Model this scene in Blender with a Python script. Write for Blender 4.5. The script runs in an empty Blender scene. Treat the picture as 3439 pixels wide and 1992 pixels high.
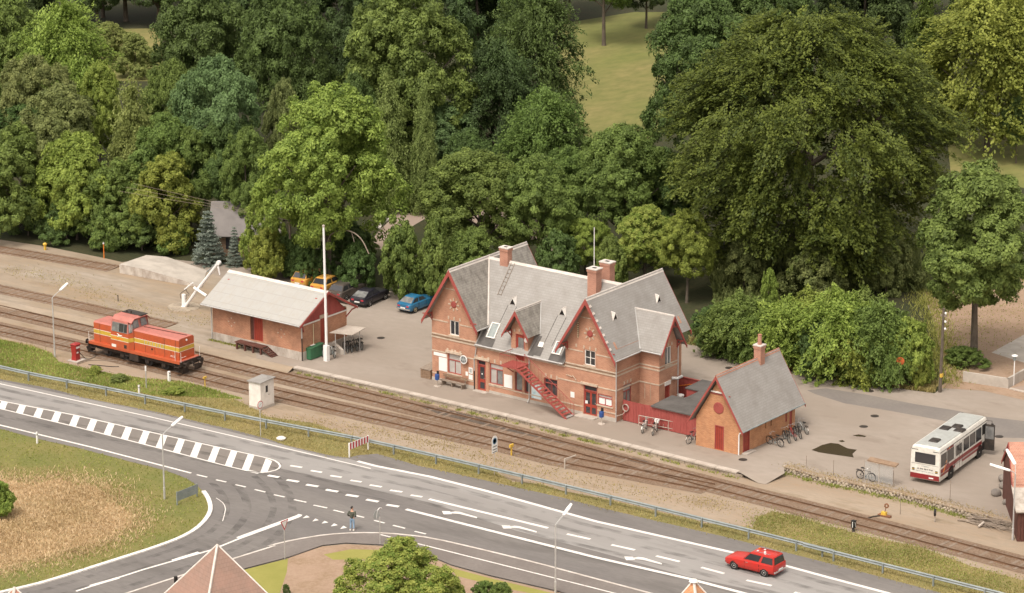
import bpy, bmesh, math, random
import numpy as np
from mathutils import Vector, Matrix
random.seed(11); RNG = np.random.default_rng(5)
SC = bpy.context.scene; COL = SC.collection; PI = math.pi; R = math.radians

# ------------------------------------------------------------------ camera
W0, H0, FPX = 3439.0, 1992.0, 11000.0            # photograph size and focal length in its pixels
K = W0 / 2520.0
YAW, PIT, ROL = R(-37.14), R(16.34), R(-0.21)
CAM = np.array([159.53, -199.80, 82.0])
_f = np.array([math.sin(YAW)*math.cos(PIT), math.cos(YAW)*math.cos(PIT), -math.sin(PIT)])
_r = np.array([math.cos(YAW), -math.sin(YAW), 0.0]); _u = np.cross(_r, _f)
RT = math.cos(ROL)*_r + math.sin(ROL)*_u; UP = -math.sin(ROL)*_r + math.cos(ROL)*_u; FW = _f
cam = bpy.data.cameras.new("Camera"); camo = bpy.data.objects.new("Camera", cam); COL.objects.link(camo)
m = Matrix.Identity(4)
for i in range(3):
    m[i][0] = RT[i]; m[i][1] = UP[i]; m[i][2] = -FW[i]; m[i][3] = CAM[i]
camo.matrix_world = m
cam.sensor_width = 36.0; cam.lens = 36.0*FPX/W0; cam.clip_start = 1.0; cam.clip_end = 3000.0
SC.camera = camo

# ------------------------------------------------------------------ sky and sun (bright, thinly overcast day)
SUN_AZ, SUN_EL = 172.0, 60.0                    # compass-like: direction the light comes from, measured from +Y clockwise
wd = bpy.data.worlds.new("World"); SC.world = wd; wd.use_nodes = True
nt = wd.node_tree; bg = nt.nodes["Background"]
sky = nt.nodes.new("ShaderNodeTexSky"); sky.sky_type = 'NISHITA'; sky.sun_disc = False
sky.sun_elevation = R(SUN_EL); sky.sun_rotation = R(SUN_AZ); sky.dust_density = 4.0; sky.air_density = 1.0; sky.ozone_density = 1.0
hs = nt.nodes.new("ShaderNodeHueSaturation"); hs.inputs["Saturation"].default_value = 0.15
mx = nt.nodes.new("ShaderNodeMix"); mx.data_type = 'RGBA'; mx.blend_type = 'MULTIPLY'; mx.inputs[0].default_value = 1.0
mx.inputs[7].default_value = (1.0, 0.93, 0.84, 1)
nt.links.new(sky.outputs[0], hs.inputs["Color"]); nt.links.new(hs.outputs[0], mx.inputs[6])
nt.links.new(mx.outputs[2], bg.inputs["Color"]); bg.inputs["Strength"].default_value = 0.15
sl = bpy.data.lights.new("Sun", 'SUN'); sl.energy = 1.1; sl.angle = R(16); sl.color = (1.0, 0.94, 0.85)
so = bpy.data.objects.new("Sun", sl); COL.objects.link(so)
so.rotation_euler = Vector((-math.sin(R(SUN_AZ))*math.cos(R(SUN_EL)), -math.cos(R(SUN_AZ))*math.cos(R(SUN_EL)), -math.sin(R(SUN_EL)))).to_track_quat('-Z', 'Y').to_euler()
so.location = (-40, -60, 90)
vs = SC.view_settings; vs.view_transform = 'Standard'; vs.look = 'None'; vs.gamma = 1.0; vs.use_curve_mapping = False; vs.exposure = 0.86
SC.render.engine = 'CYCLES'; SC.cycles.max_bounces = 6; SC.cycles.diffuse_bounces = 4; SC.cycles.glossy_bounces = 3
SC.cycles.transparent_max_bounces = 6; SC.cycles.caustics_reflective = False; SC.cycles.caustics_refractive = False
SC.cycles.use_denoising = True

# ------------------------------------------------------------------ pixels to positions
def _ray(u, v):
    x, y = (u*K - 1719.5)/FPX, (v*K - 996.0)/FPX
    return RT*x - UP*y + FW
def P(u, v, z=0.0): d = _ray(u, v); return CAM + (z - CAM[2])/d[2]*d
def PY(u, v, y): d = _ray(u, v); return CAM + (y - CAM[1])/d[1]*d
def PX(u, v, x): d = _ray(u, v); return CAM + (x - CAM[0])/d[0]*d
def scale_at(p): return FPX/K/float(np.dot(np.array(p) - CAM, FW))     # 2520-frame pixels per metre
def height_to(p, v):                                                   # z at which a vertical through p reaches row v
    lo, hi = -5.0, 80.0
    for _ in range(40):
        mid = (lo+hi)/2; q = np.array([p[0], p[1], mid]) - CAM
        vv = (996.0 - FPX*np.dot(q, UP)/np.dot(q, FW))/K
        if vv > v: lo = mid
        else: hi = mid
    return lo
def zq(ox, oy, s): return lambda pts: [((ox+x/s)/K, (oy+y/s)/K) for x, y in pts]
z1 = zq(1380, 780, 2.2122); z2 = zq(600, 840, 2.930); z3 = zq(0, 800, 2.4329); z4 = zq(2240, 1080, 2.9204); z5 = zq(2700, 1000, 1.4722)
z6 = zq(0, 1350, 2.274); z7 = zq(900, 1450, 2.2909); z8 = zq(1900, 1500, 2.8)
a1 = zq(0, 1000, 2.930); a2 = zq(860, 1200, 2.930); a3 = zq(1720, 1350, 2.930); a4 = zq(2580, 1500, 2.9336)
GZ = -0.35                                                             # level of tracks and road; yard is 0

# ------------------------------------------------------------------ mesh building
class MB:
    def __init__(s): s.v = []; s.f = []
    def add(s, v, f):
        n = len(s.v); s.v += [tuple(map(float, p)) for p in v]; s.f += [tuple(n+i for i in q) for q in f]; return s
    def box(s, x0, x1, y0, y1, z0, z1):
        return s.add([(x0,y0,z0),(x1,y0,z0),(x1,y1,z0),(x0,y1,z0),(x0,y0,z1),(x1,y0,z1),(x1,y1,z1),(x0,y1,z1)],
                     [(0,3,2,1),(4,5,6,7),(0,1,5,4),(1,2,6,5),(2,3,7,6),(3,0,4,7)])
    def obox(s, c, size, M=None):
        a, b, h = [d/2 for d in size]; M = M or Matrix.Identity(3); c = Vector(c)
        return s.add([c + M @ Vector((x*a, y*b, z*h)) for z in (-1,1) for x, y in ((-1,-1),(1,-1),(1,1),(-1,1))],
                     [(0,3,2,1),(4,5,6,7),(0,1,5,4),(1,2,6,5),(2,3,7,6),(3,0,4,7)])
    def prism(s, poly, vec):
        n = len(poly); vec = Vector(vec); p = [Vector(q) for q in poly]
        nn = sum(((p[i]-p[0]).cross(p[(i+1) % n]-p[0]) for i in range(1, n-1)), Vector())
        if nn.dot(vec) > 0: p = p[::-1]
        return s.add(p + [q+vec for q in p], [tuple(range(n)), tuple(range(2*n-1, n-1, -1))] + [((i+1) % n, i, n+i, n+(i+1) % n) for i in range(n)])
    def slab(s, poly, t):                      # plate of thickness t below a planar polygon
        p = [Vector(q) for q in poly]; nrm = (p[1]-p[0]).cross(p[2]-p[0]).normalized()
        if nrm.z < 0: nrm = -nrm
        return s.prism(p, -nrm*t)
    def tube(s, pts, r, n=6, r1=None):
        p = [Vector(q) for q in pts]; N = len(p); V = []; F = []; prev = None
        for i, q in enumerate(p):
            d = (p[min(i+1, N-1)] - p[max(i-1, 0)]).normalized()
            if prev is None: prev = d.orthogonal().normalized()
            a = (prev - d*prev.dot(d)); a = a.normalized() if a.length > 1e-6 else d.orthogonal().normalized(); b = d.cross(a); prev = a
            if isinstance(r, (list, tuple)): rr = r[i]
            else: rr = r if r1 is None else r + (r1-r)*i/(N-1)
            V += [q + (a*math.cos(2*PI*k/n) + b*math.sin(2*PI*k/n))*rr for k in range(n)]
        for i in range(N-1):
            for k in range(n): F.append((i*n+k, i*n+(k+1) % n, (i+1)*n+(k+1) % n, (i+1)*n+k))
        F += [tuple(range(n-1, -1, -1)), tuple((N-1)*n+k for k in range(n))]
        return s.add(V, F)
    def lathe(s, prof, n=14, M=None):          # profile of (radius, height) about local z
        M = M or Matrix.Identity(4); V = []; F = []; N = len(prof)
        for r, z in prof: V += [M @ Vector((r*math.cos(2*PI*k/n), r*math.sin(2*PI*k/n), z)) for k in range(n)]
        for i in range(N-1):
            for k in range(n): F.append((i*n+k, i*n+(k+1) % n, (i+1)*n+(k+1) % n, (i+1)*n+k))
        if prof[0] != prof[-1]: F += [tuple(range(n-1, -1, -1)), tuple((N-1)*n+k for k in range(n))]
        return s.add(V, F)
    def loft(s, rings, closed=True):
        n = len(rings[0]); V = [p for r in rings for p in r]; F = []
        for i in range(len(rings)-1):
            for k in range(n if closed else n-1): F.append((i*n+k, i*n+(k+1) % n, (i+1)*n+(k+1) % n, (i+1)*n+k))
        if closed: F += [tuple(range(n-1, -1, -1)), tuple((len(rings)-1)*n+k for k in range(n))]
        return s.add(V, F)
    def sheet(s, pts): return s.add(pts, [tuple(range(len(pts)))])
    def build(s, name, mat=None, parent=None, smooth=False, bevel=0.0, loc=None):
        me = bpy.data.meshes.new(name); me.from_pydata(s.v, [], s.f); me.update()
        bm = bmesh.new(); bm.from_mesh(me)
        if bevel: bmesh.ops.bevel(bm, geom=[e for e in bm.edges if e.is_manifold and e.calc_face_angle(0) > 0.5], offset=bevel, segments=2, affect='EDGES', clamp_overlap=True)
        bmesh.ops.recalc_face_normals(bm, faces=bm.faces); bm.to_mesh(me); bm.free()
        if smooth:
            me.polygons.foreach_set("use_smooth", [True]*len(me.polygons))
            me.set_sharp_from_angle(angle=R(40))
        o = bpy.data.objects.new(name, me); COL.objects.link(o)
        if mat: me.materials.append(mat if not isinstance(mat, str) else MT[mat])
        if parent: o.parent = parent
        if loc is not None: o.location = loc
        return o
def B(x0, x1, y0, y1, z0, z1): return MB().box(x0, x1, y0, y1, z0, z1)
def tag(o, label=None, cat=None, group=None, kind=None):
    if label: o['label'] = label
    if cat: o['category'] = cat
    if group: o['group'] = group
    if kind: o['kind'] = kind
    return o
def T(name, label, cat, loc=(0, 0, 0), rz=0.0, group=None):
    o = bpy.data.objects.new(name, None); COL.objects.link(o); o.empty_display_size = 0.3
    o.location = tuple(map(float, loc)); o.rotation_euler = (0, 0, rz); return tag(o, label, cat, group)
def kids(o): return [c for c in bpy.data.objects if c.parent == o]
def copy_tree(o, label=None, loc=None, rz=None, parent=None):
    c = o.copy(); COL.objects.link(c); c.parent = parent
    if label: c['label'] = label
    if loc is not None: c.location = tuple(map(float, loc))
    if rz is not None: c.rotation_euler = (0, 0, rz)
    for ch in kids(o): copy_tree(ch, parent=c)
    return c
def rotz(a): return Matrix.Rotation(a, 3, 'Z')
def Mt(loc, axis='Z', ang=0.0): return Matrix.Translation(loc) @ Matrix.Rotation(ang, 4, axis)
def densify(pts, step):
    out = []
    for a, b in zip(pts[:-1], pts[1:]):
        a, b = Vector(a), Vector(b); n = max(1, int((b-a).length/step))
        out += [a + (b-a)*i/n for i in range(n)]
    return out + [Vector(pts[-1])]
def smooth_line(pts, step=1.0):                # Catmull-Rom through the points
    p = [Vector(q) for q in pts]; p = [p[0]*2-p[1]] + p + [p[-1]*2-p[-2]]; out = []
    for i in range(1, len(p)-2):
        n = max(2, int((p[i+1]-p[i]).length/step))
        for k in range(n):
            t = k/n; a, b, c, d = p[i-1], p[i], p[i+1], p[i+2]
            out.append(0.5*((2*b) + (c-a)*t + (2*a-5*b+4*c-d)*t*t + (3*b-a-3*c+d)*t**3))
    return out + [p[-2]]
def strip(pts, w0, w1, z):                     # ribbon between two sideways offsets of a ground line
    L = []; Rr = []; p = [Vector((q[0], q[1], 0)) for q in pts]
    for i, q in enumerate(p):
        d = (p[min(i+1, len(p)-1)] - p[max(i-1, 0)]).normalized(); nrm = Vector((-d.y, d.x, 0))
        L.append((q + nrm*w0) + Vector((0, 0, z))); Rr.append((q + nrm*w1) + Vector((0, 0, z)))
    return L, Rr
def ribbon(pts, w, z, h=0.0):
    L, Rr = strip(pts, -w/2, w/2, z); mb = MB(); n = len(L)
    if h == 0: return mb.add(L+Rr, [(i, i+1, n+i+1, n+i) for i in range(n-1)])
    return mb.loft([[a - Vector((0,0,h)), a, b, b - Vector((0,0,h))] for a, b in zip(L, Rr)])

# ------------------------------------------------------------------ materials
MT = {}
def N(t, kind, **kw):
    n = t.nodes.new(kind)
    for k, v in kw.items(): setattr(n, k, v)
    return n
def lk(t, a, b): t.links.new(a, b)
def mat(name, col, rough=0.7, var=None, vs=1.0, vamt=1.0, fine=None, fs=25.0, famt=0.5, bump=0.0, bs=20.0, metal=0.0, spec=0.3, coord='pos', stretch=(1,1,1), detail=4.0, lo=0.38, hi=0.62, spots=None, ss=0.5, samt=0.5, slo=0.58, shi=0.68):
    """base colour, broad noise towards var, fine noise towards fine, noise bump"""
    mm = bpy.data.materials.new(name); mm.use_nodes = True; t = mm.node_tree; b = t.nodes["Principled BSDF"]
    b.inputs["Roughness"].default_value = rough; b.inputs["Metallic"].default_value = metal; b.inputs["Specular IOR Level"].default_value = spec
    c4 = lambda c: (c[0], c[1], c[2], 1)
    if coord == 'pos': src = N(t, "ShaderNodeNewGeometry").outputs["Position"]
    else: src = N(t, "ShaderNodeTexCoord").outputs["Object"]
    mp = N(t, "ShaderNodeMapping"); mp.inputs["Scale"].default_value = stretch; lk(t, src, mp.inputs[0]); src = mp.outputs[0]
    cur = None
    def layer(cur, target, scale, amt, lo, hi):
        nz = N(t, "ShaderNodeTexNoise"); nz.inputs["Scale"].default_value = scale; nz.inputs["Detail"].default_value = detail; nz.inputs["Roughness"].default_value = 0.6
        lk(t, src, nz.inputs["Vector"])
        mr = N(t, "ShaderNodeMapRange"); mr.inputs[1].default_value = lo; mr.inputs[2].default_value = hi; mr.inputs[4].default_value = amt; lk(t, nz.outputs[0], mr.inputs[0])
        mx = N(t, "ShaderNodeMix", data_type='RGBA'); lk(t, mr.outputs[0], mx.inputs[0])
        if cur is None: mx.inputs[6].default_value = c4(col)
        else: lk(t, cur, mx.inputs[6])
        mx.inputs[7].default_value = c4(target); return mx.outputs[2]
    if var is not None: cur = layer(cur, var, vs, vamt, lo, hi)
    if fine is not None: cur = layer(cur, fine, fs, famt, 0.35, 0.65)
    if spots is not None: cur = layer(cur, spots, ss, samt, slo, shi)
    if cur is None: b.inputs["Base Color"].default_value = c4(col)
    else: lk(t, cur, b.inputs["Base Color"])
    if bump:
        nz = N(t, "ShaderNodeTexNoise"); nz.inputs["Scale"].default_value = bs; nz.inputs["Detail"].default_value = 3; lk(t, src, nz.inputs["Vector"])
        bp = N(t, "ShaderNodeBump"); bp.inputs["Strength"].default_value = bump; bp.inputs["Distance"].default_value = 0.05; lk(t, nz.outputs[0], bp.inputs["Height"]); lk(t, bp.outputs[0], b.inputs["Normal"])
    MT[name] = mm; return mm
def pattern(name, c1, c2, mortar, bw, bh, msize, ucode, rough=0.8, stain=None, bump=0.3, stain_amt=0.5, offset=0.5, streak=False):
    """brick or slate courses laid in metres: u along the wall or ridge, v up"""
    mm = bpy.data.materials.new(name); mm.use_nodes = True; t = mm.node_tree; b = t.nodes["Principled BSDF"]
    b.inputs["Roughness"].default_value = rough; b.inputs["Specular IOR Level"].default_value = 0.25
    g = N(t, "ShaderNodeNewGeometry"); sp = N(t, "ShaderNodeSeparateXYZ"); lk(t, g.outputs["Position"], sp.inputs[0])
    if ucode == 'xy':
        ad = N(t, "ShaderNodeMath", operation='ADD'); lk(t, sp.outputs[0], ad.inputs[0]); lk(t, sp.outputs[1], ad.inputs[1]); u = ad.outputs[0]
    else: u = sp.outputs[{'x': 0, 'y': 1}[ucode]]
    cb = N(t, "ShaderNodeCombineXYZ"); lk(t, u, cb.inputs[0]); lk(t, sp.outputs[2], cb.inputs[1])
    br = N(t, "ShaderNodeTexBrick"); br.offset = offset; lk(t, cb.outputs[0], br.inputs["Vector"])
    for k, v in (("Color1", c1), ("Color2", c2), ("Mortar", mortar)): br.inputs[k].default_value = (*v, 1)
    br.inputs["Scale"].default_value = 1.0; br.inputs["Mortar Size"].default_value = msize; br.inputs["Brick Width"].default_value = bw; br.inputs["Row Height"].default_value = bh; br.inputs["Bias"].default_value = 0.0
    cur = br.outputs[0]
    nz = N(t, "ShaderNodeTexNoise"); nz.inputs["Scale"].default_value = 0.9; nz.inputs["Detail"].default_value = 6; nz.inputs["Roughness"].default_value = 0.65
    mp = N(t, "ShaderNodeMapping"); mp.inputs["Scale"].default_value = (2.6, 2.6, 0.35) if streak else (1, 1, 1); lk(t, g.outputs["Position"], mp.inputs[0]); lk(t, mp.outputs[0], nz.inputs["Vector"])
    if stain:
        mr = N(t, "ShaderNodeMapRange"); mr.inputs[1].default_value = 0.42; mr.inputs[2].default_value = 0.7; mr.inputs[4].default_value = stain_amt; lk(t, nz.outputs[0], mr.inputs[0])
        mx = N(t, "ShaderNodeMix", data_type='RGBA'); lk(t, mr.outputs[0], mx.inputs[0]); lk(t, cur, mx.inputs[6]); mx.inputs[7].default_value = (*stain, 1); cur = mx.outputs[2]
    lk(t, cur, b.inputs["Base Color"])
    if bump:
        bp = N(t, "ShaderNodeBump"); bp.inputs["Strength"].default_value = bump; bp.inputs["Distance"].default_value = 0.01; bp.invert = True; lk(t, br.outputs[1], bp.inputs["Height"]); lk(t, bp.outputs[0], b.inputs["Normal"])
    MT[name] = mm; return mm
def leafmat(name, dark, light, dry=None):
    mm = bpy.data.materials.new(name); mm.use_nodes = True; t = mm.node_tree; b = t.nodes["Principled BSDF"]; out = t.nodes["Material Output"]
    at = N(t, "ShaderNodeAttribute", attribute_name="tone"); oi = N(t, "ShaderNodeObjectInfo")
    mx = N(t, "ShaderNodeMix", data_type='RGBA'); lk(t, at.outputs["Fac"], mx.inputs[0]); mx.inputs[6].default_value = (*dark, 1); mx.inputs[7].default_value = (*light, 1)
    hv = N(t, "ShaderNodeHueSaturation"); mr = N(t, "ShaderNodeMapRange"); mr.inputs[3].default_value = 0.488; mr.inputs[4].default_value = 0.512; lk(t, oi.outputs["Random"], mr.inputs[0]); lk(t, mr.outputs[0], hv.inputs["Hue"])
    lk(t, mx.outputs[2], hv.inputs["Color"]); lk(t, hv.outputs[0], b.inputs["Base Color"]); b.inputs["Roughness"].default_value = 0.6; b.inputs["Specular IOR Level"].default_value = 0.25
    tr = N(t, "ShaderNodeBsdfTranslucent"); lk(t, hv.outputs[0], tr.inputs["Color"]); ms = N(t, "ShaderNodeMixShader"); ms.inputs[0].default_value = 0.38
    lk(t, b.outputs[0], ms.inputs[1]); lk(t, tr.outputs[0], ms.inputs[2]); lk(t, ms.outputs[0], out.inputs["Surface"])
    MT[name] = mm; return mm

mat('dirt', (0.337,0.265,0.201), 0.95, var=(0.283,0.204,0.138), vs=0.16, fine=(0.266,0.215,0.163), fs=2.5, famt=0.7, bump=0.5, bs=9, stretch=(0.5,1.6,1), spots=(0.212,0.159,0.101), ss=0.45, samt=0.6)
mat('yard', (0.307,0.259,0.221), 0.95, var=(0.259,0.213,0.176), vs=0.10, fine=(0.241,0.203,0.168), fs=1.4, famt=0.5, bump=0.25, bs=14, stretch=(0.7,1.2,1), spots=(0.198,0.158,0.128), ss=0.33, samt=0.55)
mat('leftyard', (0.333,0.282,0.232), 0.95, var=(0.287,0.209,0.136), vs=0.13, fine=(0.240,0.194,0.147), fs=1.1, famt=0.8, bump=0.4, bs=10, stretch=(0.45,1.5,1), detail=6, spots=(0.22,0.165,0.115), ss=0.3, samt=0.65, slo=0.55)
mat('ballast', (0.161,0.103,0.068), 0.95, var=(0.116,0.068,0.040), vs=0.35, fine=(0.259,0.189,0.138), fs=6.0, famt=0.75, bump=1.0, bs=9, detail=6)
mat('oily_ballast', (0.08,0.062,0.05), 0.9, var=(0.05,0.04,0.035), vs=0.7, fine=(0.17,0.13,0.10), fs=8, famt=0.6, bump=0.8, bs=9)
mat('asphalt', (0.154,0.140,0.135), 0.85, var=(0.192,0.175,0.164), vs=0.14, fine=(0.125,0.115,0.108), fs=4, famt=0.5, bump=0.1, bs=40, stretch=(0.35,1.5,1), detail=6, spots=(0.109,0.098,0.092), ss=0.22, samt=0.6, slo=0.54, shi=0.66)
mat('asphalt_worn', (0.286,0.271,0.260), 0.85, var=(0.240,0.224,0.213), vs=0.16, fine=(0.240,0.224,0.215), fs=4, famt=0.5, bump=0.1, bs=40, stretch=(0.2,1.8,1), detail=6, spots=(0.172,0.159,0.151), ss=0.3, samt=0.5, slo=0.56, shi=0.7)
mat('asphalt_dark', (0.176,0.156,0.144), 0.85, var=(0.208,0.184,0.164), vs=0.3, fine=(0.152,0.132,0.120), fs=4, famt=0.5)
mat('asphalt_red', (0.165,0.142,0.13), 0.85, var=(0.20,0.175,0.16), vs=0.3, fine=(0.14,0.12,0.11), fs=5, famt=0.5)
mat('paint', (0.74,0.70,0.665), 0.7, var=(0.62,0.575,0.54), vs=1.2, vamt=0.7, spots=(0.30,0.27,0.25), ss=5.0, samt=0.75, slo=0.60, shi=0.70)
mat('kerbstone', (0.60,0.55,0.51), 0.8, var=(0.45,0.40,0.36), vs=1.5)
mat('verge', (0.22,0.175,0.07), 0.95, var=(0.15,0.145,0.045), vs=0.25, fine=(0.24,0.19,0.085), fs=3, famt=0.6, bump=0.6, bs=8)
mat('meadow', (0.165,0.15,0.045), 0.95, var=(0.115,0.13,0.03), vs=0.22, fine=(0.22,0.185,0.075), fs=3, famt=0.5, bump=0.5, bs=8)
mat('drygrass_ground', (0.43,0.32,0.20), 0.95, var=(0.31,0.245,0.12), vs=0.3, fine=(0.36,0.26,0.15), fs=4, famt=0.6)
mat('lawn', (0.162,0.168,0.048), 0.95, var=(0.240,0.198,0.078), vs=0.09, fine=(0.114,0.126,0.036), fs=0.9, famt=0.65, stretch=(1,0.5,1))
mat('garden_lawn', (0.27,0.25,0.07), 0.95, var=(0.23,0.22,0.055), vs=0.4, fine=(0.22,0.21,0.05), fs=5, famt=0.4)
mat('soil', (0.30,0.205,0.145), 0.95, var=(0.24,0.16,0.10), vs=0.5, fine=(0.36,0.26,0.19), fs=4, famt=0.6, bump=0.6, bs=7)
mat('greyroof', (0.19,0.172,0.165), 0.8, var=(0.16,0.145,0.14), vs=1.0)
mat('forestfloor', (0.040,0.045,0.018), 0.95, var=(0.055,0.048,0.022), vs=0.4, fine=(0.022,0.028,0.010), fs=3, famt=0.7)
mat('path', (0.324,0.252,0.207), 0.95, var=(0.279,0.211,0.171), vs=0.4)
mat('concrete', (0.47,0.42,0.37), 0.9, var=(0.36,0.32,0.28), vs=0.8, fine=(0.40,0.36,0.32), fs=6, famt=0.4)
mat('concrete_stained', (0.50,0.45,0.40), 0.9, var=(0.30,0.25,0.21), vs=1.6, fine=(0.42,0.37,0.33), fs=8, famt=0.5, stretch=(1,1,0.5))
mat('stone', (0.34,0.28,0.215), 0.9, var=(0.19,0.15,0.115), vs=1.2, fine=(0.45,0.38,0.30), fs=9, famt=0.5, bump=0.5, bs=12)
mat('joint', (0.11,0.085,0.065), 0.95, var=(0.17,0.135,0.10), vs=3)
mat('coping', (0.50,0.44,0.385), 0.9, var=(0.40,0.34,0.29), vs=1.0, fine=(0.35,0.30,0.26), fs=8, famt=0.4)
mat('boulder', (0.16,0.14,0.125), 0.9, var=(0.25,0.22,0.19), vs=2.0, fine=(0.14,0.12,0.11), fs=9, famt=0.5)
mat('rail', (0.16,0.095,0.06), 0.55, var=(0.24,0.14,0.085), vs=0.8, metal=0.4)
mat('railhead', (0.30,0.21,0.15), 0.4, var=(0.22,0.14,0.095), vs=0.5, metal=0.6)
mat('sleeper', (0.21,0.155,0.115), 0.9, var=(0.27,0.21,0.165), vs=1.0, fine=(0.10,0.07,0.05), fs=12, famt=0.5)
mat('puddle', (0.045,0.030,0.020), 0.22, spec=0.35)
mat('rust', (0.27,0.12,0.06), 0.8, var=(0.15,0.07,0.04), vs=6)
pattern('brick', (0.465,0.215,0.132), (0.38,0.16,0.096), (0.48,0.33,0.24), 0.24, 0.075, 0.012, 'xy', stain=(0.27,0.135,0.09), stain_amt=0.6)
pattern('brick_old', (0.46,0.205,0.115), (0.36,0.14,0.075), (0.47,0.29,0.20), 0.24, 0.075, 0.014, 'xy', stain=(0.22,0.12,0.08), stain_amt=0.75)
pattern('brick_hut', (0.53,0.25,0.115), (0.42,0.17,0.075), (0.50,0.30,0.185), 0.24, 0.075, 0.013, 'xy', stain=(0.27,0.13,0.075), stain_amt=0.65)
pattern('brick_chim', (0.45,0.20,0.135), (0.36,0.15,0.10), (0.46,0.29,0.22), 0.24, 0.075, 0.014, 'xy', stain=(0.24,0.12,0.09))
for ax in 'xy':
    pattern('slate_'+ax, (0.30,0.285,0.27), (0.278,0.262,0.247), (0.235,0.22,0.207), 0.42, 0.17, 0.012, ax, rough=0.65, stain=(0.20,0.18,0.165), stain_amt=0.55, bump=0.25)
    pattern('slate_mossy_'+ax, (0.28,0.26,0.235), (0.25,0.23,0.205), (0.20,0.185,0.165), 0.42, 0.17, 0.014, ax, rough=0.75, stain=(0.095,0.085,0.075), stain_amt=0.75, bump=0.3, streak=True)
pattern('eternit', (0.355,0.345,0.33), (0.34,0.33,0.315), (0.30,0.29,0.275), 1.1, 0.52, 0.018, 'x', rough=0.7, stain=(0.33,0.305,0.27), stain_amt=0.7, bump=0.2, streak=True)
pattern('tile_pink', (0.27,0.18,0.145), (0.25,0.165,0.13), (0.21,0.135,0.11), 0.3, 0.22, 0.012, 'xy', rough=0.7, stain=(0.34,0.20,0.155), stain_amt=0.6, bump=0.15)
mat('redpaint', (0.31,0.068,0.058), 0.6, var=(0.25,0.055,0.047), vs=1.0, fine=(0.42,0.12,0.10), fs=10, famt=0.3)
mat('redboard', (0.30,0.065,0.056), 0.7, var=(0.24,0.05,0.043), vs=0.8, fine=(0.43,0.12,0.105), fs=6, famt=0.4, stretch=(3,3,0.4))
mat('reddoor', (0.33,0.055,0.035), 0.45, var=(0.27,0.045,0.03), vs=2.0)
mat('lightstone', (0.568,0.467,0.372), 0.85, var=(0.447,0.350,0.267), vs=2.5, fine=(0.387,0.300,0.226), fs=9, famt=0.4)
mat('whitepaint', (0.74,0.70,0.66), 0.6, var=(0.64,0.60,0.56), vs=2.0)
mat('whitepole', (0.76,0.74,0.73), 0.5)
mat('zincgrey', (0.52,0.51,0.50), 0.45, var=(0.44,0.43,0.42), vs=2, metal=0.3)
mat('ridgecap', (0.58,0.53,0.49), 0.8, var=(0.50,0.45,0.41), vs=2)
mat('galv', (0.27,0.295,0.295), 0.5, var=(0.21,0.235,0.235), vs=1.5, metal=0.2)
mat('felt', (0.075,0.068,0.064), 0.85, var=(0.11,0.10,0.095), vs=0.7, fine=(0.13,0.12,0.11), fs=5, famt=0.3)
mat('glass', (0.035,0.035,0.04), 0.06, spec=0.8)
mat('glass_pale', (0.22,0.22,0.215), 0.12, var=(0.13,0.13,0.13), vs=1.5, spec=0.7)
mat('skyglass', (0.28,0.31,0.305), 0.12, var=(0.21,0.235,0.235), vs=3.0, spec=0.7)
mat('blind', (0.36,0.33,0.31), 0.6, var=(0.44,0.41,0.385), vs=1.5)
mat('dark', (0.02,0.018,0.017), 0.7)
mat('blackmetal', (0.028,0.024,0.022), 0.6, var=(0.055,0.043,0.036), vs=3)
mat('underframe', (0.026,0.020,0.018), 0.8, var=(0.06,0.04,0.03), vs=2.5, fine=(0.02,0.017,0.015), fs=12, famt=0.6)  # colour deepened to stand in for the shade beneath the locomotive
mat('tyre', (0.022,0.021,0.021), 0.85)
mat('chrome', (0.62,0.61,0.60), 0.25, metal=0.8)
mat('hub', (0.50,0.49,0.47), 0.35, metal=0.6)
mat('cream', (0.70,0.62,0.42), 0.6)
mat('poster', (0.76,0.75,0.73), 0.5, var=(0.70,0.70,0.69), vs=3)
mat('posterblue', (0.62,0.72,0.75), 0.5, var=(0.25,0.50,0.60), vs=1.3, vamt=0.6, lo=0.52, hi=0.6)
mat('wood', (0.27,0.185,0.125), 0.8, var=(0.20,0.13,0.085), vs=2, stretch=(1,1,4))
mat('woodgrey', (0.25,0.20,0.16), 0.85, var=(0.17,0.13,0.10), vs=2, fine=(0.33,0.27,0.22), fs=9, famt=0.5)
mat('woodred', (0.120,0.051,0.039), 0.8, var=(0.090,0.036,0.027), vs=2)
mat('bark', (0.12,0.095,0.072), 0.95, var=(0.075,0.06,0.047), vs=2.5, fine=(0.17,0.14,0.11), fs=9, famt=0.5, bump=0.6, bs=6, stretch=(1,1,0.3))
mat('ink', (0.05,0.045,0.045), 0.6)
mat('skin', (0.52,0.29,0.205), 0.6); mat('hair', (0.025,0.018,0.015), 0.7)
mat('jacket', (0.085,0.088,0.068), 0.85, var=(0.065,0.068,0.052), vs=6); mat('jeans', (0.20,0.30,0.42), 0.85, var=(0.28,0.38,0.50), vs=5); mat('shoe', (0.68,0.63,0.58), 0.7)
def paintm(name, col, rough=0.28, dirt=(0.3,0.25,0.2)):
    mat(name, col, rough, var=tuple(c*0.8+d*0.06 for c, d in zip(col, dirt)), vs=1.1, vamt=0.7, spec=0.5, coord='obj', fine=tuple(c*0.55+d*0.12 for c, d in zip(col, dirt)), fs=3.5, famt=0.45)
paintm('carred', (0.50,0.018,0.012)); paintm('carblue', (0.012,0.135,0.27)); paintm('carnavy', (0.010,0.010,0.022)); paintm('cargrey', (0.085,0.070,0.062)); paintm('caryellow', (0.66,0.34,0.06))
paintm('locored', (0.48,0.092,0.032), 0.4); paintm('locoroof', (0.47,0.155,0.125), 0.5); paintm('locoyellow', (0.56,0.37,0.045), 0.45)
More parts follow.
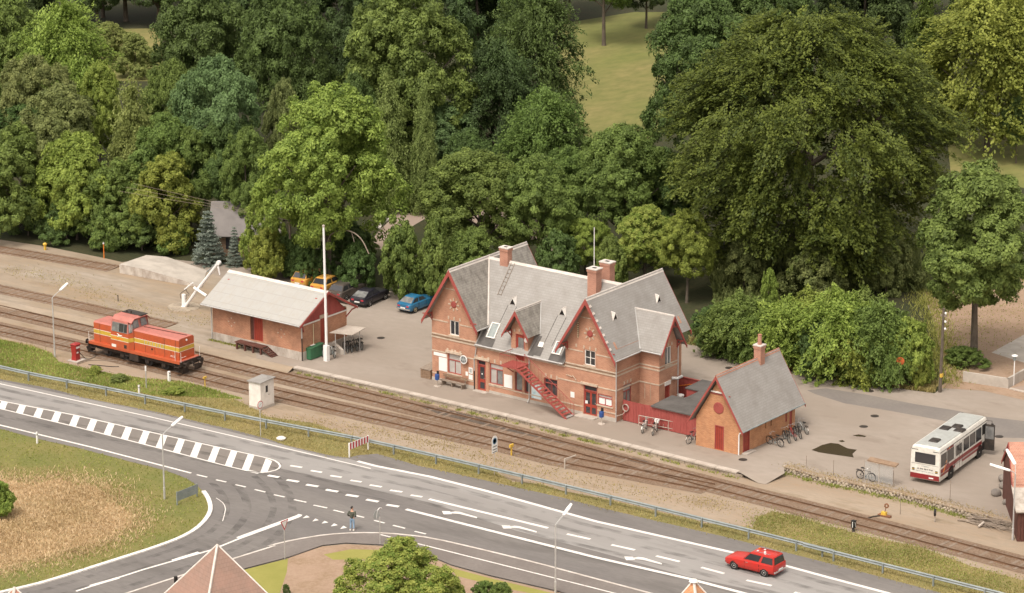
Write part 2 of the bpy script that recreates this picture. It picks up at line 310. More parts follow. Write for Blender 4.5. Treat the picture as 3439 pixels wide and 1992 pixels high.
paintm('buswhite', (0.76,0.73,0.67), 0.35); paintm('busroof', (0.40,0.41,0.395), 0.5); paintm('busred', (0.24,0.010,0.016), 0.35); paintm('orange', (0.78,0.22,0.03), 0.4)
paintm('pumpred', (0.33,0.02,0.02), 0.4); paintm('dumpgreen', (0.035,0.16,0.075), 0.55); paintm('binblue', (0.012,0.065,0.26), 0.5); paintm('yellow', (0.70,0.45,0.06), 0.5); paintm('signred', (0.50,0.03,0.05), 0.5); paintm('signblue', (0.10,0.25,0.42), 0.5); paintm('signgrey', (0.38,0.40,0.40), 0.5); paintm('signorange', (0.62,0.13,0.03), 0.5)
tw = bpy.data.materials.new('tyrewear'); tw.use_nodes = True; t_ = tw.node_tree; b_ = t_.nodes["Principled BSDF"]; b_.inputs["Base Color"].default_value = (.085,.078,.073,1); b_.inputs["Roughness"].default_value = .7
_g = N(t_, "ShaderNodeNewGeometry"); _m = N(t_, "ShaderNodeMapping"); _m.inputs["Scale"].default_value = (.55,1.0,1); _n = N(t_, "ShaderNodeTexNoise"); _n.inputs["Scale"].default_value = 1.2; _n.inputs["Detail"].default_value = 5; _q = N(t_, "ShaderNodeMapRange"); _q.inputs[1].default_value = .42; _q.inputs[2].default_value = .72; _q.inputs[4].default_value = .36
lk(t_, _g.outputs["Position"], _m.inputs[0]); lk(t_, _m.outputs[0], _n.inputs["Vector"]); lk(t_, _n.outputs[0], _q.inputs[0]); lk(t_, _q.outputs[0], b_.inputs["Alpha"]); MT['tyrewear'] = tw
def text(s, size, mtl, parent, M, name='lettering', ext=0.003):
    cu = bpy.data.curves.new(name, 'FONT'); cu.body = s; cu.size = size; cu.extrude = ext; cu.align_x = 'CENTER'; cu.align_y = 'CENTER'; cu.resolution_u = 2
    o = bpy.data.objects.new(name, cu); me = bpy.data.meshes.new_from_object(o); bpy.data.objects.remove(o); o = bpy.data.objects.new(name, me); COL.objects.link(o)
    me.materials.clear(); me.materials.append(MT[mtl]); o.parent = parent; o.matrix_local = M; return o
# ================================================================== SETTING
def G(pts, z): return [tuple(P(u, v, z)) for u, v in pts]
def flat(name, pts, z, mtl, kind='structure', parent=None):
    o = MB().sheet([(p[0], p[1], z) for p in pts]).build(name, mtl, parent)
    if o.data.polygons[0].normal.z < 0: o.data.flip_normals()
    if kind and parent is None: o['kind'] = kind
    return o
tag(MB().sheet([(-900,-700,GZ-.01),(900,-700,GZ-.01),(900,900,GZ-.01),(-900,900,GZ-.01)]).build('ground', 'dirt'), kind='structure')

# --- yard: everything beyond the platform edge, one level up
edge_l = [tuple(p) for p in G(a1([(0,20),(940,215),(1925,440)]) + a2([(0,10)]), 0)]
edge_p = [tuple(p) for p in G(a2([(370,95),(1500,350),(2520,585)]) + a3([(2250,700)]), 0)]
ramp_tip = P(*z8([(1880,355)])[0], GZ); ramp_mid = P(*z8([(1805,340)])[0], GZ+.02); ramp_back = P(*z8([(2060,248)])[0], -0.02)
wall_top = [tuple(p) for p in G(a4([(150,190),(500,290),(850,360),(1290,455),(1700,560),(2000,640),(2300,720),(2600,800)]), 0)]
far = 900.0
d0 = Vector(edge_l[0]) - Vector(edge_l[1])
lead = tuple(Vector(edge_l[0]) + d0*12)
bound = [lead] + edge_l + edge_p
tailpt = (wall_top[-1][0]+800, wall_top[-1][1]-30, 0)
yard = MB()
yard.sheet([*bound, tuple(ramp_back), *wall_top, tailpt, (900, far, 0), (-900, far, 0), (-900, lead[1]+100, 0)])
yo = yard.build('yard', 'yard'); yo['kind'] = 'structure'
# earth bank where the yard runs down to the line without a platform wall
bank = MB(); pl = [lead] + edge_l + edge_p[:1]
Lb, Rb = strip(pl, 0.02, -0.9, 0)
for i in range(len(pl)-1): bank.add([(Lb[i].x, Lb[i].y, -.002), (Lb[i+1].x, Lb[i+1].y, -.002), (Rb[i+1].x, Rb[i+1].y, GZ-.02), (Rb[i].x, Rb[i].y, GZ-.02)], [(0,1,2,3)])
tag(bank.build('earth_bank', 'leftyard'), kind='structure')
rp = MB(); e1 = edge_p[-1]
rp.add([e1, tuple(ramp_mid), tuple(ramp_tip), tuple(ramp_back)], [(0,1,2,3)])
tag(rp.build('platform_ramp', 'yard'), kind='structure')
# left goods yard surface, dark road band, lawn, forest floor, paths
flat('goods_yard_ground', [lead] + [(p[0], p[1]+.05) for p in edge_l] + [P(620,800), P(560,690), P(520,672), P(400,640), P(300,645), P(250,634), P(110,606), P(0,590), P(-300,530), (lead[0], lead[1]+60)], 0.004, 'leftyard')
flat('road_band', [P(*q) for q in z5([(15,458),(110,448),(300,478),(560,528),(740,556),(910,590),(1088,610),(1500,690),(1500,790),(1088,695),(940,690),(700,610),(420,558),(200,522),(60,478)])], 0.004, 'asphalt_dark')
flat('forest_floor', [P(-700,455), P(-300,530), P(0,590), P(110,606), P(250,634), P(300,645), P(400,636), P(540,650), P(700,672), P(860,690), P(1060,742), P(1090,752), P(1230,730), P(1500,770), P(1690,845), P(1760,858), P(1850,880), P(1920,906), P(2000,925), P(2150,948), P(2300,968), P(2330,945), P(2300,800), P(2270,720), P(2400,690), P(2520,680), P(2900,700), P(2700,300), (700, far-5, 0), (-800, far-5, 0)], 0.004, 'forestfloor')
flat('soil_patch', [P(2310,955), P(2330,940), P(2300,800), P(2275,720), P(2400,690), P(2520,680), P(2800,700), P(2800,1010), P(2520,985), P(2420,962)], 0.008, 'soil')
flat('lawn', [P(1370,60), P(1560,30), P(1700,30), P(1640,200), P(1620,345), P(1440,350), P(1380,250)], 0.008, 'lawn')
flat('lawn', [P(2330,330), P(2560,300), P(2800,420), P(2560,470), P(2340,430)], 0.008, 'lawn')
flat('lawn', [P(215,72), P(400,70), P(400,200), P(225,200)], 0.008, 'lawn')
flat('path', [P(900,612), P(935,566), P(980,524), P(1075,497), P(1180,490), P(1300,530), P(1420,585), P(1450,612), P(1400,642), P(1300,585), P(1150,545), P(1065,527), P(1010,560), P(960,615)], 0.012, 'path')
flat('footpath', [P(2440,868), P(2520,824), P(2700,730), P(2800,800), P(2520,893)], 0.012, 'concrete')
kb = ribbon(smooth_line([P(930,563), P(978,521), P(1075,495), P(1180,488)], 2), 0.5, 0.13, 0.14).build('kerb', 'kerbstone'); kb['kind'] = 'structure'
flat('puddle', [P(*q) for q in z5([(38,753),(90,728),(132,718),(170,722),(215,745),(262,752),(240,772),(246,790),(190,782),(120,772),(75,765)])], 0.006, 'puddle')
flat('puddle', [P(*q) for q in z5([(240,680),(270,676),(310,684),(300,689),(262,686)])], 0.006, 'puddle')
flat('puddle', [P(*q) for q in z5([(170,708),(190,704),(203,711),(185,715)])], 0.006, 'puddle')

# --- platform edge wall: stones and coping
pw = T('platform_wall', 'low stone block wall with pale coping along the station platform edge', 'wall', edge_p[0])
o0 = Vector(edge_p[0])
def along(pts):
    L = [0.0]
    for a, b in zip(pts[:-1], pts[1:]): L.append(L[-1] + (Vector(b)-Vector(a)).length)
    def at(s):
        s = max(0, min(L[-1], s))
        for i in range(len(L)-1):
            if s <= L[i+1] or i == len(L)-2:
                a, b = Vector(pts[i]), Vector(pts[i+1]); d = (b-a).normalized(); return a + d*(s-L[i]), d
    return at, L[-1]
at, LEN = along(edge_p)
bk = MB()
for i in range(int(LEN)):
    a, d = at(i); b, _ = at(min(i+1, LEN)); nrm = Vector((-d.y, d.x, 0))
    bk.prism([a-o0+nrm*.02+Vector((0,0,GZ-.1)), b-o0+nrm*.02+Vector((0,0,GZ-.1)), b-o0+nrm*.02+Vector((0,0,-.12)), a-o0+nrm*.02+Vector((0,0,-.12))], nrm*.3)
bk.build('core', 'joint', pw)
s = 0.0; stonemeshes = {}
blocks = []
while s < LEN-.2:
    w = random.choice((.55,.7,.85,1.0,1.25)); a, d = at(s+w/2); ang = math.atan2(d.y, d.x)
    if random.random() < .55: blocks.append((a, ang, w, GZ-.12, -.125))
    else: blocks += [(a, ang, w, GZ-.12, -.26), (a, ang, w, -.255, -.125)]
    s += w
for a, ang, w, zl, zh in blocks:
    key = (round(w,2), round(zh-zl,2))
    if key not in stonemeshes:
        o = B(-w/2+.012, w/2-.012, -.05, .2, 0, zh-zl).build('stone', 'stone', pw, bevel=.02); stonemeshes[key] = o.data
    else:
        o = bpy.data.objects.new('stone', stonemeshes[key]); COL.objects.link(o); o.parent = pw
    o.location = a - o0 + Vector((random.uniform(-.01,.01), random.uniform(-.02,.02), zl)); o.rotation_euler = (0,0,ang)
s = 0.0; cmesh = B(-.985,.985,-.10,.42,-.12,.014).build('coping_stone', 'coping', pw, bevel=.015); first = True
while s < LEN-.5:
    a, d = at(s+1); o = cmesh if first else bpy.data.objects.new('coping_stone', cmesh.data)
    if not first: COL.objects.link(o); o.parent = pw
    first = False; o.location = a-o0; o.rotation_euler = (0,0,math.atan2(d.y,d.x)); s += 2.0

# --- rubble retaining wall below the bus yard
rw = T('retaining_wall', 'rough fieldstone retaining wall below the bus yard', 'wall', wall_top[0]); o0 = Vector(wall_top[0])
at, LEN = along(wall_top); LEN = min(LEN, 27.5)
cr = MB(); n = 24
for i in range(n):
    a, d = at(LEN*i/n); b, _ = at(LEN*(i+1)/n); nrm = Vector((-d.y, d.x, 0)); sl_ = -nrm*.22
    cr.add([a-o0+Vector((0,0,-.03)), b-o0+Vector((0,0,-.03)), b-o0+sl_+Vector((0,0,GZ-.05)), a-o0+sl_+Vector((0,0,GZ-.05)), a-o0+nrm*.4+Vector((0,0,-.03)), b-o0+nrm*.4+Vector((0,0,-.03))], [(0,1,2,3),(0,4,5,1)])
cr.build('core', 'joint', rw)
def pebble(r, seed, flat_=.8):
    rr = random.Random(seed); bm = bmesh.new(); bmesh.ops.create_icosphere(bm, subdivisions=1, radius=r)
    for v in bm.verts: v.co *= 1 + rr.uniform(-.16,.16); v.co.z *= flat_
    me = bpy.data.meshes.new('stone'); bm.to_mesh(me); bm.free(); return me
pms = [pebble(.13, i) for i in range(6)]
for me in pms: me.materials.append(MT['stone'])
s = .1
while s < LEN:
    for row in range(3):
        a, d = at(s + (row % 2)*.12 + random.uniform(-.03,.03)); nrm = Vector((-d.y, d.x, 0)); k = row/2.0
        o = bpy.data.objects.new('stone', random.choice(pms)); COL.objects.link(o); o.parent = rw
        o.location = a - o0 - nrm*(.24 - .2*k) + Vector((0,0,GZ+.02+k*.28+random.uniform(-.02,.02))); o.rotation_euler = (random.uniform(0,6),)*3; sc = random.uniform(.6,1.3); o.scale = (sc*1.15, sc, sc)
    s += .31
cs = MB()
L_, R_ = strip([Vector(at(LEN*i/40)[0]) for i in range(41)], -.12, .5, 0)
for i in range(40): cs.add([(L_[i]-o0)+Vector((0,0,.012)), (L_[i+1]-o0)+Vector((0,0,.012)), (R_[i+1]-o0)+Vector((0,0,.012)), (R_[i]-o0)+Vector((0,0,.012)), (L_[i]-o0)-Vector((0,0,.07)), (L_[i+1]-o0)-Vector((0,0,.07))], [(0,1,2,3),(0,4,5,1)])
cs.build('coping', 'dirt', rw)

# --- tracks
RZ = GZ + 0.14
def track(pts, name='railway_track', ballast='ballast', sl_from=0, sl_z=0.004, sl_mat='sleeper', bw=3.1, step=.65, dz=0.0):
    line = [Vector((p[0], p[1], 0)) for p in pts]
    tr = bpy.data.objects.new(name, None); COL.objects.link(tr); tr['kind'] = 'structure'
    ribbon(densify(line, 6), bw, GZ+.006+dz).build('ballast_bed', ballast, tr)
    for sgn in (-1, 1):
        L, Rr = strip(densify(line, 4), sgn*.7175-.075*sgn*0, sgn*.7175+.0001, 0)
        c = [Vector((p.x, p.y, 0)) for p in L]
        mb = MB()
        for off, w, zl, zh in ((0, .13, .0, .02), (0, .03, .02, .10)):
            A, Bq = strip(c, -w/2, w/2, 0); mb.loft([[a+Vector((0,0,GZ+zl)), a+Vector((0,0,GZ+zh)), b+Vector((0,0,GZ+zh)), b+Vector((0,0,GZ+zl))] for a, b in zip(A, Bq)])
        r = mb.build('rail', 'rail', tr)
        A, Bq = strip(c, -.036, .036, 0); MB().loft([[a+Vector((0,0,GZ+.102)), a+Vector((0,0,GZ+.14)), b+Vector((0,0,GZ+.14)), b+Vector((0,0,GZ+.102))] for a, b in zip(A, Bq)]).build('rail_head', 'railhead', r)
    at, LEN = along([tuple(p) for p in line]); s = .3; sm = None; cnt = 0
    while s < LEN and cnt < 290:
        p, d = at(s)
        if sm is None: o = B(-.12,.12,-1.22,1.22,-.1,0).build('sleeper', sl_mat, tr); sm = o.data
        else: o = bpy.data.objects.new('sleeper', sm); COL.objects.link(o); o.parent = tr
        o.location = (p.x, p.y, GZ + sl_z + random.uniform(-.012,.024)+dz); o.rotation_euler = (0,0,math.atan2(d.y,d.x)+random.uniform(-.02,.02)); s += step; cnt += 1
    return tr
def mid(a, b, z=RZ): return [tuple((P(*p, z)+P(*q, z))/2) for p, q in zip(a, b)]
def ext(pts, l0, l1):
    p = [Vector(q) for q in pts]; return [p[0]+(p[0]-p[1]).normalized()*l0] + p + [p[-1]+(p[-1]-p[-2]).normalized()*l1]
far1 = a1([(0,70),(940,287)]) + a2([(0,85),(1260,375),(2520,690)]) + a3([(1300,615),(2500,895)]) + a4([(300,515),(1260,775),(2520,1105)])
# centre lines follow the far rail and sit half a gauge towards the road
def half_off(pix, side, z=RZ):
    p = [Vector(P(u, v, z)) for u, v in pix]; L, _ = strip(p, side*.7175, 0, 0); return [(q.x, q.y, 0) for q in L]
t1 = half_off(a1([(0,70),(940,287)]) + a2([(0,85),(1260,380),(2520,690)]) + a3([(1500,640),(2500,893)]) + a4([(1260,775),(2520,1105)]), -1)
t1 = ext([t1[0]] + [tuple(q) for q in t1[1:]], 60, 60)
track(smooth_line(t1, 6))
t2 = half_off(a1([(0,260),(890,462)]) + a2([(180,308),(1300,560),(2520,830)]) + a3([(500,518),(1300,668)]), -1)
t2 = ext(t2, 60, 6)
track(smooth_line(t2, 6), dz=0.003)
t3 = half_off(z3([(0,390),(620,520),(1440,700)]), -1, RZ); t3 = ext(t3, 60, 0)
# sidings in the goods yard lie sunk in the yard surface
def siding(pix):
    p = [Vector(P(u, v, .03)) for u, v in pix]; L, _ = strip(p, -.7175, 0, 0); line = ext([(q.x,q.y,0) for q in L], 70, 0)
    tr = bpy.data.objects.new('railway_siding', None); COL.objects.link(tr); tr['kind'] = 'structure'
    ribbon(densify(line, 6), 2.3, .009).build('ballast_bed', 'ballast', tr)
    for sgn in (-1, 1):
        L, _ = strip(densify(line, 5), sgn*.7175, 0, 0); ribbon(L, .07, .06, .06).build('rail', 'rail', tr)
    at, LEN = along([tuple(q) for q in line]); s = 20; sm = None
    while s < LEN:
        q, d = at(s)
        if sm is None: o = B(-.12,.12,-1.2,1.2,-.08,.0).build('sleeper', 'sleeper', tr); sm = o.data
        else: o = bpy.data.objects.new('sleeper', sm); COL.objects.link(o); o.parent = tr
        o.location = (q.x, q.y, .013+random.uniform(-.008,.008)); o.rotation_euler = (0,0,math.atan2(d.y,d.x)+random.uniform(-.03,.03)); s += .75
siding(z3([(0,390),(620,520),(1440,700)])); siding(z3([(0,70),(480,148),(975,232)]))
# oil-darkened ballast beside the platform
flat('oily_ballast', G(a2([(1500,440),(1800,560),(2520,735)]) + a3([(600,430),(1300,615),(1480,640)]) + a3([(1300,575),(900,485),(400,365),(0,270)]) + a2([(2200,590),(1800,500)]), GZ+.012), GZ+.0125, 'oily_ballast')

# --- road
nedge = z6([(-900,-470)]) + a1([(-300,740),(0,803),(430,880),(620,925),(830,985),(1150,1048)]) + z6([(1220,82),(1550,160),(1800,218),(2050,285)]) + a2([(300,868),(720,965),(905,990),(1000,965),(1190,950),(1600,1068),(2000,1155)]) + z8([(0,488),(330,575),(810,690),(1500,850),(2520,1110),(3600,1395)])
swedge = z6([(-900,-20),(0,205),(300,285),(600,352),(1000,457),(1250,520)])
curve = smooth_line([Vector(P(u, v, GZ)) for u, v in z6([(1250,520),(1400,575),(1500,635),(1575,715),(1607,800),(1592,870),(1520,955),(1400,1030),(1200,1108),(900,1205),(600,1300),(300,1390),(0,1460),(-400,1560),(-900,1700)])], .8)
sedge = z6([(-900,2300),(500,1720),(900,1595),(1400,1420),(1865,1280),(2200,1193)]) + z7([(420,880),(600,862),(900,878),(1230,955),(1410,1030),(1700,1110),(2200,1225),(2600,1330),(4600,1880)])
Gn, Gsw, Gs = G(nedge, GZ), G(swedge, GZ), G(sedge, GZ)
road = flat('road', Gn[::-1] + Gsw + [tuple(p) for p in curve] + Gs, GZ+.008, 'asphalt')
nline = z7([(690,228),(830,265),(1240,345),(1700,462),(2520,690)]) + z8([(1560,995),(2520,1245),(3600,1530)])
flat('worn_lane', [q for q in G(a1([(-800,700),(-300,760),(0,820)]) + z6([(1220,95),(2050,300)]) + a2([(720,985),(905,1000)]) + nline[1:] + z8([(3600,1740),(1150,1225)]) + z7([(2520,920),(1900,760),(1240,545),(100,285)]) + z6([(2150,470),(2000,415),(1200,232),(0,-12),(-800,-180)]), GZ)], GZ+.012, 'asphalt_worn', parent=road)
MZ = GZ+.017
def mark(pix, w, name='line_marking', sm=False, z=MZ, h=0, mtl='paint'):
    pts = [Vector(P(u, v, GZ)) for u, v in pix]; pts = smooth_line(pts, 1.5) if sm else densify(pts, 5)
    return ribbon(pts, w, z, h).build(name, mtl, road)
mark(a1([(-400,762),(0,848),(1470,1172)]) + z7([(0,97),(790,285)]), .13)
mark(nline[:-2] + z8([(1560,995),(2030,1112),(2520,1245),(3600,1530)]), .32)
def dashes(rows, w):
    for a, b in rows: mark([a, b], w, 'dash')
dashes([z7(p) for p in ([(172,262),(262,276)],[(330,300),(415,314)],[(480,339),(567,352)],[(635,375),(720,388)],[(783,411),(875,426)],[(940,451),(1033,465)],[(1098,489),(1187,503)],[(2300,788),(2480,828)])], .27)
mark(z7([(1240,520),(2155,742)]), .3)
dashes([z8(p) for p in ([(430,925),(650,974)],[(850,1030),(1070,1083)],[(1275,1138),(1490,1195)],[(1700,1258),(1935,1310)],[(2150,1372),(2380,1430)])], .27)
dashes([z7(p) for p in ([(-155,300),(-70,320)],[(0,337),(85,352)],[(145,371),(237,387)],[(295,408),(387,423)],[(445,447),(540,463)],[(600,486),(695,501)],[(757,523),(850,540)],[(913,563),(1007,578)])], .36)
mark(z7([(1062,598),(2520,968)]) + z8([(1150,1242),(1750,1400),(2600,1620)]), .34)
dashes([z7(p) for p in ([(45,486),(130,504)],[(200,524),(295,544)],[(350,566),(455,588)],[(503,604),(585,624)],[(675,646),(740,661)],[(817,684),(898,704)],[(962,721),(1055,745)],[(1128,768),(1215,788)])] + [z6(p) for p in ([(1502,557),(1583,576)],[(1650,596),(1728,613)],[(1798,633),(1877,651)],[(1945,670),(2027,690)])], .17)
mark(z6([(-900,-60),(0,178),(700,347),(1460,545)]), .2)
for tr_ in ([(265,668),(297,645),(322,660)],[(340,692),(365,670),(392,682)],[(412,708),(435,687),(465,700)],[(483,730),(508,707),(540,720)],[(555,750),(580,725),(608,740)]):
    flat('give_way_triangle', G(z7(tr_), GZ), MZ, 'paint', parent=road)
for off in (z7, lambda q: z7([(x+459, y+110+.0*x) for x, y in q]), lambda q: z8([(550+(x-1338)*1.31, 1036+(y-612)*1.36) for x, y in q])):
    flat('turn_arrow', G(off([(1338,612),(1405,614),(1398,621),(1440,615),(1480,620),(1609,658),(1607,667),(1470,633),(1408,629),(1418,635),(1352,637)]), GZ), MZ, 'paint', parent=road)
# hatched island
top = [Vector(P(u, v, GZ)) for u, v in z6([(-900,-200),(0,-8),(560,100),(1200,243),(1700,355),(2000,420)])]; bot = [Vector(P(u, v, GZ)) for u, v in z6([(-900,-165),(0,52),(560,187),(1200,350),(1700,482),(1900,530)])]
nose = [Vector(P(u, v, GZ)) for u, v in z6([(2000,420),(2100,450),(2140,490),(2105,522),(2000,541),(1900,530)])]
mark(z6([(-900,-200),(0,-8),(560,100),(1200,243),(1700,355),(2000,420)]), .15); mark(z6([(-900,-165),(0,52),(560,187),(1200,350),(1700,482),(1900,530)]), .15)
ribbon(smooth_line(nose, .5), .15, MZ).build('line_marking', 'paint', road)
att, LT = along([tuple(p) for p in top]); atb, LB = along([tuple(p) for p in bot])
def yl(line, x):
    x = min(x, line[-1][0])
    for (x0, y0), (x1, y1) in zip(line[:-1], line[1:]):
        if x0 <= x <= x1: return y0 + (y1-y0)*(x-x0)/(x1-x0)
tl = [(-900,-200),(0,-8),(560,100),(1200,243),(1700,355),(2000,420),(2140,480)]; bl = [(-900,-165),(0,52),(560,187),(1200,350),(1700,482),(1900,530),(2000,541)]
xs = [-255,-120,12,150,285,422,562,695,828,962,1096,1230,1364,1495,1632,1765,1895,2030]
for x in xs:
    xb = x - 0.5*(yl(bl, x)-yl(tl, x))*.62; q = [(x, yl(tl, x)), (x+48, yl(tl, x+48)), (xb+44, yl(bl, min(1990, xb+44))), (xb-8, yl(bl, min(1990, xb-8)))]
    flat('hatching_bar', G(z6(q), GZ), MZ+.001, 'paint', parent=road)
flat('island_asphalt', [q for q in G(z6(tl[:-1]), GZ)] + [tuple(p) for p in smooth_line(nose, .5)] + G(z6(bl[:-1][::-1]), GZ), GZ+.0145, 'asphalt_dark', parent=road)
# side-road centre marking
mark(z6([(580,1447),(1100,1280),(1620,1130),(1810,1052),(2274,882)]) + z7([(255,645)]), .2); mark(z6([(1815,1040),(2274,872)]) + z7([(250,638)]), .34, z=MZ+.001); mark(z6([(690,1407),(905,1345)]), .34, z=MZ+.001); mark(z6([(1320,1212),(1520,1150)]), .34, z=MZ+.001)
mark(z6([(1650,735),(1700,770),(1722,820),(1700,912)]), .06, sm=True)
# raised kerb round the meadow corner, cycle path with kerb
ribbon(curve[6:], .32, GZ+.10, .14).build('kerb', 'paint', road)
kl = [Vector(P(u, v, GZ)) for u, v in z6([(-300,1880),(500,1622),(1000,1458),(1780,1205),(2100,1105)]) + z7([(0,890),(150,850),(400,806),(620,787),(860,786),(1100,805),(1350,845),(2000,1000),(2520,1138),(4600,1690)])]
kls = smooth_line(kl, 1.5)
ribbon(kls, .18, GZ+.09, .12).build('kerb', 'kerbstone', road)
cyc = flat('cycle_path', [(p.x, p.y) for p in kls] + [(p[0], p[1]) for p in Gs[:0:-1]] + [], GZ+.075, 'asphalt_red')
ribbon(densify([Vector(P(u, v, GZ+.08)) for u, v in z7([(860,790),(1230,880),(2520,1205),(4400,1690)])], 5), .14, GZ+.081).build('line_marking', 'paint', cyc)

# --- verges, meadow, garden
vn = z3([(-700,655),(0,822),(250,870),(420,935),(480,1010),(700,1065),(900,1105),(1180,1145),(1480,1165),(1720,1225)]) + a2([(0,510),(90,580),(380,622),(560,650),(860,745),(1000,792),(1230,852),(1600,935),(2000,1030),(2300,1085)]) + a3([(0,785),(280,806),(480,870),(700,912),(1000,972),(1400,1070),(1800,1160)]) + z8([(1300,720),(1760,760),(1800,660),(1950,610),(2200,660),(2520,765)]) + a4([(300,690),(600,785),(1000,890),(1500,988),(2000,1178),(2520,1320),(3600,1620)])
VN = G(vn, GZ)
flat('verge', VN + Gn[::-1], GZ-.002, 'verge')
flat('meadow', Gsw + [tuple(p) for p in curve] + [(-200,-260,GZ), (-400,-200,GZ), (-400,60,GZ)], GZ-.004, 'meadow')
drypoly = z6([(-400,480),(0,560),(220,600),(450,540),(600,600),(790,610),(960,760),(1100,870),(1100,950),(900,1080),(500,1190),(0,1330),(-400,1440)])
DRY = G(drypoly, GZ)
_c = sum((Vector(q) for q in DRY), Vector())/len(DRY); flat('dry_grass_ground', [_c+(Vector(q)-_c)*.86 for q in DRY], GZ+.001, 'drygrass_ground')
flat('garden_soil', G(z7([(130,962),(310,895),(600,868),(900,884),(1230,962),(1410,1036),(1700,1116),(2200,1232),(2600,1338),(2600,1700),(60,1700)]), GZ), GZ+.004, 'soil')
flat('garden_lawn', G(z6([(1300,1455),(1865,1282),(2200,1196),(2190,1300),(2130,1480),(2050,1700),(1200,1700)]), GZ), GZ+.005, 'garden_lawn')
flat('garden_lawn', G(z7([(430,945),(640,905),(930,912),(1000,960),(700,985),(500,985)]), GZ), GZ+.007, 'garden_lawn')
flat('garden_lawn', G(z7([(1400,1045),(1700,1125),(2200,1245),(2300,1300),(1800,1200),(1450,1110)]), GZ), GZ+.007, 'garden_lawn')

# tyre wear on the lanes and in the junction, manhole covers in the yard
nl_w = densify([Vector(P(u, v, GZ)) for u, v in a1([(-400,762),(0,848),(1470,1172)]) + nline], 3)
for off in (-1.0,-2.5,-4.7,-6.2):
    L_, _ = strip(nl_w, off, 0, 0); ribbon(L_, .55, GZ+.0155).build('tyre_wear', 'tyrewear', road)
for off, w_ in ((1.2,.5),(2.7,.6),(4.6,.5),(6.0,.6)):
    L_, _ = strip(curve[4:], off, 0, 0); L_ = [q for q in L_]; ribbon(L_, w_, GZ+.0135).build('tyre_wear', 'tyrewear', road)
for i, q in enumerate(z2([(1990,865)]) + z4([(610,455),(745,1355)]) + z5([(350,585),(295,637),(965,687),(325,462)])):
    c = P(*q); MB().lathe([(.34,0),(.34,.012),(.30,.013)], 14, Matrix.Translation((c[0], c[1], .001))).build('manhole_cover', 'blackmetal', yo)
# ================================================================== BUILDINGS
def fb(mb, pl, pos, a0, a1, z0, z1, d0, d1):
    if pl == 'y': return mb.box(a0, a1, pos-d1, pos-d0, z0, z1)
    return mb.box(pos+d0, pos+d1, a0, a1, z0, z1)
def skin(mb, pl, pos, a0, a1, z0, z1, ops, th):           # wall leaf with real openings
    A = sorted({a0, a1, *[min(max(o[i], a0), a1) for o in ops for i in (0, 1)]}); Zs = sorted({z0, z1, *[min(max(o[i], z0), z1) for o in ops for i in (2, 3)]})
    for i in range(len(A)-1):
        run = None
        for j in range(len(Zs)-1):
            ca, cz = (A[i]+A[i+1])/2, (Zs[j]+Zs[j+1])/2
            hole = any(o[0] < ca < o[1] and o[2] < cz < o[3] for o in ops)
            if not hole and run is None: run = Zs[j]
            if hole and run is not None: fb(mb, pl, pos, A[i], A[i+1], run, Zs[j], -th, 0); run = None
        if run is not None: fb(mb, pl, pos, A[i], A[i+1], run, Zs[-1], -th, 0)
def window(par, pl, pos, a0, a1, z0, z1, frame='redpaint', pane='glass', nv=2, nh=0, fw=.07, rec=.12, transom=None, sill=True, name='window', sillmat='lightstone'):
    w = MB()
    for q in ((a0,a0+fw,z0,z1),(a1-fw,a1,z0,z1),(a0+fw,a1-fw,z0,z0+fw),(a0+fw,a1-fw,z1-fw,z1)): fb(w, pl, pos, *q, -rec, -rec+.07)
    w = w.build(name, frame, par)
    bars = MB(); top = z1-fw
    if transom: fb(bars, pl, pos, a0+fw, a1-fw, transom-.04, transom+.04, -rec, -rec+.06); top = transom-.04
    for i in range(1, nv): c = a0 + (a1-a0)*i/nv; fb(bars, pl, pos, c-.03, c+.03, z0+fw, top, -rec, -rec+.055)
    for i in range(1, nh+1): c = z0+fw + (top-z0-fw)*i/(nh+1); fb(bars, pl, pos, a0+fw, a1-fw, c-.02, c+.02, -rec, -rec+.05)
    if bars.v: bars.build('glazing_bar', frame, w)
    xs = [a0+fw] + [a0+(a1-a0)*i/nv for i in range(1, nv)] + [a1-fw]
    for i in range(nv): fb(MB(), pl, pos, xs[i]+.001, xs[i+1]-.001, z0+fw, top, -rec-.03, -rec+.015).build('pane', pane if isinstance(pane, str) else pane[i % len(pane)], w)
    if transom: fb(MB(), pl, pos, a0+fw, a1-fw, transom+.04, z1-fw, -rec-.03, -rec+.015).build('pane', 'blind' if pane != 'glass' else 'glass', w)
    if sill: fb(MB(), pl, pos, a0-.08, a1+.08, z0-.10, z0-.005, -.02, .07).build('sill', sillmat, w)
    return w
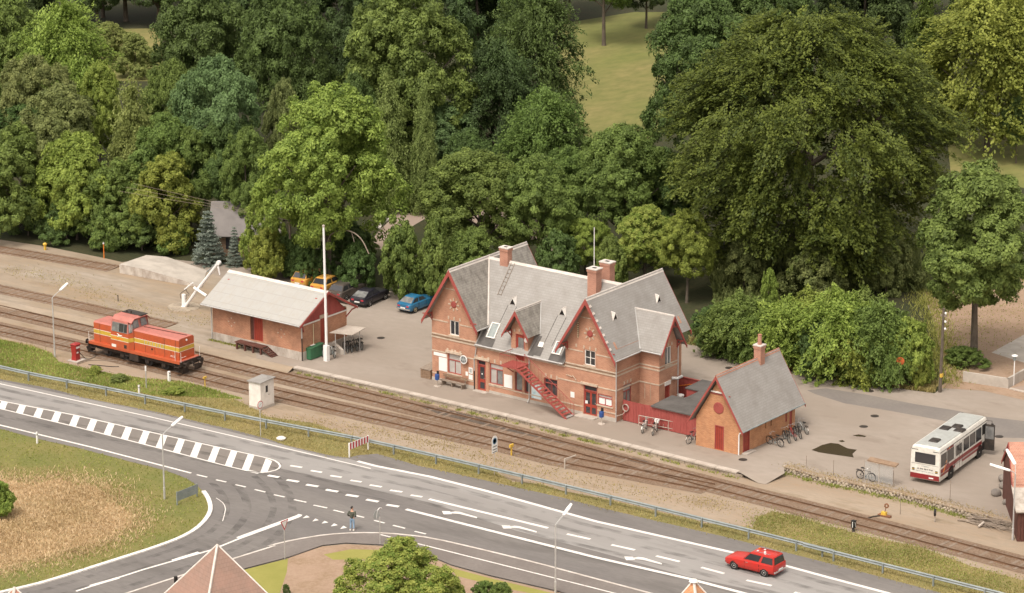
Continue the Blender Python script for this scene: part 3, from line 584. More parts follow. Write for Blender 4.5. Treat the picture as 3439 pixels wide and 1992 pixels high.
def door(par, pl, pos, a0, a1, z0, z1, leaves=1, transom=None, glazed=True, frame='redpaint', leaf='reddoor', rec=.12, handle=True):
    d = MB(); fw = .08
    for q in ((a0,a0+fw,z0,z1),(a1-fw,a1,z0,z1),(a0+fw,a1-fw,z1-fw,z1)): fb(d, pl, pos, *q, -rec, -rec+.08)
    if transom: fb(d, pl, pos, a0+fw, a1-fw, transom-.04, transom+.04, -rec, -rec+.075)
    d = d.build('door', frame, par); top = (transom-.04) if transom else z1-fw
    if transom: fb(MB(), pl, pos, a0+fw, a1-fw, transom+.04, z1-fw, -rec-.02, -rec+.02).build('pane', 'glass', d)
    w = (a1-a0-2*fw)/leaves
    for i in range(leaves):
        b0 = a0+fw+w*i; lf = MB(); fb(lf, pl, pos, b0+.005, b0+w-.005, z0, top, -rec-.02, -rec+.03); lf.build('leaf', leaf, d)
        if glazed:
            g = w*.17; fb(MB(), pl, pos, b0+g, b0+w-g, z0+(top-z0)*.45, top-.14, -rec+.0301, -rec+.036).build('pane', 'glass', d); fb(MB(), pl, pos, b0+g, b0+w-g, z0+.12, z0+(top-z0)*.32, -rec+.0301, -rec+.036).build('panel', 'glass' if pl == 'y' else leaf, d)
        else:
            for k in range(1, 4): c = b0 + w*k/4; fb(MB(), pl, pos, c-.008, c+.008, z0+.03, top-.03, -rec+.0301, -rec+.034).build('board_joint', 'dark', d)
    if handle: fb(MB(), pl, pos, a1-fw-.16, a1-fw-.08, z0+1.0, z0+1.06, -rec+.03, -rec+.09).build('handle', 'chrome', d)
    return d
def gable_roof(par, ax, c, half, r0, r1, zr, ze, t=.12, mats=('slate_y', 'slate_y'), cap='ridgecap', capw=.16):
    """ridge along ax from r0 to r1 at offset c; two slopes"""
    out = []
    for sgn, mm in zip((-1, 1), mats):
        if ax == 'y': q = [(c, r0, zr), (c, r1, zr), (c+sgn*half, r1, ze), (c+sgn*half, r0, ze)]
        else: q = [(r0, c, zr), (r1, c, zr), (r1, c+sgn*half, ze), (r0, c+sgn*half, ze)]
        out.append(MB().slab(q, t).build('roof_slope', mm, par))
    k = (zr-ze)/half; m_ = MB()
    for sgn in (-1, 1):
        if ax == 'y': q = [(c, r0-.02, zr+.05), (c, r1+.02, zr+.05), (c+sgn*capw, r1+.02, zr+.05-k*capw), (c+sgn*capw, r0-.02, zr+.05-k*capw)]
        else: q = [(r0-.02, c, zr+.05), (r1+.02, c, zr+.05), (r1+.02, c+sgn*capw, zr+.05-k*capw), (r0-.02, c+sgn*capw, zr+.05-k*capw)]
        m_.slab(q, .05)
    m_.build('ridge_cap', cap, par); return out
def barge(par, ax, c, half, pos, zr, ze, w=.26, t=.06, mtl='redpaint', drop=.03):
    """two raking boards on the gable end at pos (outer face)"""
    for sgn in (-1, 1):
        h2 = half + .06; k = (zr-ze)/half; z_e = zr - k*h2 - drop
        pts = [(0, zr-drop), (sgn*h2, z_e), (sgn*h2, z_e-w*1.2), (0, zr-drop-w*1.9)]
        if ax == 'y': MB().prism([(c+a, pos, z) for a, z in pts], (0, -t, 0)).build('bargeboard', mtl, par)
        else: MB().prism([(pos, c+a, z) for a, z in pts], (t, 0, 0)).build('bargeboard', mtl, par)
def bracket(par, ax, a, pos, z, out, inw, mtl='redpaint'):
    b = MB(); s_ = -1 if ax == 'y' else 1
    def pt(d, h): return (a, pos+s_*d, z+h) if ax == 'y' else (pos+s_*d, a, z+h)
    b.tube([pt(0,-.55), pt(out*.45,-.3), pt(out,0)], .05, 5); b.tube([pt(0,.02), pt(out+.12,.02)], .06, 4); b.tube([pt(.04,-.6), pt(.04,.08)], .055, 4)
    if inw: 
        for h in (.02,): b.tube([pt(out, h), (inw, pos+s_*out, z+h) if ax == 'y' else (pos+s_*out, inw, z+h)], .05, 4)
    return b.build('eaves_bracket', mtl, par)
def rosette(par, pl, pos, a, z, r=.27):
    rot = 'X'; M = Mt((a, pos-.02, z), 'X', PI/2) if pl == 'y' else Mt((pos+.02, a, z), 'Y', PI/2)
    o = MB().lathe([(r,-.02),(r,.02),(r*.75,.05)], 18, M).build('round_window', 'redpaint', par)
    for k in range(8):
        t = k*PI/4; c, s_ = math.cos(t), math.sin(t)
        ctr = (a+c*(r+.17), pos-.025, z+s_*(r+.17)) if pl == 'y' else (pos+.025, a+c*(r+.17), z+s_*(r+.17))
        Mx = Matrix.Rotation(-t, 3, 'Y') if pl == 'y' else Matrix.Rotation(t, 3, 'X')
        MB().obox(ctr, (.22,.06,.10) if pl == 'y' else (.06,.22,.10), Mx).build('voussoir', 'lightstone', o)
def band(par, pl, pos, a0, a1, z, h=.09, d=.035, mtl='lightstone', name='string_course'): return fb(MB(), pl, pos, a0, a1, z, z+h, -.02, d).build(name, mtl, par)
def keystones(par, pl, pos, xs, z, h=.26, w=.13):
    for x in xs: fb(MB(), pl, pos, x-w/2, x+w/2, z, z+h, -.02, .03).build('keystone', 'lightstone', par)
def chimney(par, x, y, w, d, z0, z1, mtl='brick_chim'):
    c = B(x-w/2, x+w/2, y-d/2, y+d/2, z0, z1-.3).build('chimney', mtl, par)
    B(x-w/2-.05, x+w/2+.05, y-d/2-.05, y+d/2+.05, z1-.3, z1-.08).build('corbel', mtl, c); B(x-w/2-.08, x+w/2+.08, y-d/2-.08, y+d/2+.08, z1-.08, z1).build('cap', 'ridgecap', c); B(x-w/5, x+w/5, y-d/5, y+d/5, z1, z1+.012).build('flue', 'dark', c)
    return c
def pipe(par, pts, r=.045, mtl='zincgrey', name='downpipe'): return MB().tube(pts, r, 6).build(name, mtl, par)

st = T('station_building', 'red brick railway station with steep grey slate roofs, two tall front gables and red trim', 'station', (9, 4.5, 0)); st.location = (0, 0, 0)
LC, RC, RH, ZR, ZE = 2.3, 15.95, 2.8, 9.9, 5.3; KS = (ZR-ZE)/RH
DEP = 9.1; YR = 4.6; ZM = 9.8; KM = 1.21
ops = [(1.85,2.81,4.2,5.45), (.7,1.55,.95,2.1), (1.64,3.01,.92,2.61), (4.68,5.52,.06,2.61), (5.92,7.27,.82,2.55), (8.45,9.2,.7,2.3), (9.42,10.0,.7,2.25), (11.35,12.7,.95,2.35), (15.27,16.59,.08,2.52), (15.35,16.4,4.18,5.43), (16.66,18.05,1.15,2.05)]
dorm = (8.1,9.8); ops_d = [(8.55,9.45,3.3,5.5)]
w = MB(); zt = ZR - KS*2.3 - .15
skin(w, 'y', 0, 0, 4.6, 0, zt, ops, .22); skin(w, 'y', 0, 4.6, 13.5, 0, 3.93, ops + [(8.55,9.45,3.3,3.93)], .22); skin(w, 'y', 0, 13.5, 18.4, 0, zt, ops, .22)
skin(w, 'y', 0, 8.1, 9.8, 3.93, 5.9, ops_d, .22)
for c, hw in ((LC, 2.3), (RC, 2.45)):
    zz = zt if hw < 2.4 else zt
    w.prism([(c-hw, 0, zz), (c+hw, 0, zz), (c+.12, 0, ZR-.35), (c-.12, 0, ZR-.35)], (0, .22, 0))
w.prism([(8.1,0,5.9),(9.8,0,5.9),(9.02,0,7.35),(8.88,0,7.35)], (0,.22,0))
w.box(8.1,8.28,.22,2.2,3.9,5.95); w.box(9.62,9.8,.22,2.2,3.9,5.95)
skin(w, 'x', 18.4, .22, 3.2, 0, zt, [(1.0,2.1,.8,2.75)], .22); w.box(18.18,18.4,5.7,DEP,0,zt); w.box(18.18,18.4,3.2,5.7,4.0,zt)
w.box(0,.22,.22,DEP,0,zt); w.box(.22,18.18,DEP-.22,DEP,0,4.4)
for c, hw in ((LC,2.3),(RC,2.45)): w.prism([(c-hw,DEP,4.4),(c+hw,DEP,4.4),(c+hw,DEP,zt),(c+.12,DEP,ZR-.35),(c-.12,DEP,ZR-.35),(c-hw,DEP,zt)], (0,-.2,0))
# side wing
WY0, WY1, WX = 3.2, 5.7, 20.3; WC = 4.45
w.box(18.4, WX-.22, WY0, WY0+.2, 0, 5.5); w.box(18.4, WX-.22, WY1-.2, WY1, 0, 5.5)
skin(w, 'x', WX, WY0, WY1, 0, 5.5, [(4.0,4.85,3.95,5.45),(4.02,4.72,.05,2.3)], .22)
w.prism([(WX,WY0,5.5),(WX,WY1,5.5),(WX,WC+.1,7.7),(WX,WC-.1,7.7)], (-.22,0,0))
w.build('wall', 'brick', st)
# dark rooms behind the openings
core = MB(); core.box(.3,18.1,.6,DEP-.3,.05,3.9); core.box(.4,4.2,.6,DEP-.4,3.9,5.6); core.box(13.9,18.0,.6,DEP-.4,3.9,5.6); core.box(18.1,20.0,3.5,5.4,.05,5.4); core.box(8.4,9.5,.5,1.6,3.9,5.6)
core.build('dark_rooms', 'dark', st)
# roofs
gable_roof(st, 'y', LC, RH, -.65, 9.8, ZR, ZE, mats=('slate_y', 'slate_mossy_y'))
gable_roof(st, 'y', RC, RH+.05, -.75, 9.8, ZR, ZE)
zf = lambda y: ZM - KM*abs(YR-y)
MB().slab([(4.64,-.25,zf(-.25)),(13.46,-.25,zf(-.25)),(13.46,1.0,zf(1.0)),(15.9,4.6,ZM),(2.35,4.6,ZM),(4.64,1.0,zf(1.0))], .12).build('roof_slope', 'slate_x', st)
MB().slab([(2.35,4.6,ZM),(15.9,4.6,ZM),(15.9,9.45,zf(9.45)),(2.35,9.45,zf(9.45))], .12).build('roof_slope', 'slate_x', st)
rc = MB()
for s_ in (-1, 1): rc.slab([(2.4,4.6,ZM+.05),(15.9,4.6,ZM+.05),(15.9,4.6+s_*.16,ZM+.05-KM*.16),(2.4,4.6+s_*.16,ZM+.05-KM*.16)], .05)
rc.build('ridge_cap', 'ridgecap', st)
# valley flashings
def valley(a, b, wd, mtl='zincgrey'):
    a, b = Vector(a), Vector(b); MB().tube([a, b], wd, 4).build('valley_flashing', mtl, st)
valley((5.12,.9,5.36), (2.45,4.55,9.72), .085, 'ridgecap')
# dormer over the outside stairs
gable_roof(st, 'x' if False else 'y', 8.95, 1.27, -.62, 2.85, 7.62, 5.54, t=.1, mats=('slate_mossy_y','slate_mossy_y'), capw=.1)
valley((10.24,1.02,5.5), (8.98,2.86,7.62), .06)
barge(st, 'y', 8.95, 1.27, -.62, 7.62, 5.54, w=.2)
for a in (8.15, 9.75): bracket(st, 'y', a, 0, 5.75, .5, None)
for k, (x, z) in enumerate(((8.95,6.75),(8.6,6.35),(9.3,6.35),(8.45,5.65),(8.95,5.72),(9.4,5.65),(8.95,6.3))): fb(MB(), 'y', 0, x-.06, x+.06, z, z+.22, -.02, .03).build('keystone', 'lightstone', st)
MB().lathe([(.0,0),(.19,0),(.21,.05),(.14,.14),(.0,.16)], 12, Mt((9.72,-.1,5.15), 'X', PI/2)).build('wall_lamp', 'whitepaint', st)
# side wing roof
gable_roof(st, 'x', WC, 1.7, 17.05, 20.85, 8.1, 5.38, mats=('slate_x','slate_x'), capw=.1)
valley((18.78,2.76,5.4), (17.08,4.42,8.08), .06)
barge(st, 'x', WC, 1.7, 20.85, 8.1, 5.38, w=.2)
for a in (WY0+.05, WY1-.05): bracket(st, 'x', a, WX, 5.7, .45, None)
MB().tube([(20.8,WC-.75,6.75),(20.8,WC-.5,7.05),(20.8,WC,7.2),(20.8,WC+.5,7.05),(20.8,WC+.75,6.75)], .05, 5).build('gable_arch', 'redpaint', st); B(20.77,20.83,WC-.03,WC+.03,7.1,7.95).build('king_post', 'redpaint', st)
# front barges and brackets
for c, hh, y0 in ((LC, RH, -.65), (RC, RH+.05, -.75)):
    barge(st, 'y', c, hh, y0, ZR, ZE)
    for sgn in (-1, 1): bracket(st, 'y', c+sgn*2.25, 0, 5.75, .62, c+sgn*2.75)
    kk = .55; MB().tube([(c-1.05,-.02,8.05),(c+1.05,-.02,8.05)], .045, 4).build('collar_tie', 'lightstone', st)
    barge(st, 'y', c, hh, 9.86, ZR, ZE)
# white mortar verge on the right gable
for i in range(7):
    t = .12+i*.115; MB().obox((RC+(RH)*t+.1, -.72, ZR-KS*RH*t-.05), (.2,.08,.22), Matrix.Rotation(.9,3,'Y')).build('verge_mortar', 'ridgecap', st)
# gutters
for pts in ([(4.66,-.33,3.93),(13.44,-.33,3.93)], [(5.16,-.6,5.24),(5.16,.85,5.24)], [(18.84,-.7,5.22),(18.84,2.7,5.22)], [(18.84,2.72,5.3),(20.8,2.72,5.3)]): MB().tube(pts, .065, 6).build('gutter', 'zincgrey', st)
pipe(st, [(4.62,-.3,3.86),(4.62,-.08,3.6),(4.5,-.08,2.9),(4.4,-.08,2.6),(4.4,-.08,1.6)]); pipe(st, [(4.4,-.08,1.6),(4.4,-.08,.05)], .05, 'blackmetal')
pipe(st, [(9.95,-.3,3.86),(9.95,-.08,3.6),(9.95,-.08,.35),(9.95,-.3,.05)]); pipe(st, [(18.84,-.62,5.2),(18.46,-.06,4.9),(18.46,-.06,.06)]); pipe(st, [(20.35,5.75,5.2),(20.36,5.76,.1)])
# string courses and plinth
for q0, q1 in ((0,4.6),(13.5,18.4)):
    for z, h, d in ((5.16,.10,.035),(3.98,.10,.05),(3.70,.12,.05)): 
        for s0, s1 in ([(q0, 1.72), (2.94, q1)] if q0 == 0 and z > 5 else [(q0, 15.22), (16.52, q1)] if z > 5 else [(q0, q1)]): band(st, 'y', 0, s0, s1, z, h, d)
    band(st, 'y', 0, q0, q1, 3.86, .07, .045, 'wood')
for s0, s1 in ((4.6,8.1),(9.8,13.5)): band(st, 'y', 0, s0, s1, 3.62, .14, .05)
for s0, s1 in ((0,1.45),(3.1,4.35),(5.95,5.9+.0),(12.8,15.0),(16.7,18.4)):
    if s1 > s0: band(st, 'y', 0, s0, s1, 2.52, .10)
for s0, s1 in ((0,.7),(1.55,1.6),(3.05,4.3),(5.6,8.4),(10.05,15.2),(16.65,18.4)): band(st, 'y', 0, s0, s1, .62, .09)
band(st, 'y', 0, -.03, 4.6, 0, .28, .03, 'concrete', 'plinth'); band(st, 'y', 0, 5.55, 15.2, 0, .22, .03, 'concrete', 'plinth'); band(st, 'y', 0, 16.65, 18.43, 0, .32, .03, 'concrete', 'plinth')
for z, h in ((3.98,.1),(3.70,.12),(2.52,.1)):
    band(st, 'x', 18.4, 0, WY0, z, h); band(st, 'y', WY0, 18.44, WX, z, h); band(st, 'x', WX, WY0-.03, WY1, z, h) if z > 3 else (band(st, 'x', WX, WY0-.03, 3.95, z, h), band(st, 'x', WX, 4.8, WY1, z, h))
rosette(st, 'y', 0, 2.3, 6.8); rosette(st, 'y', 0, 15.88, 6.8)
# iron anchors
MB().tube([(14.75,-.04,6.3),(14.75,-.04,7.6)], .03, 5).build('wall_anchor', 'blackmetal', st)
for i in range(8): MB().lathe([(0,0),(.05,0),(.05,.03),(0,.05)], 8, Mt((14.75,-.05,6.35+i*.17), 'X', PI/2)).build('lamp_bulb', 'cream', st)
# windows and doors, front
window(st, 'y', 0, 1.85,2.81,4.2,5.45, frame='whitepaint', nv=2, sillmat='lightstone'); keystones(st, 'y', 0, (1.75,2.33,2.92), 5.5)
window(st, 'y', 0, 15.35,16.4,4.18,5.43, frame='whitepaint', nv=2, nh=1); keystones(st, 'y', 0, (14.55,15.3,15.88,16.45), 5.48)
window(st, 'y', 0, 1.64,3.01,.92,2.61, pane='blind', nv=2, transom=2.05); fb(MB(), 'y', 0, 1.45, 3.15, 2.64, 2.84, -.02, .13).build('lintel', 'lightstone', st); keystones(st, 'y', 0, (1.62,2.1,2.4,2.95), 2.84, .14, .18)
fb(MB(), 'y', 0, .70, 1.55, .95, 2.1, -.1, .02).build('notice_board', 'poster', st); fb(MB(), 'y', 0, .18, 1.52, 2.17, 2.44, 0, .035).build('sign_board', 'poster', st)
sg = MB().lathe([(.36,-.04),(.36,.04)], 20, Mt((3.45,-.25,2.42), 'X', PI/2)).build('round_sign', 'poster', st); MB().tube([(3.45,0,2.42),(3.45,-.21,2.42)], .03, 5).build('bracket', 'whitepaint', sg); MB().lathe([(.30,0),(.30,.004),(.27,.004),(.27,0)], 20, Mt((3.45,-.291,2.42), 'X', PI/2)).build('ring', 'signgrey', sg)
MB().add([(3.31,-.298,2.22),(3.39,-.298,2.22),(3.47,-.298,2.5),(3.51,-.298,2.22),(3.59,-.298,2.22),(3.51,-.298,2.64),(3.43,-.298,2.64)], [(0,1,2,6),(2,3,4,5,6)]).build('emblem', 'signgrey', sg)
for q in ((3.78,4.18,1.28,1.78),(3.78,4.18,.76,1.18),(3.46,3.7,1.02,1.36)): fb(MB(), 'y', 0, *q, 0, .02).build('notice', 'poster', st)
fb(MB(), 'y', 0, 3.86, 4.10, 1.36, 1.7, .021, .024).build('printed_sheet', 'signgrey', st)
door(st, 'y', 0, 4.68,5.52,.06,2.61, transom=2.2); fb(MB(), 'y', 0, 4.45, 5.95, 2.66, 2.84, -.02, .14).build('lintel', 'lightstone', st); keystones(st, 'y', 0, (4.6,5.2,5.8), 2.84, .14, .2)
fb(MB(), 'y', 0, 5.55, 5.86, .1, 2.6, 0, .06).build('pilaster', 'brick', st); fb(MB(), 'y', 0, 4.46, 4.65, .1, 2.6, 0, .05).build('pilaster', 'brick', st)
fb(MB(), 'y', 0, 5.02,5.14,1.38,1.48, -.083,-.08).build('sticker', 'poster', st)
window(st, 'y', 0, 5.92,7.27,.82,2.55, pane=('blind','glass_pale'), nv=2, transom=2.1); keystones(st, 'y', 0, (6.45,7.05), 2.62, .3, .18)
fb(MB(), 'y', 0, 7.39, 8.2, .80, 1.88, 0, .03).build('poster_board', 'poster', st)
window(st, 'y', 0, 8.45,9.2,.7,2.3, nv=1, rec=.18, pane='glass_pale'); window(st, 'y', 0, 9.42,10.0,.7,2.25, nv=1, rec=.18)
fb(MB(), 'y', 0, 10.15, 11.12, .42, 1.62, 0, .03).build('poster_board', 'posterblue', st)
window(st, 'y', 0, 11.35,12.7,.95,2.35, nv=2, transom=1.95); keystones(st, 'y', 0, (11.55,12.1,12.65), 2.42, .3, .16)
fb(MB(), 'y', 0, 14.0, 14.38, 1.22, 1.68, 0, .02).build('notice', 'poster', st)
MB().tube([(13.6,-.03,3.0),(13.95,-.06,3.02),(14.1,-.06,2.95),(14.25,-.06,3.06),(14.42,-.06,2.9),(14.6,-.06,2.72)], .035, 5).build('loose_cable', 'lightstone', st)
door(st, 'y', 0, 15.27,16.59,.08,2.52, leaves=2, transom=2.08); fb(MB(), 'y', 0, 15.05, 16.68, 2.56, 2.74, -.02, .14).build('lintel', 'lightstone', st)
fb(MB(), 'y', 0, 15.38,15.62,.95,1.2, -.08,-.075).build('notice', 'poster', st)
window(st, 'y', 0, 16.66,18.05,1.15,2.05, pane='poster', nv=2, transom=1.78, rec=.08)
fb(MB(), 'y', 0, 14.9, 16.75, 0, .07, 0, .75).build('door_step', 'concrete', st); fb(MB(), 'y', 0, 4.5, 5.8, 0, .05, 0, .45).build('door_step', 'concrete', st)
window(st, 'x', 18.4, 1.0,2.1,.8,2.75, pane='glass_pale', nv=2, transom=2.2); keystones(st, 'x', 18.4, (1.1,1.55,2.0), 2.82, .26, .14)
window(st, 'x', WX, 4.0,4.85,3.95,5.45, frame='whitepaint', pane='glass_pale', nv=2); keystones(st, 'x', WX, (3.95,4.42,4.9), 5.5, .24, .12)
door(st, 'x', WX, 4.02,4.72,.05,2.3, glazed=False); fb(MB(), 'x', WX, 3.95, 4.78, 2.3, 2.62, 0, .05).build('lintel', 'whitepaint', st)
MB().tube([(20.35,4.9,2.75),(20.75,5.1,2.75),(20.75,5.75,2.75)], .12, 8).build('flue_pipe', 'zincgrey', st)
for x in (18.95, 19.5): pipe(st, [(x, WY0-.03, 2.5), (x, WY0-.03, 1.2)], .018, 'lightstone', 'conduit')
# dormer door
door(st, 'y', 0, 8.55,9.45,3.3,5.5, glazed=False, handle=True)
fb(MB(), 'y', 0, 8.75, 9.3, 4.35, 5.2, -.085, -.078).build('pane', 'glass_pale', st)
# skylights
def skylight(x0, x1, y0, y1, pane='skyglass', open_=0.0):
    k = KM; nrm = Vector((0, -k, 1)).normalized(); zz = lambda y: zf(y)
    q = [Vector((x0,y0,zz(y0))), Vector((x1,y0,zz(y0))), Vector((x1,y1,zz(y1))), Vector((x0,y1,zz(y1)))]
    f = MB(); e = .09; d = (q[3]-q[0]).normalized()
    for a, b, c_, d_ in ((0,1,0,e),): pass
    X = Vector((1,0,0)); L = (q[3]-q[0]).length
    for u0, u1, v0, v1 in ((0,x1-x0,0,e),(0,x1-x0,L-e,L),(0,e,e,L-e),(x1-x0-e,x1-x0,e,L-e)):
        f.prism([q[0]+X*u0+d*v0, q[0]+X*u1+d*v0, q[0]+X*u1+d*v1, q[0]+X*u0+d*v1], nrm*.12)
    s_ = f.build('skylight', 'whitepaint', st)
    MB().prism([q[0]+X*e+d*e, q[0]+X*(x1-x0-e)+d*e, q[0]+X*(x1-x0-e)+d*(L-e), q[0]+X*e+d*(L-e)], nrm*.07).build('pane', pane, s_)
    MB().prism([q[0]-X*.1-d*.75+nrm*.004, q[1]+X*.1-d*.75+nrm*.004, q[1]+X*.1+nrm*.004, q[0]-X*.1+nrm*.004], nrm*.012).build('lead_apron', 'felt', s_)
skylight(5.4,6.25,.25,1.12); skylight(10.55,11.0,.35,.62, 'poster'); skylight(12.05,12.85,.15,.85)
MB().prism([(4.7,-.2,zf(-.2)+.004),(5.3,-.2,zf(-.2)+.004),(5.35,.55,zf(.55)+.004),(4.9,.75,zf(.75)+.004)], (0,-.0077,.0064)).build('felt_patch', 'felt', st)
MB().prism([(9.86,-.2,zf(-.2)+.004),(10.45,-.2,zf(-.2)+.004),(10.5,.95,zf(.95)+.004),(10.2,.95,zf(.95)+.004)], (0,-.0077,.0064)).build('felt_patch', 'felt', st)
MB().prism([(12.95,-.2,zf(-.2)+.004),(13.44,-.2,zf(-.2)+.004),(13.44,.85,zf(.85)+.004),(13.0,.85,zf(.85)+.004)], (0,-.0077,.0064)).build('felt_patch', 'felt', st)
# triangular roof vents
def vent(base, ax, sgn=1):
    b = Vector(base); hw, h, L = .34, .55, .75
    if ax == 'y': A, Bv, Cv, back = b+Vector((-hw,0,0)), b+Vector((hw,0,0)), b+Vector((0,0,h)), Vector((0,.5,.12))
    else: A, Bv, Cv, back = b+Vector((0,-hw,0)), b+Vector((0,hw,0)), b+Vector((0,0,h)), Vector((-.36,0,.12))
    Dp = b + Vector((0,0,h)) + (Vector((0,.02+h/KM*.0,0)) if ax == 'y' else Vector((0,0,0))) + back*1.0
    v_ = MB().add([A, Bv, Cv], [(0,1,2)]).prism([A+ (Vector((0,.0,0))), Bv, Cv], (0,.02,0) if ax == 'y' else (-.02,0,0)).build('roof_vent', 'redpaint', st)
    MB().slab([A+Vector((0,-.06,0)) if ax == 'y' else A+Vector((.06,0,0)), Cv+(Vector((0,-.06,.06)) if ax == 'y' else Vector((.06,0,.06))), Dp, A+back*.1], .04).build('cheek', 'ridgecap', v_)
    MB().slab([Bv+Vector((0,-.06,0)) if ax == 'y' else Bv+Vector((.06,0,0)), Cv+(Vector((0,-.06,.06)) if ax == 'y' else Vector((.06,0,.06))), Dp, Bv+back*.1], .04).build('cheek', 'whitepaint', v_)
    s_ = .45; c_ = (A+Bv+Cv)/3; off = Vector((0,-.012,0)) if ax == 'y' else Vector((.012,0,0))
    MB().add([c_+(p-c_)*s_+off for p in (A, Bv, Cv)], [(0,1,2)]).build('opening', 'dark', v_)
vent((6.55,2.3,zf(2.3)-.04), 'y'); vent((11.5,2.3,zf(2.3)-.04), 'y')
zrr = lambda x: ZR - KS*(x-RC)
vent((17.2,1.5,zrr(17.2)-.04), 'x'); vent((17.2,7.55,zrr(17.2)-.04), 'x')
for (x, dx) in ((6.15,0),(6.95,.05),(11.1,0),(11.9,.05)):
    MB().tube([(x+dx,2.2,zf(2.2)+.02),(x-.15,.5,zf(.5)+.02)], .018, 4).build('roof_wire', 'blackmetal', st)
# chimneys, ladder, mast
chimney(st, 4.15, 4.55, .8, .6, 8.9, 10.95); chimney(st, 13.6, 3.75, .85, .75, 7.6, 10.95); chimney(st, 13.5, 5.65, .95, .7, 8.0, 11.05)
pipe(st, [(13.2,4.25,9.3),(13.2,4.25,14.1)], .03, 'whitepole', 'mast')
ld = MB()
for x in (4.75,5.1): ld.tube([(x,4.5,zf(4.5)+.06),(x,2.6,zf(2.6)+.06)], .022, 4)
for i in range(8): y = 4.35-i*.24; ld.tube([(4.75,y,zf(y)+.06),(5.1,y,zf(y)+.06)], .018, 4)
ld.build('roof_ladder', 'woodgrey', st)

# --- outside stairs: a thing of its own leaning on the front
sr = T('outside_staircase', 'straight red steel staircase climbing the station front to the dormer door', 'staircase', (12.3, -1.2, 0)); ox, oy = 12.3, -1.2
Y0, Y1 = -1.78-oy, -.72-oy; XA, XB, ZT = 9.95-ox, 14.85-ox, 3.25; NT = 17
for y in (Y0, Y1):
    d = Vector((XB-XA, 0, -ZT)); MB().prism([(XA, y-.02, ZT-.12), (XB-.12, y-.02, -.0), (XB+.12, y-.02, 0), (XA+.0, y-.02, ZT+.1)], (0,.04,0)).build('stringer', 'redpaint', sr)
for i in range(NT):
    t = (i+.6)/NT; x = XA+(XB-XA)*t; z = ZT*(1-t); B(x-.13, x+.13, Y0+.03, Y1-.03, z-.02, z+.015).build('tread', 'redpaint' if i not in (NT-1,) else 'zincgrey', sr)
B(8.3-ox, 9.95-ox, -1.78-oy, -.08-oy, ZT-.08, ZT).build('landing', 'redpaint', sr)
for x, y in ((8.35-ox,Y0+.05),(9.9-ox,Y0+.05)): MB().tube([(x,y+.3,ZT-.05),(x,-.05-oy,ZT-1.0)], .04, 5).build('strut', 'redpaint', sr)
for y in (Y0, Y1):
    MB().tube([(XA,y,ZT+.95),(XB,y,.95)], .025, 5).build('handrail', 'redpaint', sr)
    for i in range(15): t = i/14; x = XA+(XB-XA)*t; z = ZT*(1-t); MB().tube([(x,y,z+.02),(x,y,z+.94)], .011 if 0 < i < 14 else .025, 4).build('baluster', 'redpaint', sr)
MB().tube([(XA,Y0,ZT+.95),(8.32-ox,Y0,ZT+.95),(8.32-ox,-.1-oy,ZT+.95)], .025, 5).build('handrail', 'redpaint', sr)
for i in range(9): x = XA-(XA-(8.32-ox))*i/8; MB().tube([(x,Y0,ZT),(x,Y0,ZT+.94)], .011, 4).build('baluster', 'redpaint', sr)
for i in range(1,6): y = Y0+(-.15-oy-Y0)*i/6; MB().tube([(8.32-ox,y,ZT),(8.32-ox,y,ZT+.94)], .011, 4).build('baluster', 'redpaint', sr)

# --- freight shed
fs = T('freight_shed', 'brick goods shed with pale fibre-cement roof on a concrete plinth', 'shed', (-16.87, .45, 0)); fx, fy = -16.87, .45
X0, X1, Yf, Yb = -21.85-fx, -11.88-fx, -2.47-fy, 3.33-fy
w = MB(); fo = [(-17.62-fx, -16.2-fx, .85, 2.95)]
skin(w, 'y', Yf, X0, X1, .75, 3.35, fo, .25); w.box(X0, X1, Yb-.25, Yb, .75, 3.35); w.box(X0, X0+.25, Yf+.25, Yb-.25, .75, 3.1)
skin(w, 'x', X1, Yf+.25, Yb-.25, .75, 3.1, [(-.1-fy, .78-fy, .75, 3.1)], .25)
w.build('wall', 'brick_old', fs)
B(X0-.04, X1+.04, Yf-.04, Yb+.04, -.05, .75).build('plinth', 'concrete_stained', fs); B(X0+.3, X1-.3, Yf+.3, Yb-.3, .7, 3.2).build('dark_room', 'dark', fs)
zr, ze, hf = 5.45, 3.34, 3.7
for xx in (X1, X0+.2): MB().prism([(xx, Yf, 3.1), (xx, Yb, 3.1), (xx, .9, 4.95), (xx, 0, 5.25), (xx, -.9, 4.95)], (-.2,0,0)).build('gable_boarding', 'redboard', fs)
for sgn in (-1, 1): MB().slab([(X0-.62, 0, zr), (X1+.48, 0, zr), (X1+.48, sgn*hf, ze), (X0-.62, sgn*hf, ze)], .10).build('roof_slope', 'eternit', fs)
rc = MB()
for sgn in (-1, 1): rc.slab([(X0-.64,0,zr+.04),(X1+.5,0,zr+.04),(X1+.5,sgn*.3,zr+.04-.171),(X0-.64,sgn*.3,zr+.04-.171)], .04)
rc.build('ridge_cap', 'ridgecap', fs)
for sgn in (-1, 1):
    MB().prism([(X1+.5, 0, zr-.03), (X1+.5, sgn*(hf+.05), ze-.06), (X1+.5, sgn*(hf+.05), ze-.26), (X1+.5, 0, zr-.26)], (.05,0,0)).build('bargeboard', 'redpaint', fs)
    MB().tube([(X0-.62, sgn*(hf+.06), ze-.06), (X1+.48, sgn*(hf+.06), ze-.06)], .06, 6).build('gutter', 'zincgrey', fs)
    MB().tube([(X1+.05, sgn*(2.75), 2.5), (X1+.35, sgn*3.2, 3.1), (X1+.45, sgn*3.6, 3.2)], .06, 4).build('eaves_bracket', 'redpaint', fs)
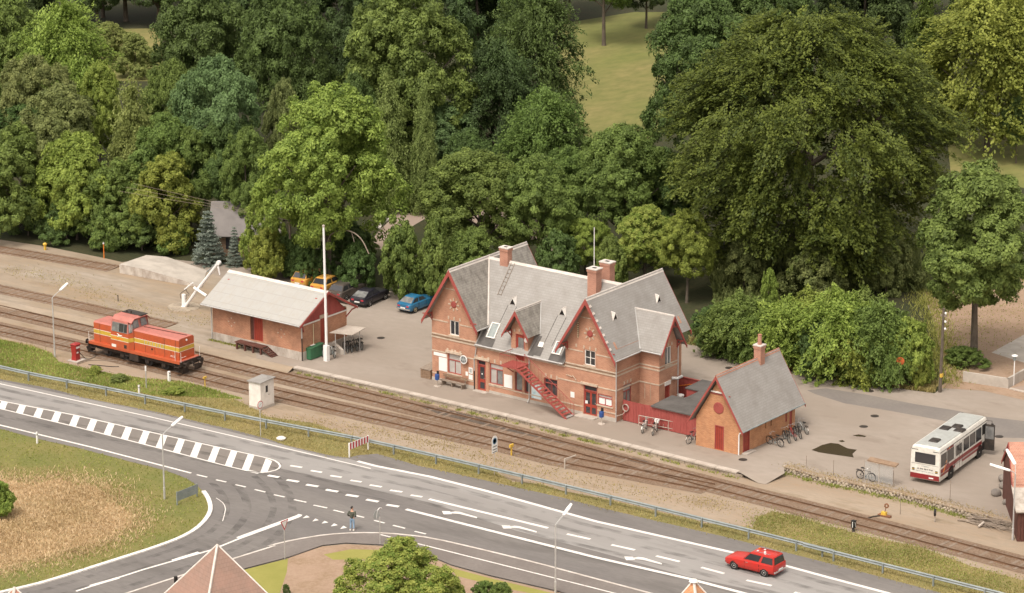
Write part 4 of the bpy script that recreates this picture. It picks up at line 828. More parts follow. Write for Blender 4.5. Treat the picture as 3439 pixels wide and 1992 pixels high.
band(fs, 'x', X1, Yf, -.15-fy, 3.0, .12, .05, 'whitepaint'); band(fs, 'x', X1, .83-fy, Yb, 3.0, .12, .05, 'whitepaint')
B(X1+.02, X1+.06, -.2-fy, .85-fy, 3.1, 3.42).build('lintel', 'lightstone', fs)
door(fs, 'y', Yf, -17.25-fx, -16.2-fx, .85, 2.95, glazed=False, handle=False); B(-17.62-fx, -17.25-fx, Yf+.1, Yf+.16, .85, 2.95).build('sliding_leaf', 'woodred', fs)
door(fs, 'x', X1, -.1-fy, .78-fy, .75, 3.1, glazed=False, rec=.1)
for a in (-19.72-fx, -14.15-fx):
    for k in range(8):
        t = k*PI/4; MB().obox((a+.34*math.cos(t), Yf-.01, 2.0+.34*math.sin(t)), (.12,.06,.09), Matrix.Rotation(-t,3,'Y')).build('ring_brick', 'lightstone' if k % 2 == 0 else 'brick_chim', fs)
pipe(fs, [(X1-.1,Yf-.75,3.2),(X1+.04,Yf-.08,2.95),(X1+.05,Yf-.08,2.0)], .06); pipe(fs, [(X1+.05,Yf-.08,2.0),(X1+.05,Yf-.08,.05)], .05, 'blackmetal')
pipe(fs, [(X0-.06,Yf-.1,3.2),(X0-.06,Yf-.1,.1)], .05, 'zincgrey')
pipe(fs, [(X1+.04,-1.05-fy,2.9),(X1+.04,-1.05-fy,.8)], .03, 'cream', 'conduit')
# timber loading stage with steps
ls = T('loading_stage', 'weathered red timber loading stage with steps against the goods shed', 'platform', (-17.1, -2.95, 0)); lx, ly = -17.1, -2.95
for i in range(6): B(-18.7-lx, -15.6-lx, -3.30-ly+i*.125, -3.19-ly+i*.125, .58, .66).build('plank', 'woodred', ls)
for x in (-18.5,-17.6,-16.7,-15.85):
    B(x-lx-.07, x-lx+.07, -3.28-ly, -3.14-ly, 0, .58).build('post', 'woodred', ls); MB().tube([(x-lx,-2.56-ly,.12),(x-lx,-3.2-ly,.52)], .06, 4).build('brace', 'woodred', ls)
for i in range(5): z = .5-i*.11; x = -15.5-lx+i*.2; B(x-.02, x+.18, -3.28-ly, -2.6-ly, z-.03, z+.02).build('step', 'woodred', ls)
for y in (-3.28, -2.58): MB().prism([(-15.6-lx,y-ly,.6),(-14.5-lx,y-ly,.0),(-14.7-lx,y-ly,.0),(-15.6-lx,y-ly,.45)], (0,.05,0)).build('stringer', 'woodred', ls)

# --- outhouse (gabled hut)
hu = T('gabled_outhouse', 'small brick gabled outhouse with tall chimney and round red window', 'outbuilding', (28.57, 3.1, 0)); hx, hy = 28.57, 3.1
X0, X1, Yf, Yb = -2.0, 2.0, -.86-hy, 7.0-hy; zw = 2.35
w = MB(); skin(w, 'y', Yf, X0, X1, 0, zw, [(28.3-hx, 29.14-hx, .05, 2.0)], .22); w.prism([(X0,Yf,zw),(X1,Yf,zw),(.1,Yf,5.5),(-.1,Yf,5.5)], (0,.22,0))
w.box(X0, X0+.22, Yf+.22, Yb, 0, zw); w.box(X0+.22, X1, Yb-.22, Yb, 0, zw); w.prism([(X0,Yb,zw),(X1,Yb,zw),(.1,Yb,5.5),(-.1,Yb,5.5)], (0,-.22,0))
skin(w, 'x', X1, Yf+.22, Yb-.22, 0, zw, [(-.38-hy, .5-hy, .05, 1.9), (2.7-hy,2.85-hy,1.15,1.75), (3.5-hy,3.65-hy,1.15,1.75), (5.6-hy,5.85-hy,.9,1.9), (6.2-hy,6.6-hy,.05,1.9)], .22); w.build('wall', 'brick_hut', hu)
B(X0+.3, X1-.3, Yf+.4, Yb-.3, .02, 2.2).build('dark_room', 'dark', hu)
gable_roof(hu, 'y', 0, 2.5, -1.25-hy, 7.6-hy, 6.08, 2.05, capw=.14, cap='brick_chim'); barge(hu, 'y', 0, 2.5, -1.25-hy, 6.08, 2.05, w=.16); barge(hu, 'y', 0, 2.5, 7.66-hy, 6.08, 2.05, w=.16)
door(hu, 'y', Yf, 28.3-hx, 29.14-hx, .05, 2.0, glazed=False, rec=.06, handle=False); MB().lathe([(.46,-.03),(.46,.03),(.4,.05)], 20, Mt((28.62-hx, Yf-.01, 3.4), 'X', PI/2)).build('round_window', 'redpaint', hu)
B(27.95-hx, 29.25-hx, Yf-.12, Yf-.02, 4.62, 4.72).build('strip_light', 'whitepaint', hu); MB().tube([(-1.1,Yf-.02,4.5),(1.1,Yf-.02,4.5)], .05, 4).build('collar_tie', 'redpaint', hu)
door(hu, 'x', X1, -.38-hy, .5-hy, .05, 1.9, glazed=False, rec=.05, handle=False); B(X1+.01, X1+.5, -.55-hy, .75-hy, 0, .07).build('door_step', 'concrete', hu)
for a in (2.7, 3.5): fb(MB(), 'x', X1, a-hy, a+.15-hy, 1.15, 1.75, -.2, -.15).build('slit_window', 'wood', hu)
for a, b in ((5.6,5.85),(6.2,6.6)): fb(MB(), 'x', X1, a-hy, b-hy, .05 if a > 6 else .9, 1.9, -.1, -.05).build('door', 'redpaint', hu)
MB().tube([(2.52,-1.25-hy,2.0),(2.52,7.6-hy,2.0)], .06, 6).build('gutter', 'galv', hu); pipe(hu, [(2.5,-1.2-hy,1.98),(2.05,Yf-.08,1.78),(1.98,Yf-.08,1.6),(1.98,Yf-.08,.02)], .05, 'whitepole')
chimney(hu, .05, 4.75-hy, .62, .62, 4.9, 7.1); MB().lathe([(.17,0),(.15,.75),(.17,.8)], 10, Mt((.05,4.75-hy,7.1))).build('chimney_pot', 'brick_chim', hu)

# --- red fence and flat-roofed sheds between station and outhouse
fe = T('board_fence', 'red vertical board fence between the station and the outhouse', 'fence', (22.5, .65, 0))
n = 30
for i in range(n):
    x = 18.62 + (26.5-18.62)*i/n - 22.5; wd_ = (26.5-18.62)/n; B(x+.006, x+wd_-.006, -.02+random.uniform(-.006,.006), .02, .04, 1.72+random.uniform(-.01,.01)).build('board', 'redboard', fe)
for z in (.4,1.4): B(-3.88,4.0,.02,.09,z,z+.1).build('rail', 'redboard', fe)
for x in (18.66,21.1,23.6,26.4): B(x-22.5-.05,x-22.5+.05,.09,.19,0,1.7).build('post', 'redboard', fe)
hr = MB(); hr.lathe([(.26,-.05),(.30,-.05),(.30,.05),(.26,.05),(.26,-.05)], 16, Mt((18.95-22.5,-.1,1.15), 'X', PI/2)); hr.tube([(18.95-22.5,-.12,.85),(18.75-22.5,-.2,.6),(18.55-22.5,-.75,.55)], .03, 5); hr.build('hose_reel', 'coping', fe)
ft = T('flat_roof_shed', 'flat black felt roof of the red store sheds behind the board fence', 'shed', (24.4, 3.2, 0)); bx, by = 24.4, 3.2
MB().slab([(21.4-bx,.45-by,1.82),(26.52-bx,.45-by,1.82),(26.52-bx,3.4-by,1.92),(21.4-bx,3.4-by,1.92)], .09).build('roof', 'felt', ft)
MB().slab([(22.6-bx,3.42-by,1.92),(26.52-bx,3.42-by,1.92),(26.52-bx,5.5-by,1.95),(22.6-bx,5.5-by,1.95)], .09).build('roof', 'felt', ft)
MB().slab([(21.2-bx,5.52-by,1.95),(26.52-bx,5.52-by,1.95),(26.52-bx,8.0-by,2.0),(21.2-bx,8.0-by,2.0)], .09).build('roof', 'felt', ft)
for q in ((21.5,26.45,.75,.8,0,1.74),(21.5,21.55,.8,3.3,0,1.8),(21.55,22.6,3.25,3.3,0,1.82),(22.7,22.75,3.3,5.5,0,1.85),(21.3,22.7,5.6,5.65,0,1.85),(21.3,21.35,5.65,7.9,0,1.9),(21.35,26.4,7.85,7.9,0,1.9)): B(q[0]-bx,q[1]-bx,q[2]-by,q[3]-by,q[4],q[5]).build('board_wall', 'redboard', ft)
rf = T('yard_screen', 'red timber screen with capping rail closing off the back yard of the station', 'fence', (19.9, 8.0, 0))
for i in range(10): B(-1.45+i*.285,-1.45+i*.285+.275,-.02,.02,.02,1.8).build('board', 'redboard', rf)
B(-1.5,1.45,-.08,.08,1.8,1.86).build('capping', 'redpaint', rf); MB().tube([(-1.4,-.06,.9),(1.3,-.06,1.7)], .04, 4).build('brace', 'orange', rf)
for i, (x, y, hh) in enumerate(((20.3,6.2,.95),(21.0,6.0,.8))):
    s_ = T('dust_bin', ('tall pale paper sack standing in a rack in the back yard', 'squat pale bin with lid in the back yard')[i], 'bin', (x, y, 0)); MB().lathe([(.24,0),(.30,hh*.9),(.30,hh)], 10).build('body', 'coping', s_); MB().lathe([(.32,hh),(.32,hh+.05),(.2,hh+.1)], 10).build('lid', 'poster', s_)
# ================================================================== VEHICLES
def wheel(par, c, r, w, name='wheel', hub='hub', side=1, rimr=.62):
    """axle along local y; side is the outer side"""
    M = Matrix.Translation(c) @ Matrix.Rotation(-PI/2*side, 4, 'X')
    o = MB().lathe([(r*.6,-w/2),(r*.93,-w/2),(r,-w/2+.03),(r,w/2-.03),(r*.93,w/2),(r*.62,w/2)], 18, M).build(name, 'tyre', par, smooth=True)
    MB().lathe([(.0,w/2-.05),(r*rimr,w/2-.05),(r*rimr,w/2+.006),(r*rimr*.88,w/2+.008),(r*rimr*.8,w/2-.03),(r*.2,w/2-.01),(r*.12,w/2+.02),(0,w/2+.02)], 16, M).build('rim', hub, o, smooth=True)
    return o
def car(name, label, loc, rz, paint, L=4.1, W=1.64, hood=.86, belt=.90, tail=.92, roof=1.38, wb=2.45, cab=(-1.95,.75), rf=(-1.55,.05), zb=.24, wagon=False, hub='hub', group=None, sidewin=2, rearglass='glass_pale'):
    """x forward; cab = belt-level extent of the glasshouse, rf = roof extent"""
    c = T(name, label, 'car', loc, rz, group); h = L/2
    st_ = [(-h,.80,zb+.16,tail-.07), (-h+.10,.93,zb+.02,tail-.01), (-h+.45,1,zb,tail), (cab[0],1,zb,tail+.005), (-wb/2,1,zb-.02,belt), (0,1,zb-.03,belt), (cab[1],1,zb-.03,belt-.005), (wb/2-.15,1,zb-.02,hood+.01), (h-.5,.985,zb,hood-.04), (h-.12,.94,zb+.03,hood-.09), (h,.86,zb+.14,hood-.16)]
    st_ = sorted(st_, key=lambda q: q[0]); rings = []
    for x, kw, z0, z1 in st_:
        w2 = W/2*kw; zm = z0 + (z1-z0)*.55
        rings.append([(x,-w2*.90,z0),(x,-w2*.985,z0+.1),(x,-w2,zm),(x,-w2*.975,z1-.05),(x,-w2*.90,z1),(x,-w2*.45,z1+.022),(x,w2*.45,z1+.022),(x,w2*.90,z1),(x,w2*.975,z1-.05),(x,w2,zm),(x,w2*.985,z0+.1),(x,w2*.90,z0)])
    MB().loft(rings).build('body', paint, c, smooth=True)
    # glasshouse
    wbelt, wroof = W/2*.90, W/2*.72; zb_ = belt-.03
    r = [[(cab[1],-wbelt,zb_),(rf[1],-wroof,roof-.03),(rf[1]-.12,-wroof*.9,roof),(rf[0]+.15,-wroof*.9,roof),(rf[0],-wroof,roof-.04),(cab[0],-wbelt,zb_)]]
    r.append([(x,-y,z) for x, y, z in r[0]])
    cabn = MB(); a, b = r; n = 6; cabn.add(a+b, [tuple(range(n)), tuple(range(2*n-1,n-1,-1))] + [(i,n+i,n+i+1,i+1) for i in range(n-1)]); cabn.build('cabin', paint, c, bevel=.03, smooth=True)
    def glass(q, nm='window', mm='glass', ins=.0):
        q = [Vector(p) for p in q]; nr = (q[1]-q[0]).cross(q[2]-q[0]).normalized(); ctr = sum(q, Vector())/len(q)
        if nr.dot(ctr - Vector((ctr.x*.9, 0, .8))) < 0: nr = -nr
        MB().prism([p+nr*.002 for p in q], nr*.012).build(nm, mm, c)
    lerp = lambda p, q, t: tuple(Vector(p)*(1-t) + Vector(q)*t)
    # front and rear glass
    for bx_, rx_, nm, mm in ((cab[1], rf[1], 'windscreen', 'glass'), (cab[0], rf[0], 'rear_window', rearglass)):
        pb = [(bx_, s*wbelt*.9, zb_) for s in (-1,1)]; pt = [(rx_, s*wroof*.9, roof-.035) for s in (-1,1)]
        glass([lerp(pb[0],pt[0],.14), lerp(pb[1],pt[1],.14), lerp(pb[1],pt[1],.9), lerp(pb[0],pt[0],.9)], nm, mm)
    for s in (-1, 1):
        xs = [cab[0]+ (cab[1]-cab[0])*t for t in ([0,1] if sidewin == 1 else [0,.46,1] if sidewin == 2 else [0,.28,.62,1])]
        for i in range(len(xs)-1):
            def at_(x, t): xr = rf[0] + (rf[1]-rf[0])*(x-cab[0])/(cab[1]-cab[0]); return lerp((x, s*wbelt, zb_), (xr, s*wroof, roof-.035), t)
            e = .09; glass([at_(xs[i]+e*1.3,.16), at_(xs[i+1]-e,.16), at_(xs[i+1]-e,.86), at_(xs[i]+e*1.3,.86)], 'side_window')
        for sx in (-1, 1):
            wheel(c, (sx*wb/2, s*(W/2-.085), .29), .29, .17, side=s, hub=hub)
            MB().lathe([(.0,-.002),(.345,-.002),(.345,.006),(0,.006)], 18, Matrix.Translation((sx*wb/2, s*(W/2*.985), .30)) @ Matrix.Rotation(-PI/2*s, 4, 'X')).build('wheel_arch', 'dark', c)
        B(-h-.012, -h+.05, s*W*.30-.13, s*W*.30+.13, tail-.26, tail-.12).build('tail_light', 'signred', c); B(h-.06, h+.012, s*W*.28-.14, s*W*.28+.14, hood-.35, hood-.2).build('headlight', 'chrome', c)
        for xd in (cab[1]-.25, cab[0]+(cab[1]-cab[0])*.46, -wb/2+.42): B(xd-.008, xd+.008, s*W/2*.99-.012, s*W/2*.99+.006, zb+.1, belt-.06).build('door_gap', 'dark', c)
        B(.1, .28, s*(W/2-.012)-.012, s*(W/2-.012)+.012, belt-.13, belt-.10).build('door_handle', 'chrome', c)
    for x, nm in ((-h-.05,'rear_bumper'),(h-.03,'front_bumper')): B(x, x+.09, -W/2*.9, W/2*.9, .36, .47).build(nm, 'chrome' if paint != 'carnavy' else 'blackmetal', c)
    B(-h-.065, -h-.05, -.26, .26, .48, .59).build('number_plate', 'poster', c)
    return c
def heading(a, b): return math.atan2(b[1]-a[1], b[0]-a[0])
# red estate car on the road
ra, rb_ = P(*z8([(0,612)])[0], GZ), P(*z8([(1560,995)])[0], GZ)
wag = car('estate_car', 'red high-roofed estate car driving along the main road', (44.25,-19.72,GZ+.012), heading(rb_, ra), 'carred', L=4.05, W=1.66, hood=.84, belt=.87, tail=.90, roof=1.50, wb=2.45, cab=(-1.98,.62), rf=(-1.86,.02), wagon=True, sidewin=2, rearglass='glass')
for x, y, mm in ((-.15,-.32,'orange'),(-.3,.15,'poster'),(-.85,.1,'poster'),(-.95,.28,'poster'),(-1.08,.42,'poster'),(-.6,-.3,'poster')): B(x-.06,x+.06,y-.06,y+.06,1.5,1.545).build('roof_decoration', mm, wag)
MB().tube([(-.25,-.45,1.56),(-1.5,-.45,1.56)], .018, 4).build('roof_rail', 'chrome', wag); MB().tube([(-.25,.45,1.56),(-1.5,.45,1.56)], .018, 4).build('roof_rail', 'chrome', wag)
for x in (-.3,-1.4):
    for y in (-.45,.45): MB().tube([(x,y,1.46),(x,y,1.56)], .015, 4).build('rail_foot', 'chrome', wag)
car('hatchback_car', 'blue fastback car parked beside the station gable', (-13.85,15.25,0), R(91), 'carblue', L=3.9, W=1.6, tail=.86, roof=1.34, cab=(-1.72,.62), rf=(-.95,.0), wb=2.4, hub='cream', group='cars parked behind the goods shed')
car('hatchback_car', 'black hatchback with bright wheels parked between the blue and grey cars', (-18.45,14.35,0), R(97), 'carnavy', L=4.1, W=1.66, tail=.88, roof=1.32, cab=(-2.0,.65), rf=(-.95,.0), wb=2.55, group='cars parked behind the goods shed')
car('saloon_car', 'dull grey-brown car parked between the black car and the yellow cars', (-21.35,14.6,0), R(97), 'cargrey', L=4.2, W=1.66, tail=.9, roof=1.38, cab=(-1.85,.65), rf=(-1.35,.0), wb=2.55, group='cars parked behind the goods shed', rearglass='glass')
y1 = car('saloon_car', 'yellow car parked next to the grey car, partly behind the shed roof', (-23.9,15.3,0), R(97), 'caryellow', L=4.2, W=1.66, tail=.9, roof=1.40, cab=(-1.85,.65), rf=(-1.3,.0), wb=2.55, group='cars parked behind the goods shed', rearglass='glass')
y2 = car('saloon_car', 'yellow car at the end of the parked row, mostly behind the shed roof', (-26.6,15.9,0), R(97), 'caryellow', L=4.4, W=1.7, tail=.92, roof=1.44, cab=(-2.0,.65), rf=(-1.6,.0), wb=2.6, group='cars parked behind the goods shed', rearglass='glass')

# --- diesel locomotive
lo = T('diesel_locomotive', 'orange-red diesel shunting locomotive with yellow and white stripe standing on the track', 'locomotive', (-23.17,-9.84,RZ), R(.5))
def lp(x0,x1,y0,y1,z0,z1,n,mm,par=lo,bev=0): return B(x0,x1,y0,y1,z0,z1).build(n, mm, par, bevel=bev)
FZ = 1.15
lp(-4.95,5.35,-1.25,1.25,FZ-.22,FZ,'frame','locored'); lp(-4.9,5.3,-1.0,1.0,.62,FZ-.22,'sill','underframe')
# hoods: chamfered top edges
def hood(x0,x1,hw,z0,z1,name,nose):
    prof = [(-hw,z0),(-hw,z1-.12),(-hw+.16,z1),(hw-.16,z1),(hw,z1-.12),(hw,z0)]
    o = MB().prism([(x0,y,z) for y,z in prof], (x1-x0,0,0)).build(name, 'locored', lo, smooth=False)
    MB().prism([(x0+.02,-hw+.16,z1+.001),(x1-.02,-hw+.16,z1+.001),(x1-.02,hw-.16,z1+.001),(x0+.02,hw-.16,z1+.001)],(0,0,.012)).build('roof_panel','locoroof',o)
    MB().prism([(x0+.02,-hw-.001,z1-.119),(x1-.02,-hw-.001,z1-.119),(x1-.02,-hw+.159,z1+.002),(x0+.02,-hw+.159,z1+.002)],(0,-.004,.006)).build('roof_panel','locoroof',o)
    return o
fh = hood(-.05,5.02,.92,FZ,2.95,'front_hood',1); rh = hood(-4.55,-2.28,.98,FZ,2.92,'rear_hood',-1)
# cab: wide body, tumblehome upper part
cb = MB().prism([(-2.32,-1.28,FZ-.12),(-2.32,-1.28,2.55),(-2.32,1.28,2.55),(-2.32,1.28,FZ-.12)],(2.0,0,0)).build('cab','locored',lo)
MB().loft([[(-.32,-1.28,FZ-.12),(-.32,-1.28,2.55),(-.32,1.28,2.55),(-.32,1.28,FZ-.12)],[(-.02,-.95,FZ-.12),(-.02,-.95,2.7),(-.02,.95,2.7),(-.02,.95,FZ-.12)]]).build('cab_front','locored',lo)
MB().loft([[(-2.32,-1.28,2.55),(-2.28,-1.12,3.55),(-2.25,-.8,3.85),(-2.25,.8,3.85),(-2.28,1.12,3.55),(-2.32,1.28,2.55)],[(-.32,-1.28,2.55),(-.45,-1.12,3.55),(-.45,-.8,3.85),(-.45,.8,3.85),(-.45,1.12,3.55),(-.32,1.28,2.55)]]).build('cab_upper','locoroof',lo)
lp(-2.22,-.1,.05,.95,3.86,3.9,'cab_roof','blackmetal'); MB().slab([(-.45,-1.15,3.56),(-.05,-1.15,3.50),(-.05,-.8,3.80),(-.45,-.8,3.88)],.04).build('visor','locoroof',lo); MB().slab([(-.45,-.8,3.88),(-.05,-.8,3.80),(-.05,.8,3.80),(-.45,.8,3.88)],.04).build('visor','locoroof',lo); MB().slab([(-.45,1.15,3.56),(-.05,1.15,3.50),(-.05,.8,3.80),(-.45,.8,3.88)],.04).build('visor','redpaint',lo)
for y in (-.2,.3): MB().lathe([(.07,0),(.07,.18),(.0,.2)],8,Mt((-1.6+y,.2,3.88))).build('horn','blackmetal',lo)
# side windows (sloping glass band) in three lights
for i,(xa,xb) in enumerate(((-2.12,-1.42),(-1.38,-.86),(-.82,-.5))):
    for s in (-1,1):
        q = [(xa,s*1.285,2.62),(xb,s*1.285,2.62),(xb,s*1.175,3.30),(xa+.02,s*1.175,3.30)]
        MB().prism(q,(0,s*.012,.002)).build('side_window',('glass_pale','glass','glass')[i],cb)
    for s in (-1,1): MB().tube([(xa-.025,s*1.30,2.6),(xa-.02,s*1.185,3.33)],.022,4).build('window_frame','galv',cb)
for s in (-1,1):
    MB().tube([(-2.15,s*1.3,2.6),(-.46,s*1.3,2.6)],.022,4).build('window_frame','galv',cb); MB().tube([(-2.15,s*1.18,3.33),(-.48,s*1.18,3.33)],.022,4).build('window_frame','galv',cb)
    MB().prism([(-.30,s*1.22,2.62),(-.1,s*.98,2.72),(-.12,s*.9,3.36),(-.42,s*1.1,3.34)],(.012,s*.012,0)).build('quarter_window','glass_pale',cb)
    MB().prism([(-.13,s*.85,2.98),(-.13,s*.15,2.98),(-.28,s*.15,3.58),(-.28,s*.75,3.58)],(.03,0,.008)).build('front_window','glass_pale',cb)
MB().prism([(-.05,-1.0,2.6),(-.05,1.0,2.6),(-.33,1.1,3.62),(-.33,-1.1,3.62)],(-.05,0,0)).build('front_bulkhead','locoroof',lo)
# stripe: yellow with white edges, wraps hood ends and cab
def stripe(x0,x1,hw,zc,ends=''):
    for s in (-1,1):
        B(x0,x1,s*hw-.006,s*hw+.006,zc-.17,zc+.17).build('yellow_stripe','locoyellow',lo)
        for z in (zc-.2,zc+.17): B(x0,x1,s*hw-.008,s*hw+.008,z,z+.035).build('white_line','whitepaint',lo)
    for e in ends:
        x = x1 if e=='f' else x0; B(x-.006,x+.006,-hw,hw,zc-.17,zc+.17).build('yellow_stripe','locoyellow',lo)
        for z in (zc-.2,zc+.17): B(x-.008,x+.008,-hw,hw,z,z+.035).build('white_line','whitepaint',lo)
stripe(-.02,5.02,.92,2.05,'f'); stripe(-4.55,-2.32,.98,2.05,'r'); stripe(-2.33,-.32,1.285,2.0)
for s in (-1,1):
    MB().prism([(-.32,s*1.285,1.83),(-.02,s*.955,1.88),(-.02,s*.955,2.22),(-.32,s*1.285,2.17)],(.006,s*.006,0)).build('yellow_stripe','locoyellow',lo)
    # doors and panel joints, louvres, grille
    for x in (.0,1.25,2.3,3.4,4.1,4.65): lp(x-.012,x+.012,s*.925-.006,s*.925+.006,FZ,2.82 if x in (.0,4.65,3.4) else 1.8,'panel_joint','blackmetal')
    for x in (-3.85,): lp(x-.012,x+.012,s*.985-.006,s*.985+.006,FZ,2.8,'panel_joint','blackmetal')
    for i in range(14): lp(1.0+i*.17,1.1+i*.17,s*.925-.008,s*.925+.008,2.28,2.72,'louvre','locored')
    for i in range(8): lp(1.15+i*.3,1.2+i*.3,s*.932-.006,s*.932+.006,1.9,2.2,'letter_bar','signgrey')
    lp(-.85,-.55,s*1.285-.01,s*1.285+.01,1.25,1.55,'grille','blackmetal'); lp(-2.25,-1.75,s*1.285-.006,s*1.285+.006,1.18,1.42,'builder_plate','whitepaint')
    lp(-2.2,-.9,s*1.29-.004,s*1.29+.004,1.92,2.06,'script_lettering','orange')
    MB().lathe([(0,0),(.09,0),(.09,.02),(0,.02)],10,Mt((2.0,s*.93,1.6),'X',-PI/2*s)).build('filler_cap','blackmetal',lo)
    lp(3.95,4.45,s*.94-.001,s*.94+.001,1.28,1.45,'number_panel','locored')
    MB().tube([(4.8,s*1.2,FZ),(4.8,s*1.2,2.0)],.02,5).build('grab_rail','whitepaint',lo)
text('M13', .26, 'poster', lo, Matrix.Translation((4.3,-.945,1.38)) @ Matrix.Rotation(PI/2,4,'X'))
# winged emblem on the cab side
MB().prism([(-1.62,-1.29,2.42),(-1.5,-1.29,2.44),(-1.3,-1.29,2.34),(-1.02,-1.29,2.32),(-1.02,-1.29,2.27),(-1.3,-1.29,2.25),(-1.5,-1.29,2.14),(-1.62,-1.29,2.15),(-1.42,-1.29,2.29)],(0,-.012,0)).build('emblem','poster',lo)
MB().lathe([(0,0),(.09,0),(.09,.05),(0,.06)],10,Mt((5.02,0,2.72),'Y',PI/2)).build('headlamp','poster',lo); MB().tube([(.2,.12,2.99),(4.4,.35,2.99),(4.75,.4,2.99)],.035,5).build('exhaust_pipe','woodred',lo)
# underframe: wheels, rods, axleboxes, buffer beams, steps
for x in (-3.2,-1.35,1.45,3.3):
    for s in (-1,1):
        wheel(lo,(x,s*.75,.46),.46,.13,side=s,hub='underframe'); lp(x-.2,x+.2,s*.95-.08,s*.95+.08,.32,.62,'axle_box','underframe')
    MB().tube([(x,-.7,.46),(x,.7,.46)],.08,6).build('axle','underframe',lo)
for s in (-1,1):
    lp(-4.3,-.4,s*.9-.05,s*.9+.05,.55,.95,'side_frame','underframe'); lp(.7,4.4,s*.9-.05,s*.9+.05,.55,.95,'side_frame','underframe'); lp(-.35,.65,s*.95-.25,s*.95+.15,.3,.9,'fuel_tank','underframe')
    for x in (-4.55,-.6,4.95):
        for z in (.25,.6): lp(x-.25,x+.25,s*1.18-.1,s*1.18+.1,z,z+.04,'step','underframe')
        for dx in (-.25,.25): lp(x+dx-.02,x+dx+.02,s*1.2-.02,s*1.2+.02,.2,FZ-.2,'step_hanger','underframe')
for x,d in ((5.35,1),(-4.95,-1)):
    lp(min(x,x+d*.1),max(x,x+d*.1),-1.28,1.28,.72,1.12,'buffer_beam','underframe')
    for s in (-1,1):
        MB().lathe([(.09,0),(.09,.38),(.22,.40),(.22,.45)],12,Mt((x+d*.1,s*.87,.95),'Y',d*PI/2)).build('buffer','underframe',lo); MB().tube([(x+d*.05,s*1.15,1.12),(x+d*.05,s*1.15,1.95)],.022,5).build('hand_rail','whitepaint',lo)
        MB().prism([(x+d*.12,s*.35,.12),(x+d*.12,s*1.2,.12),(x+d*.3,s*1.25,.6),(x+d*.12,s*.4,.65)],(d*.03,0,0)).build('snow_plough','underframe',lo)
    MB().tube([(x+d*.05,-1.15,1.5),(x+d*.05,-.5,1.5)],.018,4).build('hand_rail','whitepaint',lo); MB().tube([(x+d*.1,0,.95),(x+d*.35,0,.9),(x+d*.4,0,.6)],.05,5).build('coupling','underframe',lo)
MB().tube([(5.2,-1.2,FZ+.02),(5.42,-.9,FZ+.04),(5.42,.9,FZ+.04),(5.2,1.2,FZ+.02)],.05,5).build('front_step_edge','locoroof',lo)

# --- bus
bu = T('bus', 'white and dark red single-decker bus parked in the yard with its front door open', 'bus', (44.72,6.30,0), R(90+6.5))
Lb, Wb, Hb = 9.05, 2.42, 2.92; h = Lb/2; y2_ = Wb/2
def ring(x, kw=1.0, kt=1.0, zb_=.34): w = y2_*kw; t = Hb*kt; return [(x,-w*.96,zb_),(x,-w,zb_+.2),(x,-w,1.35),(x,-w*.965,t-.28),(x,-w*.88,t-.05),(x,-w*.6,t),(x,w*.6,t),(x,w*.88,t-.05),(x,w*.965,t-.28),(x,w,1.35),(x,w,zb_+.2),(x,w*.96,zb_)]
MB().loft([ring(-h,.96,.975,.40),ring(-h+.06,.985,.99),ring(-h+.25),ring(h-.3),ring(h-.08,.985,.985),ring(h,.95,.96,.4)]).build('body','buswhite',bu,smooth=True)
B(-h+.35,h-.3,-y2_*.80,y2_*.80,Hb-.03,Hb+.012).build('roof','busroof',bu,bevel=.01)
for x,y in ((-2.9,-.02),(.15,.45),(.95,-.18),(.25,-.68)): MB().loft([[(x-.4,y-.38,Hb+.01),(x+.4,y-.38,Hb+.01),(x+.4,y+.38,Hb+.01),(x-.4,y+.38,Hb+.01)],[(x-.33,y-.3,Hb+.13),(x+.33,y-.3,Hb+.13),(x+.33,y+.3,Hb+.13),(x-.33,y+.3,Hb+.13)]]).build('roof_hatch','blackmetal',bu)
def side(s,x0,x1,z0,z1,d0,d1,n,mm,par=bu): 
    k = lambda z: y2_*(1 - .035*max(0,min(1,(z-1.35)/1.29)))
    return MB().prism([(x0,s*(k(z0)+d0),z0),(x1,s*(k(z0)+d0),z0),(x1,s*(k(z1)+d0),z1),(x0,s*(k(z1)+d0),z1)],(0,s*(d1-d0),0)).build(n,mm,par)
